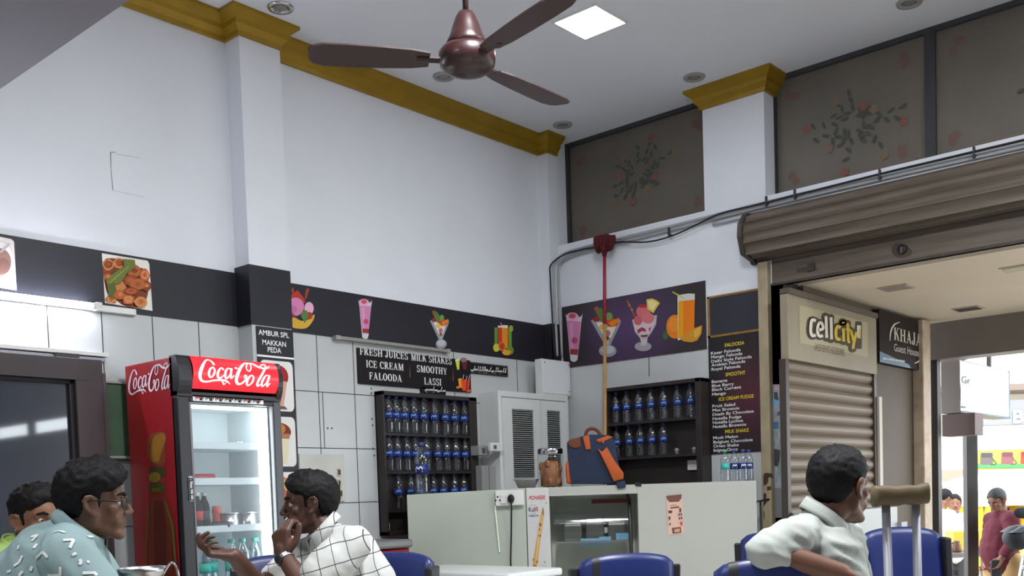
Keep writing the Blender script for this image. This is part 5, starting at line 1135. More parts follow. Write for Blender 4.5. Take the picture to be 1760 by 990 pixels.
# cell city shop: sign and closed shutter
f13 = crop('Y', CY-.06, 1340, 490, 5.825)
a, b, c_ = f13(78, 40), f13(968, 300), f13(968, 870); zt_ = a.z; zb_ = f13(78, 735).z
CAN = mat('sign_canvas', (142, 131, 111), .55, var=.06, scale=4)
m = MB(); m.box((a.x, CY-.06, zb_), (b.x, CY, zt_-.02), CAN)
cs = tag(m.build('shop_sign', bevel=.004), 'cream cell city shop sign above the closed brown shutter', 'sign')
m = MB(); its = [(mat('sign_cream', (162, 154, 124), .55), [(195, 200), (880, 375), (880, 720), (200, 580)])]
draw(m, f13, its, .0015); m.build('sign_field', cs)
DKO, WLT, YLT = K(66, 54, 44), K(206, 202, 186), K(196, 170, 48)
def bub(m, rows, grow, mt, off):
    for k, (pts, w) in enumerate(rows): m.strip(pts, w+grow, f13, mt, off+k*.0002)
    for k, (pts, w) in enumerate(rows):
        for e in (pts[0], pts[-1]):
            if grow: m.poly([f13(x, y, off+.004+k*.0002) for x, y in blob(e[0], e[1], (w+grow)/2, (w+grow)/2, 14)], mt)
cel = [(crv([(350, 360), (315, 350), (302, 400), (300, 470), (318, 510), (350, 500)], 4), 30), (crv([(375, 450), (420, 440), (418, 400), (395, 375), (372, 410), (370, 480), (390, 515), (422, 505)], 4), 28), ([(452, 312), (460, 530)], 28), ([(502, 325), (508, 545)], 28)]
cit = [(crv([(600, 430), (570, 415), (554, 450), (553, 510), (570, 545), (600, 540)], 4), 30), ([(627, 435), (630, 565)], 28), ([(670, 385), (676, 560), (690, 580)], 26), ([(650, 440), (700, 450)], 20), ([(702, 455), (728, 560)], 26), ([(758, 470), (735, 560), (722, 640)], 28)]
dot = [([(624, 372), (626, 384)], 30)]
m = MB(); bub(m, cel+cit+dot, 44, DKO, .003); m.poly([f13(x, y, .0075) for x, y in rrect(756, 366, 814, 640, 14)], DKO); m.build('letter_outline', cs); m = MB(); bub(m, cel, 0, WLT, .009); m.build('white_letters', cs); m = MB(); bub(m, cit+dot, 0, YLT, .009); m.build('yellow_letters', cs); m = MB(); m.poly([f13(x, y, .009) for x, y in ((762, 402), (802, 406), (800, 536), (768, 530))], WLT); m.poly([f13(x, y, .0095) for x, y in ((780, 440), (800, 442), (798, 534), (776, 530))], K(206, 176, 110)); m.build('phone_mark', cs)
m = MB(); m.strip([(345, 638), (655, 692)], 26, f13, K(150, 136, 112), .002)
A, B = f13(350, 655, .003), f13(650, 708, .003); A.z = B.z = (A.z+B.z)/2; put(m, 'SALES SERVICE ACCESSORIES', A, B, (0, 0, .05), K(104, 90, 74)); m.build('small_print', cs)
m = MB(); m.box((a.x, CY-.075, zt_-.03), (b.x, CY, zt_+.01), mat('sign_frame', (84, 72, 62), .5)); m.build('top_frame', cs)
sx1_ = PY(1497, 700, CY-.02).x; SLT = mat('brown_slats', (112, 97, 80), .5, metal=.15, var=.15, scale=4, stretch=(.3, 1, 4))
t = thing('rolling_shutter', 'closed brown slatted shutter under the cell city sign', 'shutter', ((a.x+sx1_)/2, CY-.02, .78))
m = MB(); pr = []; z = .80; zt2 = zb_+.02; nsl = int((zt2-z)/.088)
for k in range(nsl):
    for u in range(6): pr.append((CY-.022-.016*math.sin(math.pi*u/5)**.8, z+.088*k+.074*u/5))
    pr.append((CY-.014, z+.088*k+.08))
vs = []; fs = []
for y, zz in pr: vs += [(a.x, y, zz), (sx1_, y, zz)]
for i in range(len(pr)-1): fs.append((2*i, 2*i+1, 2*i+3, 2*i+2))
m.add(vs, fs, SLT, False); m.build('slats', t)
m = MB(); m.box((a.x, CY-.045, .74), (sx1_, CY, .80), SLT); m.build('bottom_bar', t, bevel=.004)
m = MB(); m.box((a.x-.03, CY-.05, -.1), (a.x+.02, CY, zb_), mat('dark_channel', (60, 50, 44), .5)); m.build('guide_channel', t)
m = MB(); m.box((sx1_, CY-.05, -.1), (sx1_+.05, CY, zb_), mat('dark_channel', (60, 50, 44), .5)); m.build('guide_channel', t)
bx_, cx_ = PY(1500, 760, CY-.05).x, PY(1513, 760, CY-.05).x
m = MB(); m.box((sx1_+.05, CY-.06, -.1), (PY(1508, 760, CY-.05).x, CY, PY(1508, 682, CY-.05).z), mat('brown_board', (96, 82, 68), .5)); m.box((PY(1508, 760, CY-.05).x, CY-.07, -.1), (cx_, CY, PY(1508, 682, CY-.05).z), mat('pale_edge', (186, 176, 160), .5)); tag(m.build('side_board', bevel=.003), 'narrow brown board with a pale edge right of the slatted shutter', 'board')
# guest house sign
f14 = f13
x0_, x1_ = f13(1000, 560).x, f13(1432, 560).x; zt_ = f13(1010, 330).z-.0; zb_ = f13(1000, 770).z
m = MB(); m.box((x0_, CY-.06, zb_), (x1_, CY, SOZ-.03), mat('black_sign', (40, 34, 32), .7, spec=.15)); m.poly([(x0_, CY-.0605, zb_), (x1_-.3, CY-.0605, zb_), (x1_-.35, CY-.0605, zb_+.03), (x0_, CY-.0605, zb_+.09)], mat('blue_flash', (86, 116, 140), .5))
gs = tag(m.build('shop_sign', bevel=.003), 'black sign with white words Khaja Guest House on the passage wall', 'sign')
m = MB(); A, B = f13(1140, 555, .004), f13(1412, 612, .004); A.z = B.z = (A.z+B.z)/2; put(m, 'KHAJA', A, B, (0, 0, (f13(1140, 425)-f13(1140, 555)).z), WLT, serif=True); m.build('lettering', gs); m = MB()
A, B = f13(1142, 665, .004), f13(1392, 712, .004); A.z = B.z = (A.z+B.z)/2; put(m, 'Guest House', A, B, (0, 0, (f13(1142, 590)-f13(1142, 665)).z), K(196, 190, 182)); m.build('lettering', gs); m = MB()
m.strip(crv([(1200, 370), (1140, 400), (1108, 470), (1100, 560)], 5), [4, 6, 9, 11, 13, 14, 14, 14, 14, 14, 13, 12, 10, 8, 6, 4], f13, WLT, .004); m.strip(crv([(1345, 785), (1390, 760), (1420, 700), (1432, 620)], 5), [4, 6, 9, 11, 13, 14, 14, 14, 14, 14, 13, 12, 10, 8, 6, 4], f13, WLT, .004)
m.build('bracket_mark', gs); m = MB(); rr = random.Random(8); x = 1032
while x < 1235: w = rr.uniform(8, 16); y_ = 735+(x-1032)*.14; m.strip([(x, y_), (x+w, y_+2)], rr.uniform(10, 26), f13, K(206, 206, 200), .004); x += w+4
m.build('lettering', gs)
# posts at the street end
PB = mat('dark_post', (42, 36, 34), .5, var=.2, scale=6); PCR = mat('chipped_cream', (186, 168, 146), .7, var=.25, scale=10)
xa, xb = PY(1588, 700, CY-.1).x, PY(1601, 700, CY-.1).x
m = MB(); m.box((xa, CY-.1, -.1), (xb, CY+.0, SOZ-.02), PCR); tag(m.build('pillar', bevel=.01), 'chipped pale pillar edge at the street end of the passage', 'pillar')
ea, eb = PX(1601, 760, EX+.05).y, PX(1614, 760, EX+.05).y
m = MB(); m.box((EX+.02, eb, GZ), (EX+.12, ea, SOZ+.0), PB); tag(m.build('street_post', bevel=.006), 'black steel post left of the white hanging sign box', 'post')
d2 = 10.6
p = at(1668, 820, d2); w_ = (at(1679, 820, d2)-at(1660, 820, d2)).length/2
m = MB(); m.obox((p.x, p.y, (at(1668, 726, d2).z+GZ)/2), (HR, HF, ZV), (w_, .05, (at(1668, 726, d2).z-GZ)/2), PB); tag(m.build('street_post', bevel=.006), 'black steel post under the white hanging sign box', 'post')
# hanging sign box
by_ = PX(1650, 660, EX+.35); Xb = EX+.35; yf = by_.y
xe = PY(1735, 690, yf).x; zbt, ztp = PX(1650, 709, Xb).z, PX(1650, 617, Xb).z
y_l = PX(1617, 660, Xb).y
t = thing('hanging_sign', 'white lit sign box hanging at the street end, letters Gr on its left', 'sign', ((Xb+xe)/2, yf+.1, zbt))
m = MB(); m.box((Xb, yf+.004, zbt), (xe, y_l, ztp), mat('sign_box_grey', (110, 102, 96), .5)); m.build('case', t, bevel=.004)
m = MB(); m.box((Xb+.012, yf, zbt+.02), (xe-.012, yf+.004, ztp-.015), K(240, 244, 246)); fc_ = m.build('face_panel', t)
f15 = crop('Y', yf-.002, 1590, 590, 4.953)
m = MB()
A, B = f15(310, 335), f15(385, 350); A.z = B.z = (A.z+B.z)/2; put(m, 'Gr', A, B, (0, 0, (f15(310, 275)-f15(310, 335)).z), K(66, 70, 72), .01)
draw(m, f15, [(K(196, 206, 214), [(302, 358), (480, 390), (480, 400), (302, 382)]), (K(226, 236, 170), [(302, 384), (345, 392), (345, 458), (302, 452)]), (K(206, 214, 216), [(302, 460), (420, 484), (420, 500), (302, 484)]), (K(90, 92, 94), [(305, 532), (345, 540), (345, 552), (305, 548)])])
m.build('lettering', fc_)
m = MB(); m.box((xe-.02, yf-.006, zbt), (xe, yf+.01, ztp), K(90, 110, 120)); m.box((Xb, yf-.006, zbt), (xe, yf+.01, zbt+.015), K(90, 110, 120)); m.build('edge_trim', t)
m = MB(); m.box((Xb+.1, y_l-.2, ztp), (Xb+.14, y_l-.16, SOZ+.1), PB); m.box((xe-.3, yf+.1, ztp), (xe-.26, yf+.14, SOZ+.3), PB); m.build('hanger', t)
m = MB(); q0, q1 = PX(1612, 722, Xb), PX(1676, 760, Xb); m.box((Xb, q1.y, q1.z+.07), (Xb+.25, ea, zbt-.01), mat('maroon_awning', (84, 66, 64), .6)); tag(m.build('awning_beam'), 'dark maroon beam below the hanging sign box', 'beam')

# ---------------------------------------------------------------- across the street
def back(px0, py0, px1, py1, d, mt, name, label, cat, th=.15, bevel=0, grp=None):
    """a panel facing the camera side of the street"""
    a, b = at(px0, py0, d), at(px1, py1, d); c = (a+b)/2; w = abs((b-a).dot(HR))/2; h = abs(b.z-a.z)/2
    m = MB(); m.obox(c+HF*th/2, (HR, HF, ZV), (w, th/2, h), mt); o = m.build(name, bevel=bevel); tag(o, label, cat, grp); return o
def bdec(px, py, d, off=.01): return at(px, py, d)-HF*off
WALLF = mat('far_wall', (206, 200, 186), .8, var=.1, scale=1)
a, b = at(1560, 560, 21), at(1900, 1010, 21)
m = MB(); c = (a+b)/2; m.obox((c.x, c.y, (GZ+5.2)/2), (HR, HF, ZV), (7.5, 1.0, (5.2-GZ)/2), WALLF); m.obox(V((c.x, c.y, 2.95))-HF*1.4, (HR, HF, ZV), (7.5, .5, .06), mat('far_awning', (120, 104, 96), .7))
fb_ = tag(m.build('far_shops'), 'pale shop building across the bright street', 'building')
def sign_(px0, py0, px1, py1, d, mt, label, txt=None, tcol=None, box=None):
    o = back(px0, py0, px1, py1, d, mt, 'shop_sign', label, 'sign', .12)
    if txt:
        x0, y0, x1, y1 = box; m = MB(); A, B = bdec(x0, y1, d), bdec(x1, y1, d); B.z = A.z; put(m, txt, A, B, (0, 0, bdec(x0, y0, d).z-A.z), tcol, .02); m.build('lettering', o)
    return o
sign_(1560, 752, 1668, 806, 18.0, K(244, 246, 246), 'white shop sign with faint letters A L between the two black posts', 'ALH', K(186, 206, 206), (1613, 757, 1656, 774))
o_ = back(1560, 810, 1668, 826, 17.5, mat('brown_beam', (150, 124, 110), .6), 'shop_beam', 'brown shop beam under the white sign between the posts', 'beam', .3)
sign_(1672, 690, 1800, 728, 18.5, mat('grey_sign', (120, 120, 124), .5), 'grey sign board with big white letters B E behind the hanging box', 'B E', K(244, 244, 246), (1741, 706, 1786, 727))
sign_(1672, 734, 1800, 770, 18.3, K(244, 246, 246), 'plain white sign band above the green bag poster')
o_ = sign_(1678, 774, 1800, 804, 17.6, mat('green_poster', (150, 168, 66), .5), 'green and yellow shop poster with pictures of handbags')
m = MB(); d = 17.6
for x0, y0, x1, y1, c, c2 in ((1685, 778, 1706, 799, K(92, 84, 84), K(70, 64, 66)), (1721, 777, 1741, 798, K(120, 76, 80), K(96, 58, 62)), (1754, 776, 1766, 798, K(206, 60, 50), K(170, 40, 40))):
    m.poly([bdec(x, y, d, .012) for x, y in rrect(x0, y0, x1, y1, 3)], c); m.poly([bdec(x, y, d, .014) for x, y in ((x0+1, y0+1), (x1-1, y0+1), (x1-2, y0+8), (x0+2, y0+8))], c2)
    m.strip(crv([(x1-2, y1-12), (x1+6, y1-2), (x1-4, y1)], 4), 1.6, lambda x, y, off: bdec(x, y, d, off), c2, .015)
m.poly([bdec(x, y, d, .011) for x, y in ((1678, 797), (1800, 797), (1800, 804), (1678, 804))], K(70, 140, 84))
m.build('bag_pictures', o_)
# yellow auto rickshaw
AUY = mat('auto_yellow', (226, 190, 40), .4, spec=.5); AUB = mat('auto_black', (40, 40, 42), .6)
ao = at(1722, 900, 15.0); ao.z = GZ
au = thing('auto_rickshaw', 'yellow auto rickshaw parked behind the man in the maroon shirt', 'auto rickshaw', ao)
def A_(r, u, f=0): return V((ao.x, ao.y, GZ))+HR*r+HF*f+ZV*u
m = MB(); W2 = 1.3
body = [(-.35, .35), (-.38, .75), (-.36, 1.15), (-.3, 1.3), (-.27, 1.3), (-.25, .82), (.35, .8), (.42, 1.3), (.5, 1.3), (.56, 1.0), (1.55, .95), (1.6, .4), (1.3, .3), (-.1, .28)]
m.prism([A_(r, u, 0) for r, u in body], HF*1.25, AUY); m.build('body', au, bevel=.02)
m = MB(); m.prism([A_(r, u, -.03) for r, u in crv([(-.42, 1.28), (-.3, 1.62), (.1, 1.74), (1.2, 1.72), (1.6, 1.5), (1.65, 1.28)], 4)], HF*1.3, mat('auto_canopy', (226, 222, 206), .7)); m.build('canopy', au)
m = MB(); m.box((0, 0, 0), (0, 0, 0), AUB); m = MB()
m.prism([A_(r, u, -.02) for r, u in ((-.3, .85), (-.22, .85), (-.16, 1.3), (-.24, 1.3))], HF*.05, AUY); m.build('door_pillar', au)
m = MB(); m.prism([A_(r, u, .9) for r, u in ((-.25, .82), (.4, .8), (.45, 1.28), (-.2, 1.28))], HF*.02, mat('pale_screen', (206, 214, 216), .3)); m.build('windscreen', au)
for nm, r in (('wheel', -.05), ('wheel', 1.25)):
    m = MB(); m.lathe(A_(r, .24, .02), [(.05, -.05), (.2, -.06), (.24, -.03), (.24, .03), (.2, .06), (.05, .06)], AUB, 22, HF.to_track_quat('Z', 'Y').to_matrix()); m.build(nm, au)
m = MB(); m.box((0,0,0),(0,0,0),AUB); m = MB(); m.prism([A_(r, u, .1) for r, u in ((.55, 1.0), (1.5, .98), (1.52, 1.28), (.5, 1.28))], HF*1.0, AUB); m.build('cabin_dark', au)
# street stall between the two posts
TB = mat('grey_table', (110, 104, 100), .6); CRT = mat('yellow_crate', (222, 184, 60), .5)
so = at(1632, 955, 11.6)
zt_ = at(1632, 949, 11.6).z
st = thing('stall_table', 'grey street stall table between the two black posts', 'table', (so.x, so.y, GZ))
m = MB(); c = V((so.x, so.y, zt_)); m.obox(c+HR*.12-ZV*.02, (HR, HF, ZV), (.42, .3, .025), TB); m.build('tabletop', st)
for sx_, sy_ in ((-.24, -.24), (.5, -.24), (-.24, .24), (.5, .24)): m = MB(); q = c+HR*sx_+HF*sy_; m.obox((q.x, q.y, (GZ+zt_-.04)/2), (HR, HF, ZV), (.025, .025, (zt_-.04-GZ)/2), TB); m.build('leg', st)
q = at(1655, 930, 11.75); m = MB(); m.obox(V((q.x, q.y, zt_+.12)), (HR, HF, ZV), (.16, .12, .115), CRT); tag(m.build('crate', bevel=.01), 'cream yellow crate on the street stall table', 'crate')
q = at(1644, 940, 11.45); m = MB(); p = V((q.x, q.y, zt_+.006)); m.lathe(p, [(.05, 0), (.055, .02), (.048, .08), (.035, .11), (.04, .13), (.001, .13)], mat('brown_jug', (96, 62, 44), .4), 16); jg = tag(m.build('jug'), 'small brown jug on the street stall table', 'jug'); m = MB(); m.tube(crv([p+HR*-.05+ZV*.03, p+HR*-.085+ZV*.07, p+HR*-.04+ZV*.11], 5), .008, mat('brown_jug', (96, 62, 44), .4), 6); m.build('handle', jg)
# motorcycle with grey cowl at the right edge
mo = at(1762, 960, 9.6); mo.z = GZ
MG = mat('dark_grey_cowl', (40, 42, 46), .5, spec=.3); 
mc = thing('motorcycle', 'dark grey motorcycle front with mirror at the right edge of the street', 'motorcycle', mo)
def dd_(px, py, f=0): return at(px, py, 9.6)+HF*f
m = MB(); c = dd_(1747, 924); m.ell(c, (.125, .12, .12), MG, Matrix((HR, HF, ZV)).transposed(), 24, 16, lambda d, q: V((q.x*(1-.25*max(0, d.x)), q.y, q.z*(1+.15*d.x)))); m.build('front_cowl', mc)
m = MB(); m.prism([dd_(x, y, -.12) for x, y in ((1728, 915), (1745, 905), (1766, 902), (1780, 908), (1766, 908), (1742, 915))], HF*.24, K(84, 88, 92)); m.build('cowl_stripe', mc)
m = MB(); m.ell(dd_(1757, 881), (.085, .03, .055), K(44, 46, 50), Matrix((HR, HF, ZV)).transposed()); mr = m.build('mirror', mc)
m = MB(); m.tube([dd_(1760, 888), dd_(1768, 905), dd_(1772, 918)], .01, BLKP, 6); m.build('mirror_stem', mr)
m = MB(); m.tube([dd_(1738, 912, .1), dd_(1772, 908, .1), dd_(1800, 915, .3)], .014, BLKP, 8); m.build('handlebar', mc)
m = MB(); m.tube([dd_(1768, 925), dd_(1757, 985), dd_(1750, 1030)], .022, CHROME, 10); m.tube([dd_(1775, 925, .1), dd_(1764, 985, .1), dd_(1757, 1030, .1)], .022, CHROME, 10); m.build('fork', mc)
m = MB(); wc = dd_(1752, 1035, .05); wc.z = GZ+.3; m.lathe(wc, [(.22, -.045), (.27, -.04), (.3, 0), (.27, .04), (.22, .045)], AUB, 28, HF.to_track_quat('Z', 'Y').to_matrix()); m.lathe(wc, [(.2, -.02), (.22, -.02), (.22, .02), (.2, .02)], CHROME, 28, HF.to_track_quat('Z', 'Y').to_matrix()); m.lathe(wc, [(.02, -.06), (.05, -.05), (.05, .05), (.02, .06)], MG, 16, HF.to_track_quat('Z', 'Y').to_matrix()); m.build('front_wheel', mc)
m = MB(); m.prism([dd_(x, y, -.02) for x, y in ((1768, 915), (1830, 905), (1900, 930), (1890, 990), (1800, 1010), (1775, 960))], HF*.2, MG); m.build('tank', mc, bevel=.02)
m = MB(); wc2 = wc+HR*1.25; m.lathe(wc2, [(.2, -.05), (.27, -.05), (.3, 0), (.27, .05), (.2, .05)], AUB, 28, HF.to_track_quat('Z', 'Y').to_matrix()); m.build('rear_wheel', mc)
# umbrella and dark shop front far behind
q = at(1640, 843, 17.8); m = MB(); m.lathe(V((q.x, q.y, q.z)), [(.9, -.12), (.65, -.02), (.35, .06), (.02, .12)], K(190, 190, 186), 8); um = thing('street_umbrella', 'pale grey stall umbrella behind the black posts', 'umbrella', (q.x, q.y, GZ)); m.build('canopy', um); m = MB(); m.tube([(q.x, q.y, GZ), (q.x, q.y, q.z+.12)], .025, STEEL, 8); m.build('pole', um)
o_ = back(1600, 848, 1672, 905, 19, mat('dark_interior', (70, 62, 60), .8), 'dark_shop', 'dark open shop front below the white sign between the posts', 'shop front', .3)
m = MB(); d = 19
for x in (1624, 1647, 1660): m.poly([bdec(x, 848, d), bdec(x+3, 848, d), bdec(x+3, 905, d), bdec(x, 905, d)], K(200, 196, 190))
m.build('shutter_post', o_)
# ---------------------------------------------------------------- chairs
BLUE = mat('blue_vinyl', (23, 37, 92), .38, spec=.5, bump=.04, bscale=14); CHB = mat('black_plastic', (30, 30, 32), .45)
def chair(label, c, face, w=.46, top=.96, strap=None, piping=False, scale=1):
    """padded chair: c = ground point below the back pad, face = direction the sitter faces"""
    f = V(face).normalized(); s = V((f.y, -f.x, 0))       # s = sitter's right
    o = V((c[0], c[1], 0)); t = thing('dining_chair', label, 'chair', o, 'blue padded dining chairs')
    g = lambda a, b, z: o+s*a+f*b+ZV*z
    N = 14; vs = []; fs = []; zb = .52; hw = w/2-.035
    def tp(u): return top-.03*(abs(u)**2.6)-.012*(abs(u)>.93)
    rows = [(0, -1), (.0, 0), (.25, .3), (.5, .35), (.75, .3), (.9, .1), (.97, -.4), (1, -1)]
    M = MB()
    sec = [(-.026, 0.0), (-.032, .3), (-.03, .7), (-.022, .93), (-.008, .99), (.006, 1.0), (.018, .985), (.03, .93), (.036, .7), (.036, .3), (.03, 0)]
    k = len(sec)
    for i in range(N+1):
        u = -1+2*i/N; cur = -.03*(1-u*u); e = 1-.25*max(0, abs(u)-.9)/.1
        for b, v in sec: vs.append(g(u*hw, cur+b*e-.05*v, zb+(tp(u)-zb)*v))
    for i in range(N):
        for j in range(k-1): fs.append((i*k+j, i*k+j+1, (i+1)*k+j+1, (i+1)*k+j))
        fs.append((i*k+k-1, i*k, (i+1)*k, (i+1)*k+k-1))
    fs += [tuple(range(k))[::-1], tuple(N*k+j for j in range(k))]
    M.add(vs, fs, BLUE, True); pad = M.build('backrest', t)
    if strap is not None:
        M = MB(); vs = []; fs = []
        for i, u in enumerate((strap-.07, strap+.07)):
            cur = -.03*(1-u*u)
            for b, v in sec: vs.append(g(u*hw, cur+(b*1.06)-.05*v, zb+(tp(u)-zb)*v+.0015*(v > .9)))
        for j in range(k-1): fs.append((j, j+1, k+j+1, k+j))
        M.add(vs, fs, CHB, True); M.build('strap', pad)
    for e in (-1, 1):
        M = MB(); M.prism([g(e*(w/2-.035)+q*e, b, z) for q, b, z in ((0, .0, .45), (0, -.05, top-.055), (.0, .02, top-.06), (0, .05, .45))], s*(.035*e), CHB); M.build('side_post', t, bevel=.008)
    M = MB(); M.prism([g(a, b, .43) for a, b in ((-.21, .02), (.21, .02), (.22, .4), (.16, .44), (-.16, .44), (-.22, .4))], ZV*.06, BLUE); M.build('seat', t, bevel=.02)
    for e in (-1, 1):
        for b in (-.02, .4): M = MB(); M.tube([g(e*.2, b-(.04 if b < .1 else -.02), 0), g(e*.2, b, .44)], .013, CHB, 8); M.build('leg', t)
    return t
def ground(px, py, d): p = at(px, py, d); return (p.x, p.y)
chair('empty blue padded chair in front of the ice cream counter glass', ground(1071, 960, 4.25), HF*1+HR*-.15, w=.47, top=at(1071, 949, 4.25).z, strap=-.68)
chair('blue padded chair under the arm of the man in the white shirt', ground(1333, 960, 3.2), HF*1+HR*.06, w=.47, top=at(1333, 955, 3.2).z, strap=-.72)
chair('blue padded chair behind the crutch near the street opening', ground(1556, 960, 5.0), -HF*1+HR*.12, w=.47, top=at(1556, 906, 5.0).z)
chair('blue padded chair behind the back of the man in the checked shirt', ground(668, 960, 4.3), HR*-.5-HF*.85, w=.46, top=at(700, 949, 4.3).z)
chair('blue padded chair mostly hidden at the left elbow of the checked shirt man', ground(480, 970, 4.9), -HF+HR*.3, w=.46, top=at(460, 957, 4.75).z)
chair('blue padded chair mostly hidden behind the left sleeve of the white shirt man', ground(1352, 940, 4.6), HF*.9+HR*.5, w=.46, top=at(1300, 914, 4.5).z)

# tables
TT = mat('cream_table_laminate', (196, 192, 182), .3, var=.06, scale=4)
def table(label, c, w, d_, z, rot):
    c = V((c[0], c[1], 0)); r = (HR*math.cos(rot)+HF*math.sin(rot)); f = V((-r.y, r.x, 0)); t = thing('dining_table', label, 'table', c, 'dining tables')
    M = MB(); M.obox(c+ZV*(z-.015), (r, f, ZV), (w/2, d_/2, .015), TT); M.build('tabletop', t, bevel=.006)
    M = MB(); M.obox(c+ZV*(z-.055), (r, f, ZV), (w/2-.05, d_/2-.05, .025), CHB); M.build('apron', t)
    for a in (-1, 1):
        for b in (-1, 1): q = c+r*(a*(w/2-.06))+f*(b*(d_/2-.06)); M = MB(); M.obox(q+ZV*((z-.05)/2), (r, f, ZV), (.02, .02, (z-.05)/2), CHB); M.build('leg', t)
    return t
tc_ = at(285, 1000, 3.45); TZ_ = .76
table('cream topped dining table between the two men on the left and the checked shirt man', (tc_.x, tc_.y), .75, .65, TZ_, .55)
# steel jug on the table
p = at(243, 990, 3.3); p = V((p.x, p.y, TZ_+.002)); zt_ = at(243, 976, 3.3).z; h = zt_-TZ_
jg = thing('steel_water_jug', 'shiny steel water jug by the elbow of the patterned shirt man', 'jug', p)
M = MB(); M.lathe(p, [(.05, 0), (.068, .02), (.078, h*.5), (.07, h*.8), (.074, h*.93), (.084, h), (.08, h-.002), (.066, h*.8), (.07, h*.5), (.05, .01), (.001, .01)], STEEL, 28); M.build('body', jg)
M = MB(); M.tube(crv([p+HR*.07+ZV*h*.9, p+HR*.1+ZV*(h+.012), p+HR*.12+ZV*(h*.9), p+HR*.11+ZV*h*.5, p+HR*.07+ZV*h*.35], 5), .004, CHROME, 6); M.build('handle', jg)

# white chest freezer, red chest with grey lid
ca = at(873, 985, 5.6); fz_ = at(840, 976, 5.6).z-.035
t = thing('chest_freezer', 'low white chest freezer in front of the angled counter end', 'freezer', (ca.x-.45, ca.y+.35, 0))
e1 = V((0, 1, 0)); e0 = V((1, 0, 0))
f0 = at(876, 990, 5.6); fx_, fy_ = f0.x, f0.y
M = MB(); M.box((fx_-.0, fy_, .06), (fx_+.45, fy_+.95, fz_-.05), WMET); M.build('body', t, bevel=.015)
M = MB(); M.box((fx_-.02, fy_-.01, fz_-.045), (fx_+.46, fy_+.96, fz_), WMET); M.build('lid', t, bevel=.012)
M = MB(); M.box((fx_+.01, fy_+.01, fz_-.052), (fx_+.44, fy_+.94, fz_-.044), GROUT); M.build('gasket', t)
M = MB()
for a, b in ((.05, .05), (.4, .05), (.05, .9), (.4, .9)): M.box((fx_+a-.03, fy_+b-.03, 0), (fx_+a+.03, fy_+b+.03, .06), CHB)
M.build('feet', t)
g0 = at(640, 928, 6.6); z1 = g0.z
t = thing('red_chest_cooler', 'red chest cooler with a grey rounded lid below the tall bottle shelf', 'cooler', (g0.x+.3, g0.y+.15, 0))
gx, gy = PY(640, 935, 4.85).x, 4.85; z1 = PY(670, 929, 4.85).z; gx1 = min(PY(708, 935, 4.85).x, LX-.12)
M = MB(); M.box((gx-.25, gy+.02, .05), (gx1, 5.3, z1-.06), RED); M.build('body', t, bevel=.02)
M = MB(); M.box((gx-.27, gy, z1-.055), (gx1+.02, 5.32, z1), mat('grey_lid', (120, 122, 120), .35)); M.build('lid', t, bevel=.02, seg=4)
M = MB(); M.box((gx-.24, gy+.03, 0), (gx1-.02, 5.28, .05), CHB); M.build('plinth', t)

# crutch leaning on the right hand table
PADT = mat('brown_padding', (88, 74, 48), .6, var=.15, scale=8, bump=.2, bscale=25)
dC = 3.0
pa, pb = at(1497, 852, dC), at(1597, 848, dC); pc = (pa+pb)/2; cr = (pb-pa); L = cr.length; cr.normalize()
dn = (at(1555, 1100, dC-.0)-at(1548, 860, dC)); dn.normalize()
foot = pc+dn*((pc.z-0.02)/-dn.z); foot.z = 0
t = thing('crutch', 'aluminium crutch with a brown padded top standing by the blue chair', 'crutch', foot)
up_ = -dn; fwd_ = cr.cross(up_).normalized(); mx = Matrix((cr, fwd_, up_)).transposed()
hh = (at(1547, 832, dC)-at(1547, 869, dC)).length/2
M = MB()
vs = []; fs = []; N = 22; kk = 20
for i in range(N+1):
    u = -1+2*i/N
    e = 1 if abs(u) < .9 else math.sqrt(max(0, 1-((abs(u)-.9)/.1)**2))*.55+.45*(1 if abs(u) < .999 else 0)
    for j in range(kk):
        a = 2*math.pi*j/kk; ca_, sa_ = math.cos(a), math.sin(a); q = 3.2
        r = (abs(ca_)**q+abs(sa_)**q)**(-1/q)
        vs.append(pc+cr*(u*L/2)+fwd_*(ca_*r*.028*e)+up_*(sa_*r*hh*e-(.006*(1-u*u) if sa_ > 0 else .0)+.0015*math.sin(u*9)))
for i in range(N):
    for j in range(kk): fs.append((i*kk+j, i*kk+(j+1) % kk, (i+1)*kk+(j+1) % kk, (i+1)*kk+j))
fs += [tuple(range(kk))[::-1], tuple(N*kk+j for j in range(kk))]
M.add(vs, fs, PADT, True); M.build('armpit_pad', t)
for px in (1522, 1574):
    u = (px-1547)/50; b0 = pc+cr*(u*L/2)-up_*hh*.6; b1 = pc+cr*(u*L/2*.9)+dn*.62; b2 = foot+up_*.3+cr*(u*.02)
    M = MB(); M.tube([b0, b1, b2], .0125, ALU, 12); M.build('tube_leg', t)
M = MB(); M.tube([pc+cr*(-.5*L/2*.9)+dn*.45, pc+cr*(.54*L/2*.9)+dn*.45], .016, mat('grip_foam', (60, 58, 56), .8), 10); M.build('hand_grip', t)
M = MB(); M.tube([foot+up_*.34, foot+up_*.03], .0125, ALU, 12); M.build('lower_leg', t)
M = MB(); M.lathe(foot, [(.024, 0), (.024, .01), (.016, .05)], CHB, 14); M.build('rubber_tip', t)
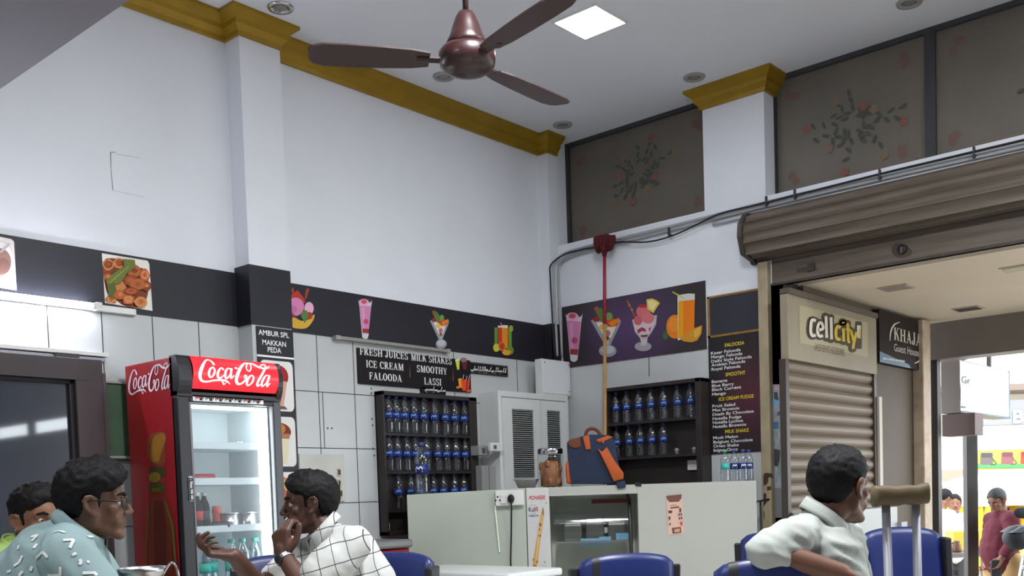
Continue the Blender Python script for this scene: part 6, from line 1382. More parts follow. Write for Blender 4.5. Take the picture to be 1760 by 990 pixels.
# white cable hook of the crutch pair: thin frame of a stacked wire rack behind the seated man
q = at(1500, 905, 4.6)
RK = mat('white_wire', (216, 218, 216), .4)
p = [PY(x, y, CY-.35) for x, y in ((1470, 868), (1540, 874), (1540, 1010), (1470, 1010))]
x0_, x1_ = p[0].x, PY(1543, 900, CY-.35).x; zt_ = PY(1540, 871, CY-.35).z
WCB = mat('cabinet_white', (158, 160, 158), .35)
t = thing('white_cabinet', 'white waist high cabinet outside behind the man in the white shirt', 'cabinet', ((x0_+x1_)/2, CY-.2, -.1))
M = MB(); M.box((x0_-.4, CY-.35, -.1), (x1_, CY-.06, zt_), WCB); M.build('body', t, bevel=.006)
M = MB(); M.box((x1_, CY-.38, zt_-.16), (x1_+.12, CY-.1, zt_-.12), ALU); M.build('side_ledge', t)
# ---------------------------------------------------------------- people
def remesh(mb, name, voxel, parent, mats, smooth=5, fac=.5, sub=None):
    """join overlapping solids into one continuous skin"""
    o = mb.build(name, parent, merge=False)
    r = o.modifiers.new('r', 'REMESH'); r.mode = 'VOXEL'; r.voxel_size = voxel; r.use_smooth_shade = True
    s = o.modifiers.new('s', 'SMOOTH'); s.iterations = smooth; s.factor = fac
    bpy.context.view_layer.update()
    me = bpy.data.meshes.new_from_object(o.evaluated_get(bpy.context.evaluated_depsgraph_get()))
    o.modifiers.clear(); old = o.data; o.data = me; bpy.data.meshes.remove(old)
    me.name = name; me.materials.clear()
    for m in mats: me.materials.append(m)
    for p in me.polygons: p.use_smooth = True; p.material_index = 0
    return o
def skin(name, c): 
    return mat(name, c, .5, spec=.4, var=.12, scale=14)
def frame_(f, u):
    f = V(f).normalized(); u = V(u); u = (u-f*u.dot(f)).normalized(); s = f.cross(u).normalized()     # s = right hand side
    return s, f, u
class Head:
    def __init__(s, c, fwd, up=(0, 0, 1), k=1.0):
        s.c = V(c); s.s, s.f, s.u = frame_(fwd, up); s.k = k; s.mx = Matrix((s.s, s.f, s.u)).transposed()
    def p(s, x, y, z): return s.c+(s.s*x+s.f*y+s.u*z)*s.k
    def solids(s, m, M_, beard=False):
        k = s.k; P = s.p; mx = s.mx
        m.ell(P(0, -.008, .03), (.074*k, .094*k, .086*k), M_, mx, 24, 16)
        m.ell(P(0, .03, -.035), (.058*k, .058*k, .075*k), M_, mx)
        m.ell(P(0, .055, .035), (.055*k, .036*k, .05*k), M_, mx)
        for e in (-1, 1):
            m.cap(P(e*.052, .0, -.058), .016*k, P(e*.02, .07, -.098), .017*k, M_)
            m.cap(P(e*.056, .005, -.02), .018*k, P(e*.05, .0, -.06), .018*k, M_)
            m.cap(P(e*.046, .064, .024), .010*k, P(e*.012, .083, .02), .011*k, M_)
            m.cap(P(e*.019, .079, .0125), .0058*k, P(e*.044, .071, .0115), .006*k, M_); m.cap(P(e*.02, .077, -.0075), .0055*k, P(e*.043, .069, -.0065), .0058*k, M_)
            m.ell(P(e*.043, .055, -.02), (.018*k, .019*k, .019*k), M_, mx)
            m.ell(P(e*.013, .096, -.034), (.0085*k, .011*k, .008*k), M_, mx, 12, 8)
            m.ell(P(e*.03, .062, -.055), (.022*k, .022*k, .022*k), M_, mx)
        m.ell(P(0, .07, -.098), (.023*k, .02*k, .018*k), M_, mx)
        m.cap(P(0, .088, .012), .0085*k, P(0, .108, -.028), .0115*k, M_)
        m.cap(P(-.018, .078, -.058), .0075*k, P(.018, .078, -.058), .0075*k, M_); m.cap(P(0, .086, -.056), .0085*k, P(0, .087, -.058), .0085*k, M_)
        m.cap(P(-.016, .078, -.070), .0078*k, P(.016, .078, -.070), .0078*k, M_); m.cap(P(0, .084, -.071), .009*k, P(0, .084, -.072), .009*k, M_)
        for e in (-1, 1):                       # ears: rim, bowl, lobe
            q = [P(e*(.073+a), b, c) for a, b, c in ((.004, .012, .012), (.013, .004, .026), (.019, -.012, .028), (.02, -.022, .014), (.016, -.02, -.006), (.009, -.008, -.024), (.005, .006, -.032))]
            for a, b in zip(q[:-1], q[1:]): m.cap(a, .0055*k, b, .0052*k, M_, 8)
            m.ell(P(e*.078, -.007, .0), (.005*k, .017*k, .026*k), M_, mx, 12, 8)
            m.ell(P(e*.079, .004, -.03), (.005*k, .008*k, .009*k), M_, mx, 10, 8)
            m.ell(P(e*.075, .012, -.003), (.006*k, .005*k, .007*k), M_, mx, 10, 8)
    def eyes(s, par):
        k = s.k; W_ = mat('eye_white', (176, 168, 158), .25); I_ = mat('eye_iris', (38, 26, 20), .15)
        for e in (-1, 1):
            m = MB(); m.ell(s.p(e*.031, .0715, .003), (.0115*k,)*3, W_, s.mx, 14, 10); o = m.build('eye', par)
            m = MB(); m.ell(s.p(e*.031, .079, .003), (.0062*k, .0048*k, .0062*k), I_, s.mx, 12, 8); m.build('iris', o)
    def brows(s, par, M_):
        m = MB()
        for e in (-1, 1): m.tube([s.p(e*.014, .0945, .024), s.p(e*.03, .09, .031), s.p(e*.05, .073, .026)], [.004*s.k, .0048*s.k, .002*s.k], M_, 6)
        m.build('eyebrows', par)
    def hair(s, par, M_, top=.018, side=.010, back=.012, front=.052, nape=-.06, quiff=0, seed=1, burn=-.02, fade=False):
        k = s.k; rr = seed*7.3; vs = []; nu, nv = 72, 48; fs = []
        R3 = (.074, .094, .086); C = (0, -.008, .03)
        for j in range(nv+1):
            t = math.pi*j/nv
            for i in range(nu):
                a = 2*math.pi*i/nu; d = V((math.sin(t)*math.cos(a), math.sin(t)*math.sin(a), math.cos(t)))
                q = V((d.x*R3[0], d.y*R3[1], d.z*R3[2])); x, y, z = q.x, q.y+C[1], q.z+C[2]
                ax = abs(x)
                # hair line height around the head
                if y > .035: line = front+.012*math.cos(ax*60)-.2*max(0, ax-.04)
                elif y > .0: line = burn+(.0)+.9*max(0, y-.022)*6*.6
                elif y > -.03: line = burn+.012
                else: line = nape+.1*max(0, .05-ax)*-.2
                if y > .022 and y <= .035: line = burn+(front-burn)*((y-.022)/.013)
                if -.03 < y <= 0: line = .02-.4*max(0, -y-.012)*4 if y > -.02 else .0
                if y <= -.02 and y > -.045: line = nape*((-.02-y)/.025)
                w = (z-line)/.014; w = max(0, min(1, w)); w = w*w*(3-2*w)
                th = side+(top-side)*max(0, d.z)**.8+(back-side)*max(0, -d.y)*.6+quiff*max(0, d.y)*max(0, d.z)*1.6
                if y > -.012 and z < .03: th = min(th, .0035)
                if fade: th = .004+(th-.004)*max(0, min(1, (z-.02)/.05))
                n1 = noise.noise(V((d.x*7+rr, d.y*7, d.z*7)))*.3+noise.noise(V((d.x*19+rr, d.y*19, d.z*14)))*.22+noise.noise(V((d.x*46+rr, d.y*46, d.z*30)))*.12
                th *= (1+n1)
                g = -.006+(th+.006)*w
                vs.append(s.p(x+d.x*g, y+d.y*g, z+d.z*g))
        fs = [(j*nu+i, (j+1)*nu+i, (j+1)*nu+(i+1) % nu, j*nu+(i+1) % nu) for j in range(nv) for i in range(nu)]
        m = MB(); m.add(vs, fs, M_, True); return m.build('hair', par)
def hand(m, M_, wrist, d, n, thumb, curl, k=1.0, spread=1.0, tc=.5, r=1.0):
    """palm with five fingers: d = pointing direction, n = side the fingers curl to, thumb = +1/-1 side, curl = four (deg) triples"""
    d = V(d).normalized(); n = V(n); n = (n-d*n.dot(d)).normalized(); s = d.cross(n).normalized()*thumb
    W0 = V(wrist); kn = []
    for off, ln in ((.032, .088), (.011, .093), (-.011, .089), (-.030, .080)): kn.append(W0+(d*ln+s*off*spread)*k)
    for i, q in enumerate(kn):
        m.cap(W0+s*(.018-.012*i)*k+d*.01*k, .0155*k*r, q, .0115*k*r, M_, 10)
    for i in range(3): m.cap(W0+d*.045*k+s*(.012-.012*i)*k, .014*k*r, (kn[i]+kn[i+1])/2, .0105*k*r, M_, 10)
    m.cap(W0, .024*k*r, W0+d*.03*k, .022*k*r, M_, 12)
    L = ((.043, .026, .02), (.047, .03, .021), (.044, .028, .02), (.034, .021, .018))
    for i, q in enumerate(kn):
        a = 0; p = q; dd = d+s*((1.5-i)*.05*spread); dd.normalize(); rr = (.0102, .0105, .0098, .0085)[i]*k*r
        for j in range(3):
            a += R_(curl[i][j]); v = dd*math.cos(a)+n*math.sin(a); p2 = p+v*L[i][j]*k
            m.cap(p, rr*(1-.08*j), p2, rr*(1-.08*(j+1)), M_, 10); p = p2
    b = W0+(d*.022+s*.026)*k; v = (d*.62+s*.72+n*.25).normalized(); p1 = b+v*.042*k; m.cap(b, .0155*k*r, p1, .0125*k*r, M_, 10)
    v2 = (d*.9+s*(.42-.5*tc)+n*(.1+.55*tc)).normalized(); p2 = p1+v2*.032*k; m.cap(p1, .0118*k*r, p2, .0105*k*r, M_, 10)
    v3 = (d*.95+s*(.2-.7*tc)+n*(.1+.6*tc)).normalized(); m.cap(p2, .0104*k*r, p2+v3*.024*k, .009*k*r, M_, 10)
def chain(m, M_, pts, rs, n=14):
    for a, b, r0, r1 in zip(pts[:-1], pts[1:], rs[:-1], rs[1:]): m.cap(a, r0, b, r1, M_, n)
def collar(par, neck, up, fwd, M_, r=.066, h=.036, name='collar', gap=.25, drop=.05):
    """folded shirt collar round the neck, open at the front"""
    s, f, u = frame_(fwd, up) if False else (None, None, None)
    u = V(up).normalized(); f = V(fwd); f = (f-u*f.dot(u)).normalized(); s = f.cross(u); N = 36; m = MB(); vs = []; fs = []
    rows = 6
    for i in range(N+1):
        a = gap+(2*math.pi-2*gap)*i/N; c, sn = math.cos(a), math.sin(a)          # a = 0 at the front
        fr = max(0, c)**2
        for j in range(rows):
            v = j/(rows-1)
            if v < .3: rad, z = r*(1.0-.03*v), h*(.45+v*1.8)
            else: w = (v-.3)/.7; rad, z = r*(1.03+.15*w+.2*fr*w), h*(1-.0*w)-(h*.95+drop*fr)*w*1.0
            vs.append(V(neck)+(f*c*1.02+s*sn)*rad+u*(z-.02*c))
    for i in range(N):
        for j in range(rows-1): fs.append((i*rows+j, i*rows+j+1, (i+1)*rows+j+1, (i+1)*rows+j))
    m.add(vs, fs, M_, True); o = m.build(name, par)
    sd = o.modifiers.new('t', 'SOLIDIFY'); sd.thickness = .0025; return o
def on_surface(o, m, pts_fn, M_, src, dirs, off=.0015):
    pass
TROU = mat('dark_trousers', (48, 46, 50), .8, bump=.1, bscale=40); SHOE = mat('dark_shoe', (36, 30, 28), .5)
def legs(par, hipL, hipR, fwd, seat, tmat=TROU):
    """seated legs, trousers and shoes, below the frame of the photo"""
    f = V(fwd).normalized(); m = MB()
    for h in (hipL, hipR):
        h = V((h.x, h.y, seat+.08)); kn = h+f*.42; ft = V((kn.x, kn.y, .1))+f*.02
        chain(m, tmat, [h, kn, ft], [.095, .07, .05])
    m.cap(V((hipL.x, hipL.y, seat+.1)), .11, V((hipR.x, hipR.y, seat+.1)), .11, tmat)
    remesh(m, 'trousers', .018, par, [tmat], 4)
    for h in (hipL, hipR):
        kn = V((h.x, h.y, 0))+f*.44; m = MB(); m.ell(kn+f*.06+ZV*.045, (.045, .13, .045), SHOE, Matrix((f.cross(ZV), f, ZV)).transposed(), 16, 10); m.build('shoe', par)

HAIRM = mat('black_hair', (11, 10, 11), .62, spec=.2, bump=.25, bscale=150, stretch=(1, 1, .35))
HAIRD = mat('dark_brown_hair', (18, 14, 13), .62, spec=.2, bump=.25, bscale=150, stretch=(1, 1, .35))

# --- man in the white shirt, turned to the street, arm over the chair back
d = 3.35; UP = ZV
SK = skin('skin_brown', (100, 66, 50))
hc = at(1443, 838, d)
hf = (HR*.84+HF*.54).normalized()
t = thing('person', 'man in a pale white shirt looking away to the street, arm on a chair back', 'person', V((at(1400, 950, d).x, at(1400, 950, d).y, 0)))
H1 = Head(hc, hf, ZV+HR*.02, 1.06)
m = MB(); H1.solids(m, SK)
nb = at(1402, 905, d)+HF*.03
m.cap(H1.p(0, -.02, -.05), .058, nb, .062, SK); m.cap(nb, .062, at(1392, 935, d), .08, SK)
bf = (HR*.93-HF*.05).normalized(); bs = V((bf.y, -bf.x, 0))          # body faces the street; bs = right hand side (towards camera)
sh_n = at(1360, 927, d-.17); sh_f = at(1450, 925, d+.2)
el = at(1325, 950, d-.20); wr = at(1448, 985, d-.26)
hp = at(1395, 1130, d)
m.cap(at(1395, 955, d), .12, hp, .13, SK)
chain(m, SK, [sh_n, el, wr], [.055, .046, .031])
hand(m, SK, wr, (wr-el)+V((0, 0, -.05)), -ZV-HF*.3, 1, [(20, 25, 15)]*4, .95)
el2 = at(1475, 1030, d+.3); wr2 = at(1500, 1090, d+.42); chain(m, SK, [sh_f, el2, wr2], [.055, .045, .03]); hand(m, SK, wr2, wr2-el2, -ZV, -1, [(25, 30, 20)]*4, .95)
remesh(m, 'body', .0055, t, [SK], 6)
H1.hair(t, HAIRM, top=.018, side=.010, back=.013, front=.05, nape=-.068, seed=1)
H1.brows(t, HAIRM); H1.eyes(t)
SH1 = mat('pale_white_shirt', (166, 171, 165), .85, bump=.25, bscale=9, var=.05, scale=9)
m = MB()
c1 = at(1398, 940, d)
chain(m, SH1, [at(1405, 916, d), at(1400, 960, d), at(1398, 1040, d), hp], [.085, .145, .155, .15])
chain(m, SH1, [at(1398, 912, d), sh_n], [.062, .066]); chain(m, SH1, [at(1412, 914, d), sh_f], [.06, .068])
chain(m, SH1, [sh_n, sh_n+(el-sh_n)*.55, el-HR*.012, el+(wr-el)*.10], [.07, .072, .068, .062]); chain(m, SH1, [sh_f, sh_f+(el2-sh_f)*.9], [.07, .064])
m.cap(at(1440, 960, d-.02), .09, at(1452, 1060, d-.02), .1, SH1)
so_ = remesh(m, 'shirt', .009, t, [SH1], 6)
def wrinkle(o, amp, sc, seed, ax):
    for v in o.data.vertices:
        w = V(o.matrix_world @ v.co) if False else v.co
        q = V((w.dot(ax[0])*sc[0]+seed, w.dot(ax[1])*sc[1], w.dot(ax[2])*sc[2]))
        n1 = noise.noise(q); v.co += v.normal*(amp*(abs(n1)*-1.6+.5)+amp*.4*noise.noise(q*2.3))
wrinkle(so_, .010, (9, 6, 22), 3, (HR, HF, (ZV+HR*.5).normalized()))
collar(t, at(1414, 899, d), (ZV*1.0+HR*.42), HR*.95-HF*.25, SH1, r=.074, h=.05, gap=.35, drop=.05)
m = MB()
for k in range(3): p = at(1452+k*6, 935+k*26, d-.14); m.ell(p, (.006, .006, .006), WHT, None, 10, 6)
legs(t, at(1375, 1000, d-.1), at(1415, 1000, d+.1), HR, .45)

# --- man in the checked shirt, hand at his chin
d = 4.0
SK2 = skin('skin_dark_brown', (82, 54, 44))
hc = at(534, 868, d); hf = (-HR*.97-HF*.22).normalized()
t = thing('person', 'man in a white checked shirt resting his chin on his hand, other hand raised', 'person', V((at(590, 960, d).x, at(590, 960, d).y, 0)))
H2 = Head(hc, hf, ZV-HR*.08, 1.03)
m = MB(); H2.solids(m, SK2)
nb = at(562, 918, d); m.cap(H2.p(0, -.02, -.05), .056, nb, .062, SK2); m.cap(nb, .062, at(575, 950, d), .08, SK2)
hp = at(620, 1110, d); m.cap(at(580, 965, d), .11, hp, .13, SK2)
sh_n = at(602, 938, d-.18); sh_f = at(548, 940, d+.17)
el = at(528, 1012, d-.27); wr = at(488, 957, d-.2)
chain(m, SK2, [sh_n, el, wr], [.058, .047, .030])
hd_ = at(503, 905, d-.12)-wr
hand(m, SK2, wr, ZV*.97-HR*.12+HF*.12, HF*.8+HR*.45, -1, [(38, 55, 30), (45, 62, 35), (52, 66, 35), (58, 66, 35)], 1.06, 1.0, -.1, 1.1)
el2 = at(448, 1012, d-.12); wr2 = at(402, 955, d-.36)
chain(m, SK2, [sh_f, el2, wr2], [.055, .045, .028])
hand(m, SK2, wr2, -HR*.95+ZV*.12-HF*.2, ZV*.8+HR*.25, 1, [(28, 42, 25), (48, 60, 35), (60, 66, 40), (66, 70, 40)], .97, 1.05, .1, 1.08)
remesh(m, 'body', .0044, t, [SK2], 5)
H2.hair(t, HAIRM, top=.02, side=.011, back=.013, front=.05, nape=-.066, quiff=.012, seed=2); H2.brows(t, HAIRM); H2.eyes(t)
m = MB(); m.tube([H2.p(-.012, .0965, -.047), H2.p(0, .0995, -.046), H2.p(.012, .0965, -.047)], [.002, .0045, .002], HAIRM, 6); m.build('moustache', t)
# checked cloth: thin dark lines running with the cloth
CHK = bpy.data.materials.new('white_checked_shirt'); CHK.use_nodes = True; nt = CHK.node_tree; b_ = nt.nodes['Principled BSDF']; b_.inputs['Roughness'].default_value = .85
def cnode(kind, **kw):
    n = nt.nodes.new(kind)
    for a, v in kw.items(): setattr(n, a, v)
    return n
tc = cnode('ShaderNodeTexCoord'); nz = cnode('ShaderNodeTexNoise'); nz.inputs['Scale'].default_value = 5
mixv = cnode('ShaderNodeVectorMath', operation='MULTIPLY_ADD'); mixv.inputs[1].default_value = (.035, .035, .035)
nt.links.new(tc.outputs['Object'], nz.inputs['Vector']); nt.links.new(nz.outputs['Color'], mixv.inputs[0]); nt.links.new(tc.outputs['Object'], mixv.inputs[2])
acc = None
for ax, sp in (((HR*.97+ZV*.22), .058), ((ZV*.95-HR*.25), .068)):
    dp = cnode('ShaderNodeVectorMath', operation='DOT_PRODUCT'); dp.inputs[1].default_value = tuple(ax.normalized()); nt.links.new(mixv.outputs[0], dp.inputs[0])
    dv = cnode('ShaderNodeMath', operation='DIVIDE'); dv.inputs[1].default_value = sp; nt.links.new(dp.outputs['Value'], dv.inputs[0])
    fr = cnode('ShaderNodeMath', operation='FRACT'); nt.links.new(dv.outputs[0], fr.inputs[0])
    lt = cnode('ShaderNodeMath', operation='LESS_THAN'); lt.inputs[1].default_value = .05; nt.links.new(fr.outputs[0], lt.inputs[0])
    if acc is None: acc = lt
    else:
        mxn = cnode('ShaderNodeMath', operation='MAXIMUM'); nt.links.new(acc.outputs[0], mxn.inputs[0]); nt.links.new(lt.outputs[0], mxn.inputs[1]); acc = mxn
mc_ = cnode('ShaderNodeMix', data_type='RGBA'); mc_.inputs['A'].default_value = (*lin((186, 187, 183)), 1); mc_.inputs['B'].default_value = (*lin((52, 52, 58)), 1)
nt.links.new(acc.outputs[0], mc_.inputs['Factor']); nt.links.new(mc_.outputs['Result'], b_.inputs['Base Color'])
m = MB()
chain(m, CHK, [at(568, 932, d), at(590, 980, d), at(608, 1050, d), hp], [.085, .145, .155, .15])
chain(m, CHK, [at(572, 924, d), sh_n], [.062, .07]); chain(m, CHK, [at(560, 926, d), sh_f], [.06, .066])
chain(m, CHK, [sh_n, sh_n+(el-sh_n)*.45, sh_n+(el-sh_n)*.72], [.078, .084, .078]); chain(m, CHK, [sh_f, sh_f+(el2-sh_f)*.72], [.07, .066])
m.cap(at(610, 935, d+.02), .075, at(640, 1000, d), .1, CHK)
so_ = remesh(m, 'shirt', .009, t, [CHK], 6); wrinkle(so_, .007, (10, 6, 14), 8, (HR, HF, (ZV+HR*.6).normalized()))
collar(t, at(560, 916, d), (ZV*1.0-HR*.6), -HR*.85-HF*.4, CHK, r=.07, h=.042, gap=.4, drop=.045)
m = MB(); m.ell(at(535, 962, d-.16), (.007, .007, .007), K(40, 36, 36), None, 10, 6); m.build('button', t)
# watch
wd = (wr-el).normalized(); wc = wr-wd*.012
m = MB(); q = wd.to_track_quat('Z', 'Y').to_matrix()
for k in range(22):
    a = 2*math.pi*k/22; c = wc+q @ V((math.cos(a)*.034, math.sin(a)*.034, 0)); o_ = q @ V((math.cos(a), math.sin(a), 0)); tg = q @ V((-math.sin(a), math.cos(a), 0)); m.obox(c, (tg, wd, o_), (.0042, .0085, .0025), STEEL)
ws = m.build('wrist_watch', t, bevel=.001)
vd = (CP-wc); vd = (vd-wd*vd.dot(wd)).normalized(); vd = (vd-HR*.9).normalized(); vd = (vd-wd*vd.dot(wd)).normalized()
m = MB(); m.lathe(wc+vd*.034, [(.017, -.004), (.019, 0), (.019, .005), (.016, .008), (.001, .008)], BLKP, 20, vd.to_track_quat('Z', 'Y').to_matrix()); m.build('dial', ws)
legs(t, at(590, 1000, d-.1), at(620, 1000, d+.1), -HR, .45)

# --- man in the grey green patterned shirt with glasses
d = 3.05
SK3 = skin('skin_medium_brown', (104, 72, 56))
hc = at(160, 866, d); hf = (HR*.95+HF*.32).normalized()
t = thing('person', 'man with black framed glasses in a grey green shirt with white ticks', 'person', V((at(110, 960, d).x, at(110, 960, d).y, 0)))
H3 = Head(hc, hf, ZV*1.0+HR*.10, .97)
m = MB(); H3.solids(m, SK3)
nb = at(130, 925, d); m.cap(H3.p(0, -.02, -.05), .058, nb, .064, SK3); m.cap(nb, .064, at(115, 950, d), .085, SK3)
hp = at(60, 1130, d); m.cap(at(105, 975, d), .12, hp, .13, SK3)
sh_n = at(118, 965, d-.19); sh_f = at(140, 950, d+.2); el = at(190, 1060, d-.22); wr = at(260, 1080, d-.1); el2 = at(205, 1040, d+.2); wr2 = at(270, 1060, d+.15)
chain(m, SK3, [sh_n, el, wr], [.058, .046, .03]); chain(m, SK3, [sh_f, el2, wr2], [.058, .046, .03])
hand(m, SK3, wr, wr-el, -ZV, 1, [(20, 25, 15)]*4, .95); hand(m, SK3, wr2, wr2-el2, -ZV, -1, [(20, 25, 15)]*4, .95)
remesh(m, 'body', .006, t, [SK3], 5)
H3.hair(t, HAIRM, top=.026, side=.012, back=.014, front=.048, nape=-.066, quiff=.022, seed=3); H3.brows(t, HAIRM); H3.eyes(t)
m = MB(); GF = mat('black_glasses', (24, 22, 24), .3)
for e in (-1, 1):
    m.tube([H3.p(e*.036+math.cos(a)*.025, .104-.016*abs(math.cos(a))*.4-.012*(.5+.5*e*math.cos(a)), .0+math.sin(a)*.019) for a in [k*math.pi/10 for k in range(21)]], .0022, GF, 6)
    m.tube([H3.p(e*.062, .092, .008), H3.p(e*.075, .06, .008), H3.p(e*.084, .0, .014), H3.p(e*.083, -.015, .004)], .0025, GF, 6)
m.tube([H3.p(-.011, .102, .004), H3.p(0, .108, .006), H3.p(.011, .102, .004)], .0022, GF, 6)
gl = m.build('glasses', t)
m = MB()
for e in (-1, 1): m.poly([H3.p(e*.036+math.cos(a)*.024, .1-.012*(.5+.5*e*math.cos(a)), math.sin(a)*.018) for a in [k*math.pi/10 for k in range(20)]], GLASS)
m.build('lenses', gl)
SH3 = mat('grey_green_shirt', (134, 157, 158), .85, bump=.2, bscale=8, var=.05, scale=8)
m = MB()
chain(m, SH3, [at(122, 930, d), at(98, 985, d), at(75, 1050, d), hp], [.085, .16, .17, .16])
chain(m, SH3, [at(118, 925, d), sh_n], [.066, .082]); chain(m, SH3, [at(126, 925, d), sh_f], [.062, .074])
chain(m, SH3, [sh_n, sh_n+(el-sh_n)*.6, sh_n+(el-sh_n)*.85], [.084, .082, .074]); chain(m, SH3, [sh_f, sh_f+(el2-sh_f)*.8], [.074, .068])
m.cap(at(85, 960, d-.05), .09, at(40, 1010, d), .13, SH3)
so_ = remesh(m, 'shirt', .009, t, [SH3], 6); wrinkle(so_, .006, (9, 6, 14), 5, (HR, HF, (ZV+HR*.6).normalized()))
collar(t, at(134, 918, d), (ZV*1.0+HR*.5), HR*.9+HF*.2, SH3, r=.074, h=.048, gap=.35, drop=.03)
# white tick marks printed on the cloth, laid on the shirt surface
from mathutils.bvhtree import BVHTree
def prints(so_, par, strokes, M_, name='printed_tick', w=.0042):
    me = so_.data; o0 = V((0, 0, 0)); p = so_
    while p is not None: o0 = o0+V(p.location); p = p.parent
    bv = BVHTree.FromPolygons([v.co+o0 for v in me.vertices], [tuple(p.vertices) for p in me.polygons])
    for st in strokes:
        P = []; m = MB()
        for (xa, ya), (xb, yb) in zip(st[:-1], st[1:]):
            for k in range(5): P.append((xa+(xb-xa)*k/4, ya+(yb-ya)*k/4))
        L = []
        for x, y in P:
            r = ray(x, y).normalized(); h, nrm, i, dist = bv.ray_cast(CP, r)
            L.append((h+nrm*.003, nrm) if h is not None else None)
        for a, b in zip(L[:-1], L[1:]):
            if a is None or b is None or (a[0]-b[0]).length < 1e-5 or (a[0]-b[0]).length > .05: continue
            s = (b[0]-a[0]).normalized().cross(a[1]).normalized()*w; m.poly([a[0]+s, b[0]+s, b[0]-s, a[0]-s], M_)
        if m.f: m.build(name, par)
g = lambda x, y: (x/4.5, 770+y/4.5)
TK = [[(420, 655), (445, 648), (470, 648), (503, 660)], [(490, 716), (570, 712), (540, 775)], [(245, 690), (296, 676), (250, 722)], [(262, 778), (290, 744)], [(145, 785), (150, 755)], [(272, 866), (335, 805), (372, 848)], [(112, 914), (150, 890), (178, 835)], [(618, 862), (628, 885), (616, 905)], [(672, 885), (690, 882)], [(470, 920), (470, 985), (375, 985)], [(640, 968), (742, 968), (740, 990)], [(150, 988), (176, 955)], [(676, 692), (720, 686), (750, 722)], [(945, 985), (952, 962), (970, 975)], [(560, 830), (590, 815)], [(60, 960), (90, 950)], [(240, 950), (252, 915)]]
prints(so_, so_, [[g(*p) for p in s] for s in TK], K(214, 218, 214))
legs(t, at(80, 1000, d-.1), at(100, 1000, d+.1), HR, .45)

# --- man in the lime shirt behind him
d = 3.75
SK4 = skin('skin_light_brown', (126, 86, 64))
hc = at(62, 896, d); hf = (HR*.86-HF*.5).normalized()
t = thing('person', 'man in a lime green shirt with short faded hair, partly hidden at the far left', 'person', V((at(20, 980, d).x, at(20, 980, d).y, 0)))
H4 = Head(hc, hf, ZV, 1.0)
m = MB(); H4.solids(m, SK4)
nb = at(38, 948, d); m.cap(H4.p(0, -.02, -.05), .055, nb, .06, SK4); m.cap(nb, .06, at(30, 970, d), .08, SK4)
hp = at(5, 1110, d); m.cap(at(20, 985, d), .12, hp, .13, SK4)
sh_n = at(-22, 985, d-.1); sh_f = at(75, 980, d+.1); el = at(20, 1050, d-.25); wr = at(90, 1070, d-.2); el2 = at(110, 1040, d+.05); wr2 = at(150, 1050, d-.1)
chain(m, SK4, [sh_n, el, wr], [.055, .045, .03]); chain(m, SK4, [sh_f, el2, wr2], [.055, .045, .03]); hand(m, SK4, wr, wr-el, -ZV, 1, [(20, 25, 15)]*4, .95); hand(m, SK4, wr2, wr2-el2, -ZV, -1, [(20, 25, 15)]*4, .95)
remesh(m, 'body', .006, t, [SK4], 5)
H4.hair(t, HAIRD, top=.026, side=.006, back=.008, front=.05, nape=-.055, quiff=.014, seed=4, fade=True, burn=-.045); H4.brows(t, HAIRM); H4.eyes(t)
m = MB(); m.ell(H4.p(.086, .004, -.028), (.003, .003, .003), CHROME, None, 10, 6); m.build('ear_stud', t)
SH4 = mat('lime_shirt', (150, 178, 92), .85, bump=.15, bscale=8)
m = MB(); chain(m, SH4, [at(34, 955, d), at(24, 1000, d), hp], [.085, .15, .15]); chain(m, SH4, [at(34, 950, d), sh_n], [.062, .07]); chain(m, SH4, [at(38, 950, d), sh_f], [.06, .068]); chain(m, SH4, [sh_n, sh_n+(el-sh_n)*.7], [.072, .068]); chain(m, SH4, [sh_f, sh_f+(el2-sh_f)*.7], [.07, .066])
so_ = remesh(m, 'shirt', .01, t, [SH4], 6); wrinkle(so_, .005, (9, 6, 14), 2, (HR, HF, ZV))
collar(t, at(37, 948, d), (ZV+HR*.2), HR*.8-HF*.4, SH4, r=.066, h=.04, gap=.4)
legs(t, at(0, 1000, d-.1), at(40, 1000, d+.1), HR, .45)

# --- man in the maroon shirt out in the street
d = 10.3
hc = at(1714, 860, d); f_ = (-HR*.86-HF*.45).normalized()
base = at(1722, 950, d); base.z = GZ
t = thing('person', 'man in a maroon shirt and tan trousers looking down in the street', 'person', base)
SK5 = skin('skin_street', (120, 80, 60))
H5 = Head(hc, (f_*.85-ZV*.5), ZV*.85+f_*.4, 1.02)
m = MB(); H5.solids(m, SK5); B_ = lambda px, py, f=0: at(px, py, d+f)
m.cap(H5.p(0, -.02, -.05), .056, B_(1722, 884), .062, SK5); m.cap(B_(1722, 884), .07, B_(1722, 960), .13, SK5)
sn, sf = B_(1738, 893, -.17), B_(1704, 893, .15)
en, wn = B_(1744, 930, -.22), B_(1722, 958, -.26); ef, wf = B_(1700, 925, .2), B_(1694, 955, .1)
chain(m, SK5, [sn, en, wn], [.06, .046, .032]); chain(m, SK5, [sf, ef, wf], [.06, .046, .032])
hand(m, SK5, wn, B_(1714, 972, -.26)-wn, f_, 1, [(20, 30, 20)]*4, 1.0); hand(m, SK5, wf, -ZV+f_*.2, f_, -1, [(20, 30, 20)]*4, 1.0)
remesh(m, 'body', .008, t, [SK5], 4)
H5.hair(t, mat('greying_hair', (36, 34, 34), .6, var=.3, scale=40), top=.010, side=.008, back=.009, front=.06, nape=-.06, seed=5); H5.brows(t, HAIRM); H5.eyes(t)
MAR = mat('maroon_shirt', (88, 22, 36), .85, bump=.15, bscale=8)
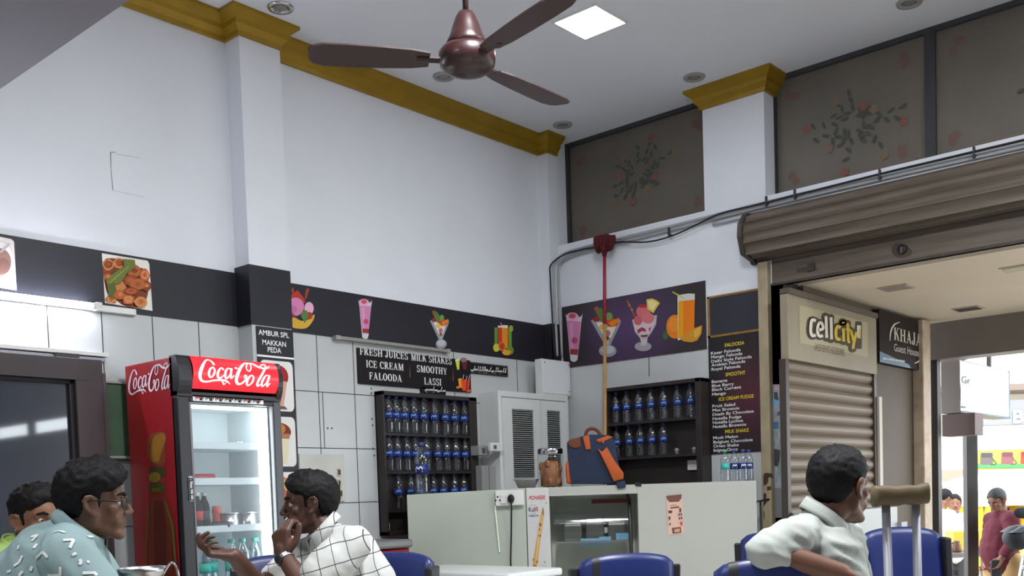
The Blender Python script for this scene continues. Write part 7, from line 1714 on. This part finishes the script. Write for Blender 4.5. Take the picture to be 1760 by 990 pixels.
m = MB(); chain(m, MAR, [B_(1722, 890), B_(1720, 915), B_(1716, 945), B_(1724, 968)], [.09, .17, .185, .17]); chain(m, MAR, [B_(1726, 888), sn], [.07, .085]); chain(m, MAR, [B_(1716, 889), sf], [.07, .08])
chain(m, MAR, [sn, en, en+(wn-en)*.8], [.085, .07, .055]); chain(m, MAR, [sf, ef, ef+(wf-ef)*.8], [.08, .068, .055])
so_ = remesh(m, 'shirt', .011, t, [MAR], 5); wrinkle(so_, .008, (8, 6, 12), 6, (HR, HF, ZV))
collar(t, B_(1723, 885), ZV+f_*.3, f_, MAR, r=.072, h=.04, gap=.4)
TAN_ = mat('tan_trousers', (176, 142, 92), .85, bump=.15, bscale=8)
m = MB()
for e, lx in ((-1, .1), (1, -.1)):
    h = B_(1724, 966)+V((-f_.y, f_.x, 0))*lx; k_ = V((h.x, h.y, (h.z+GZ)/2+.03))+f_*.04; a_ = V((h.x, h.y, GZ+.1)); chain(m, TAN_, [h, k_, a_], [.115, .08, .062])
remesh(m, 'trousers', .014, t, [TAN_], 4)
for lx in (.1, -.1):
    h = B_(1724, 966)+V((-f_.y, f_.x, 0))*lx; m = MB(); m.ell(V((h.x, h.y, GZ+.05))+f_*.06, (.05, .14, .05), SHOE, Matrix((f_.cross(ZV), f_, ZV)).transposed(), 16, 10); m.build('shoe', t)
ph = B_(1712, 978, -.26); m = MB(); m.obox(ph, (HR, HF, ZV), (.05, .01, .09), K(60, 58, 60)); tag(m.build('phone', bevel=.006), 'dark phone held in the hand of the maroon shirt man', 'phone')

# --- people at the stall between the posts
d = 12.6
for (px, py, lab, sc, ff, pv) in ((1627, 868, 'person in a bright white shirt bending over the street stall', (232, 232, 230), HR*.8+HF*.3, -.5), (1641, 866, 'person with a pink tie standing at the back of the street stall', (226, 220, 216), -HR*.3-HF*.9, 0)):
    dd = d+(.9 if pv == 0 else 0); hc = at(px if pv == 0 else 1622, py if pv == 0 else 858, dd); f_ = V((ff.x, ff.y, 0)).normalized(); r_ = V((f_.y, -f_.x, 0))
    base = V((hc.x, hc.y, GZ)); t = thing('person', lab, 'person', base); Hh = Head(hc, f_ if pv == 0 else f_*.7-ZV*.5, ZV, 1.0)
    lean = f_*pv*.3
    m = MB(); Hh.solids(m, SK5); nk = hc-ZV*.15+lean*.3-f_*.03; m.cap(Hh.p(0, -.02, -.05), .055, nk, .06, SK5); hpz = nk+lean-ZV*.5; m.cap(nk, .07, hpz, .12, SK5)
    S_ = mat('white_cloth_%d' % (px), sc, .85)
    arms = []
    for e in (-1, 1):
        s_ = nk+r_*(e*.19)-ZV*.05; el_ = s_-ZV*.26+f_*.08+r_*e*.05; wr_ = el_+f_*.2-ZV*.1; chain(m, SK5, [s_, el_, wr_], [.055, .045, .03]); hand(m, SK5, wr_, f_-ZV*.3, -ZV, e, [(20, 30, 20)]*4, .95); arms.append((s_, el_))
    remesh(m, 'body', .008, t, [SK5], 4); Hh.hair(t, HAIRM, seed=px % 7)
    m = MB(); chain(m, S_, [nk-ZV*.03, nk-ZV*.2+lean*.4, hpz], [.085, .16, .16])
    for s_, el_ in arms: chain(m, S_, [nk-ZV*.03, s_, el_], [.065, .075, .065])
    remesh(m, 'shirt', .012, t, [S_], 4)
    m = MB()
    for e in (-1, 1): chain(m, TROU, [hpz+r_*(e*.09), V((hpz.x, hpz.y, (hpz.z+GZ)/2))+r_*(e*.1), V((hpz.x, hpz.y, GZ+.06))+r_*(e*.1)], [.11, .08, .06])
    m.cap(hpz-r_*.08, .11, hpz+r_*.08, .11, TROU); remesh(m, 'trousers', .018, t, [TROU], 4)
    for e in (-1, 1): m = MB(); m.ell(V((hpz.x, hpz.y, GZ+.045))+r_*(e*.1)+f_*.05, (.05, .13, .045), SHOE, Matrix((r_, f_, ZV)).transposed(), 14, 8); m.build('shoe', t)
    if pv == 0:
        m = MB(); c = nk+f_*.165-ZV*.08; m.prism([c+r_*.03, c-r_*.03, c-r_*.04-ZV*.28, c-ZV*.33, c+r_*.04-ZV*.28], f_*.01, K(206, 90, 130)); m.build('tie', t)
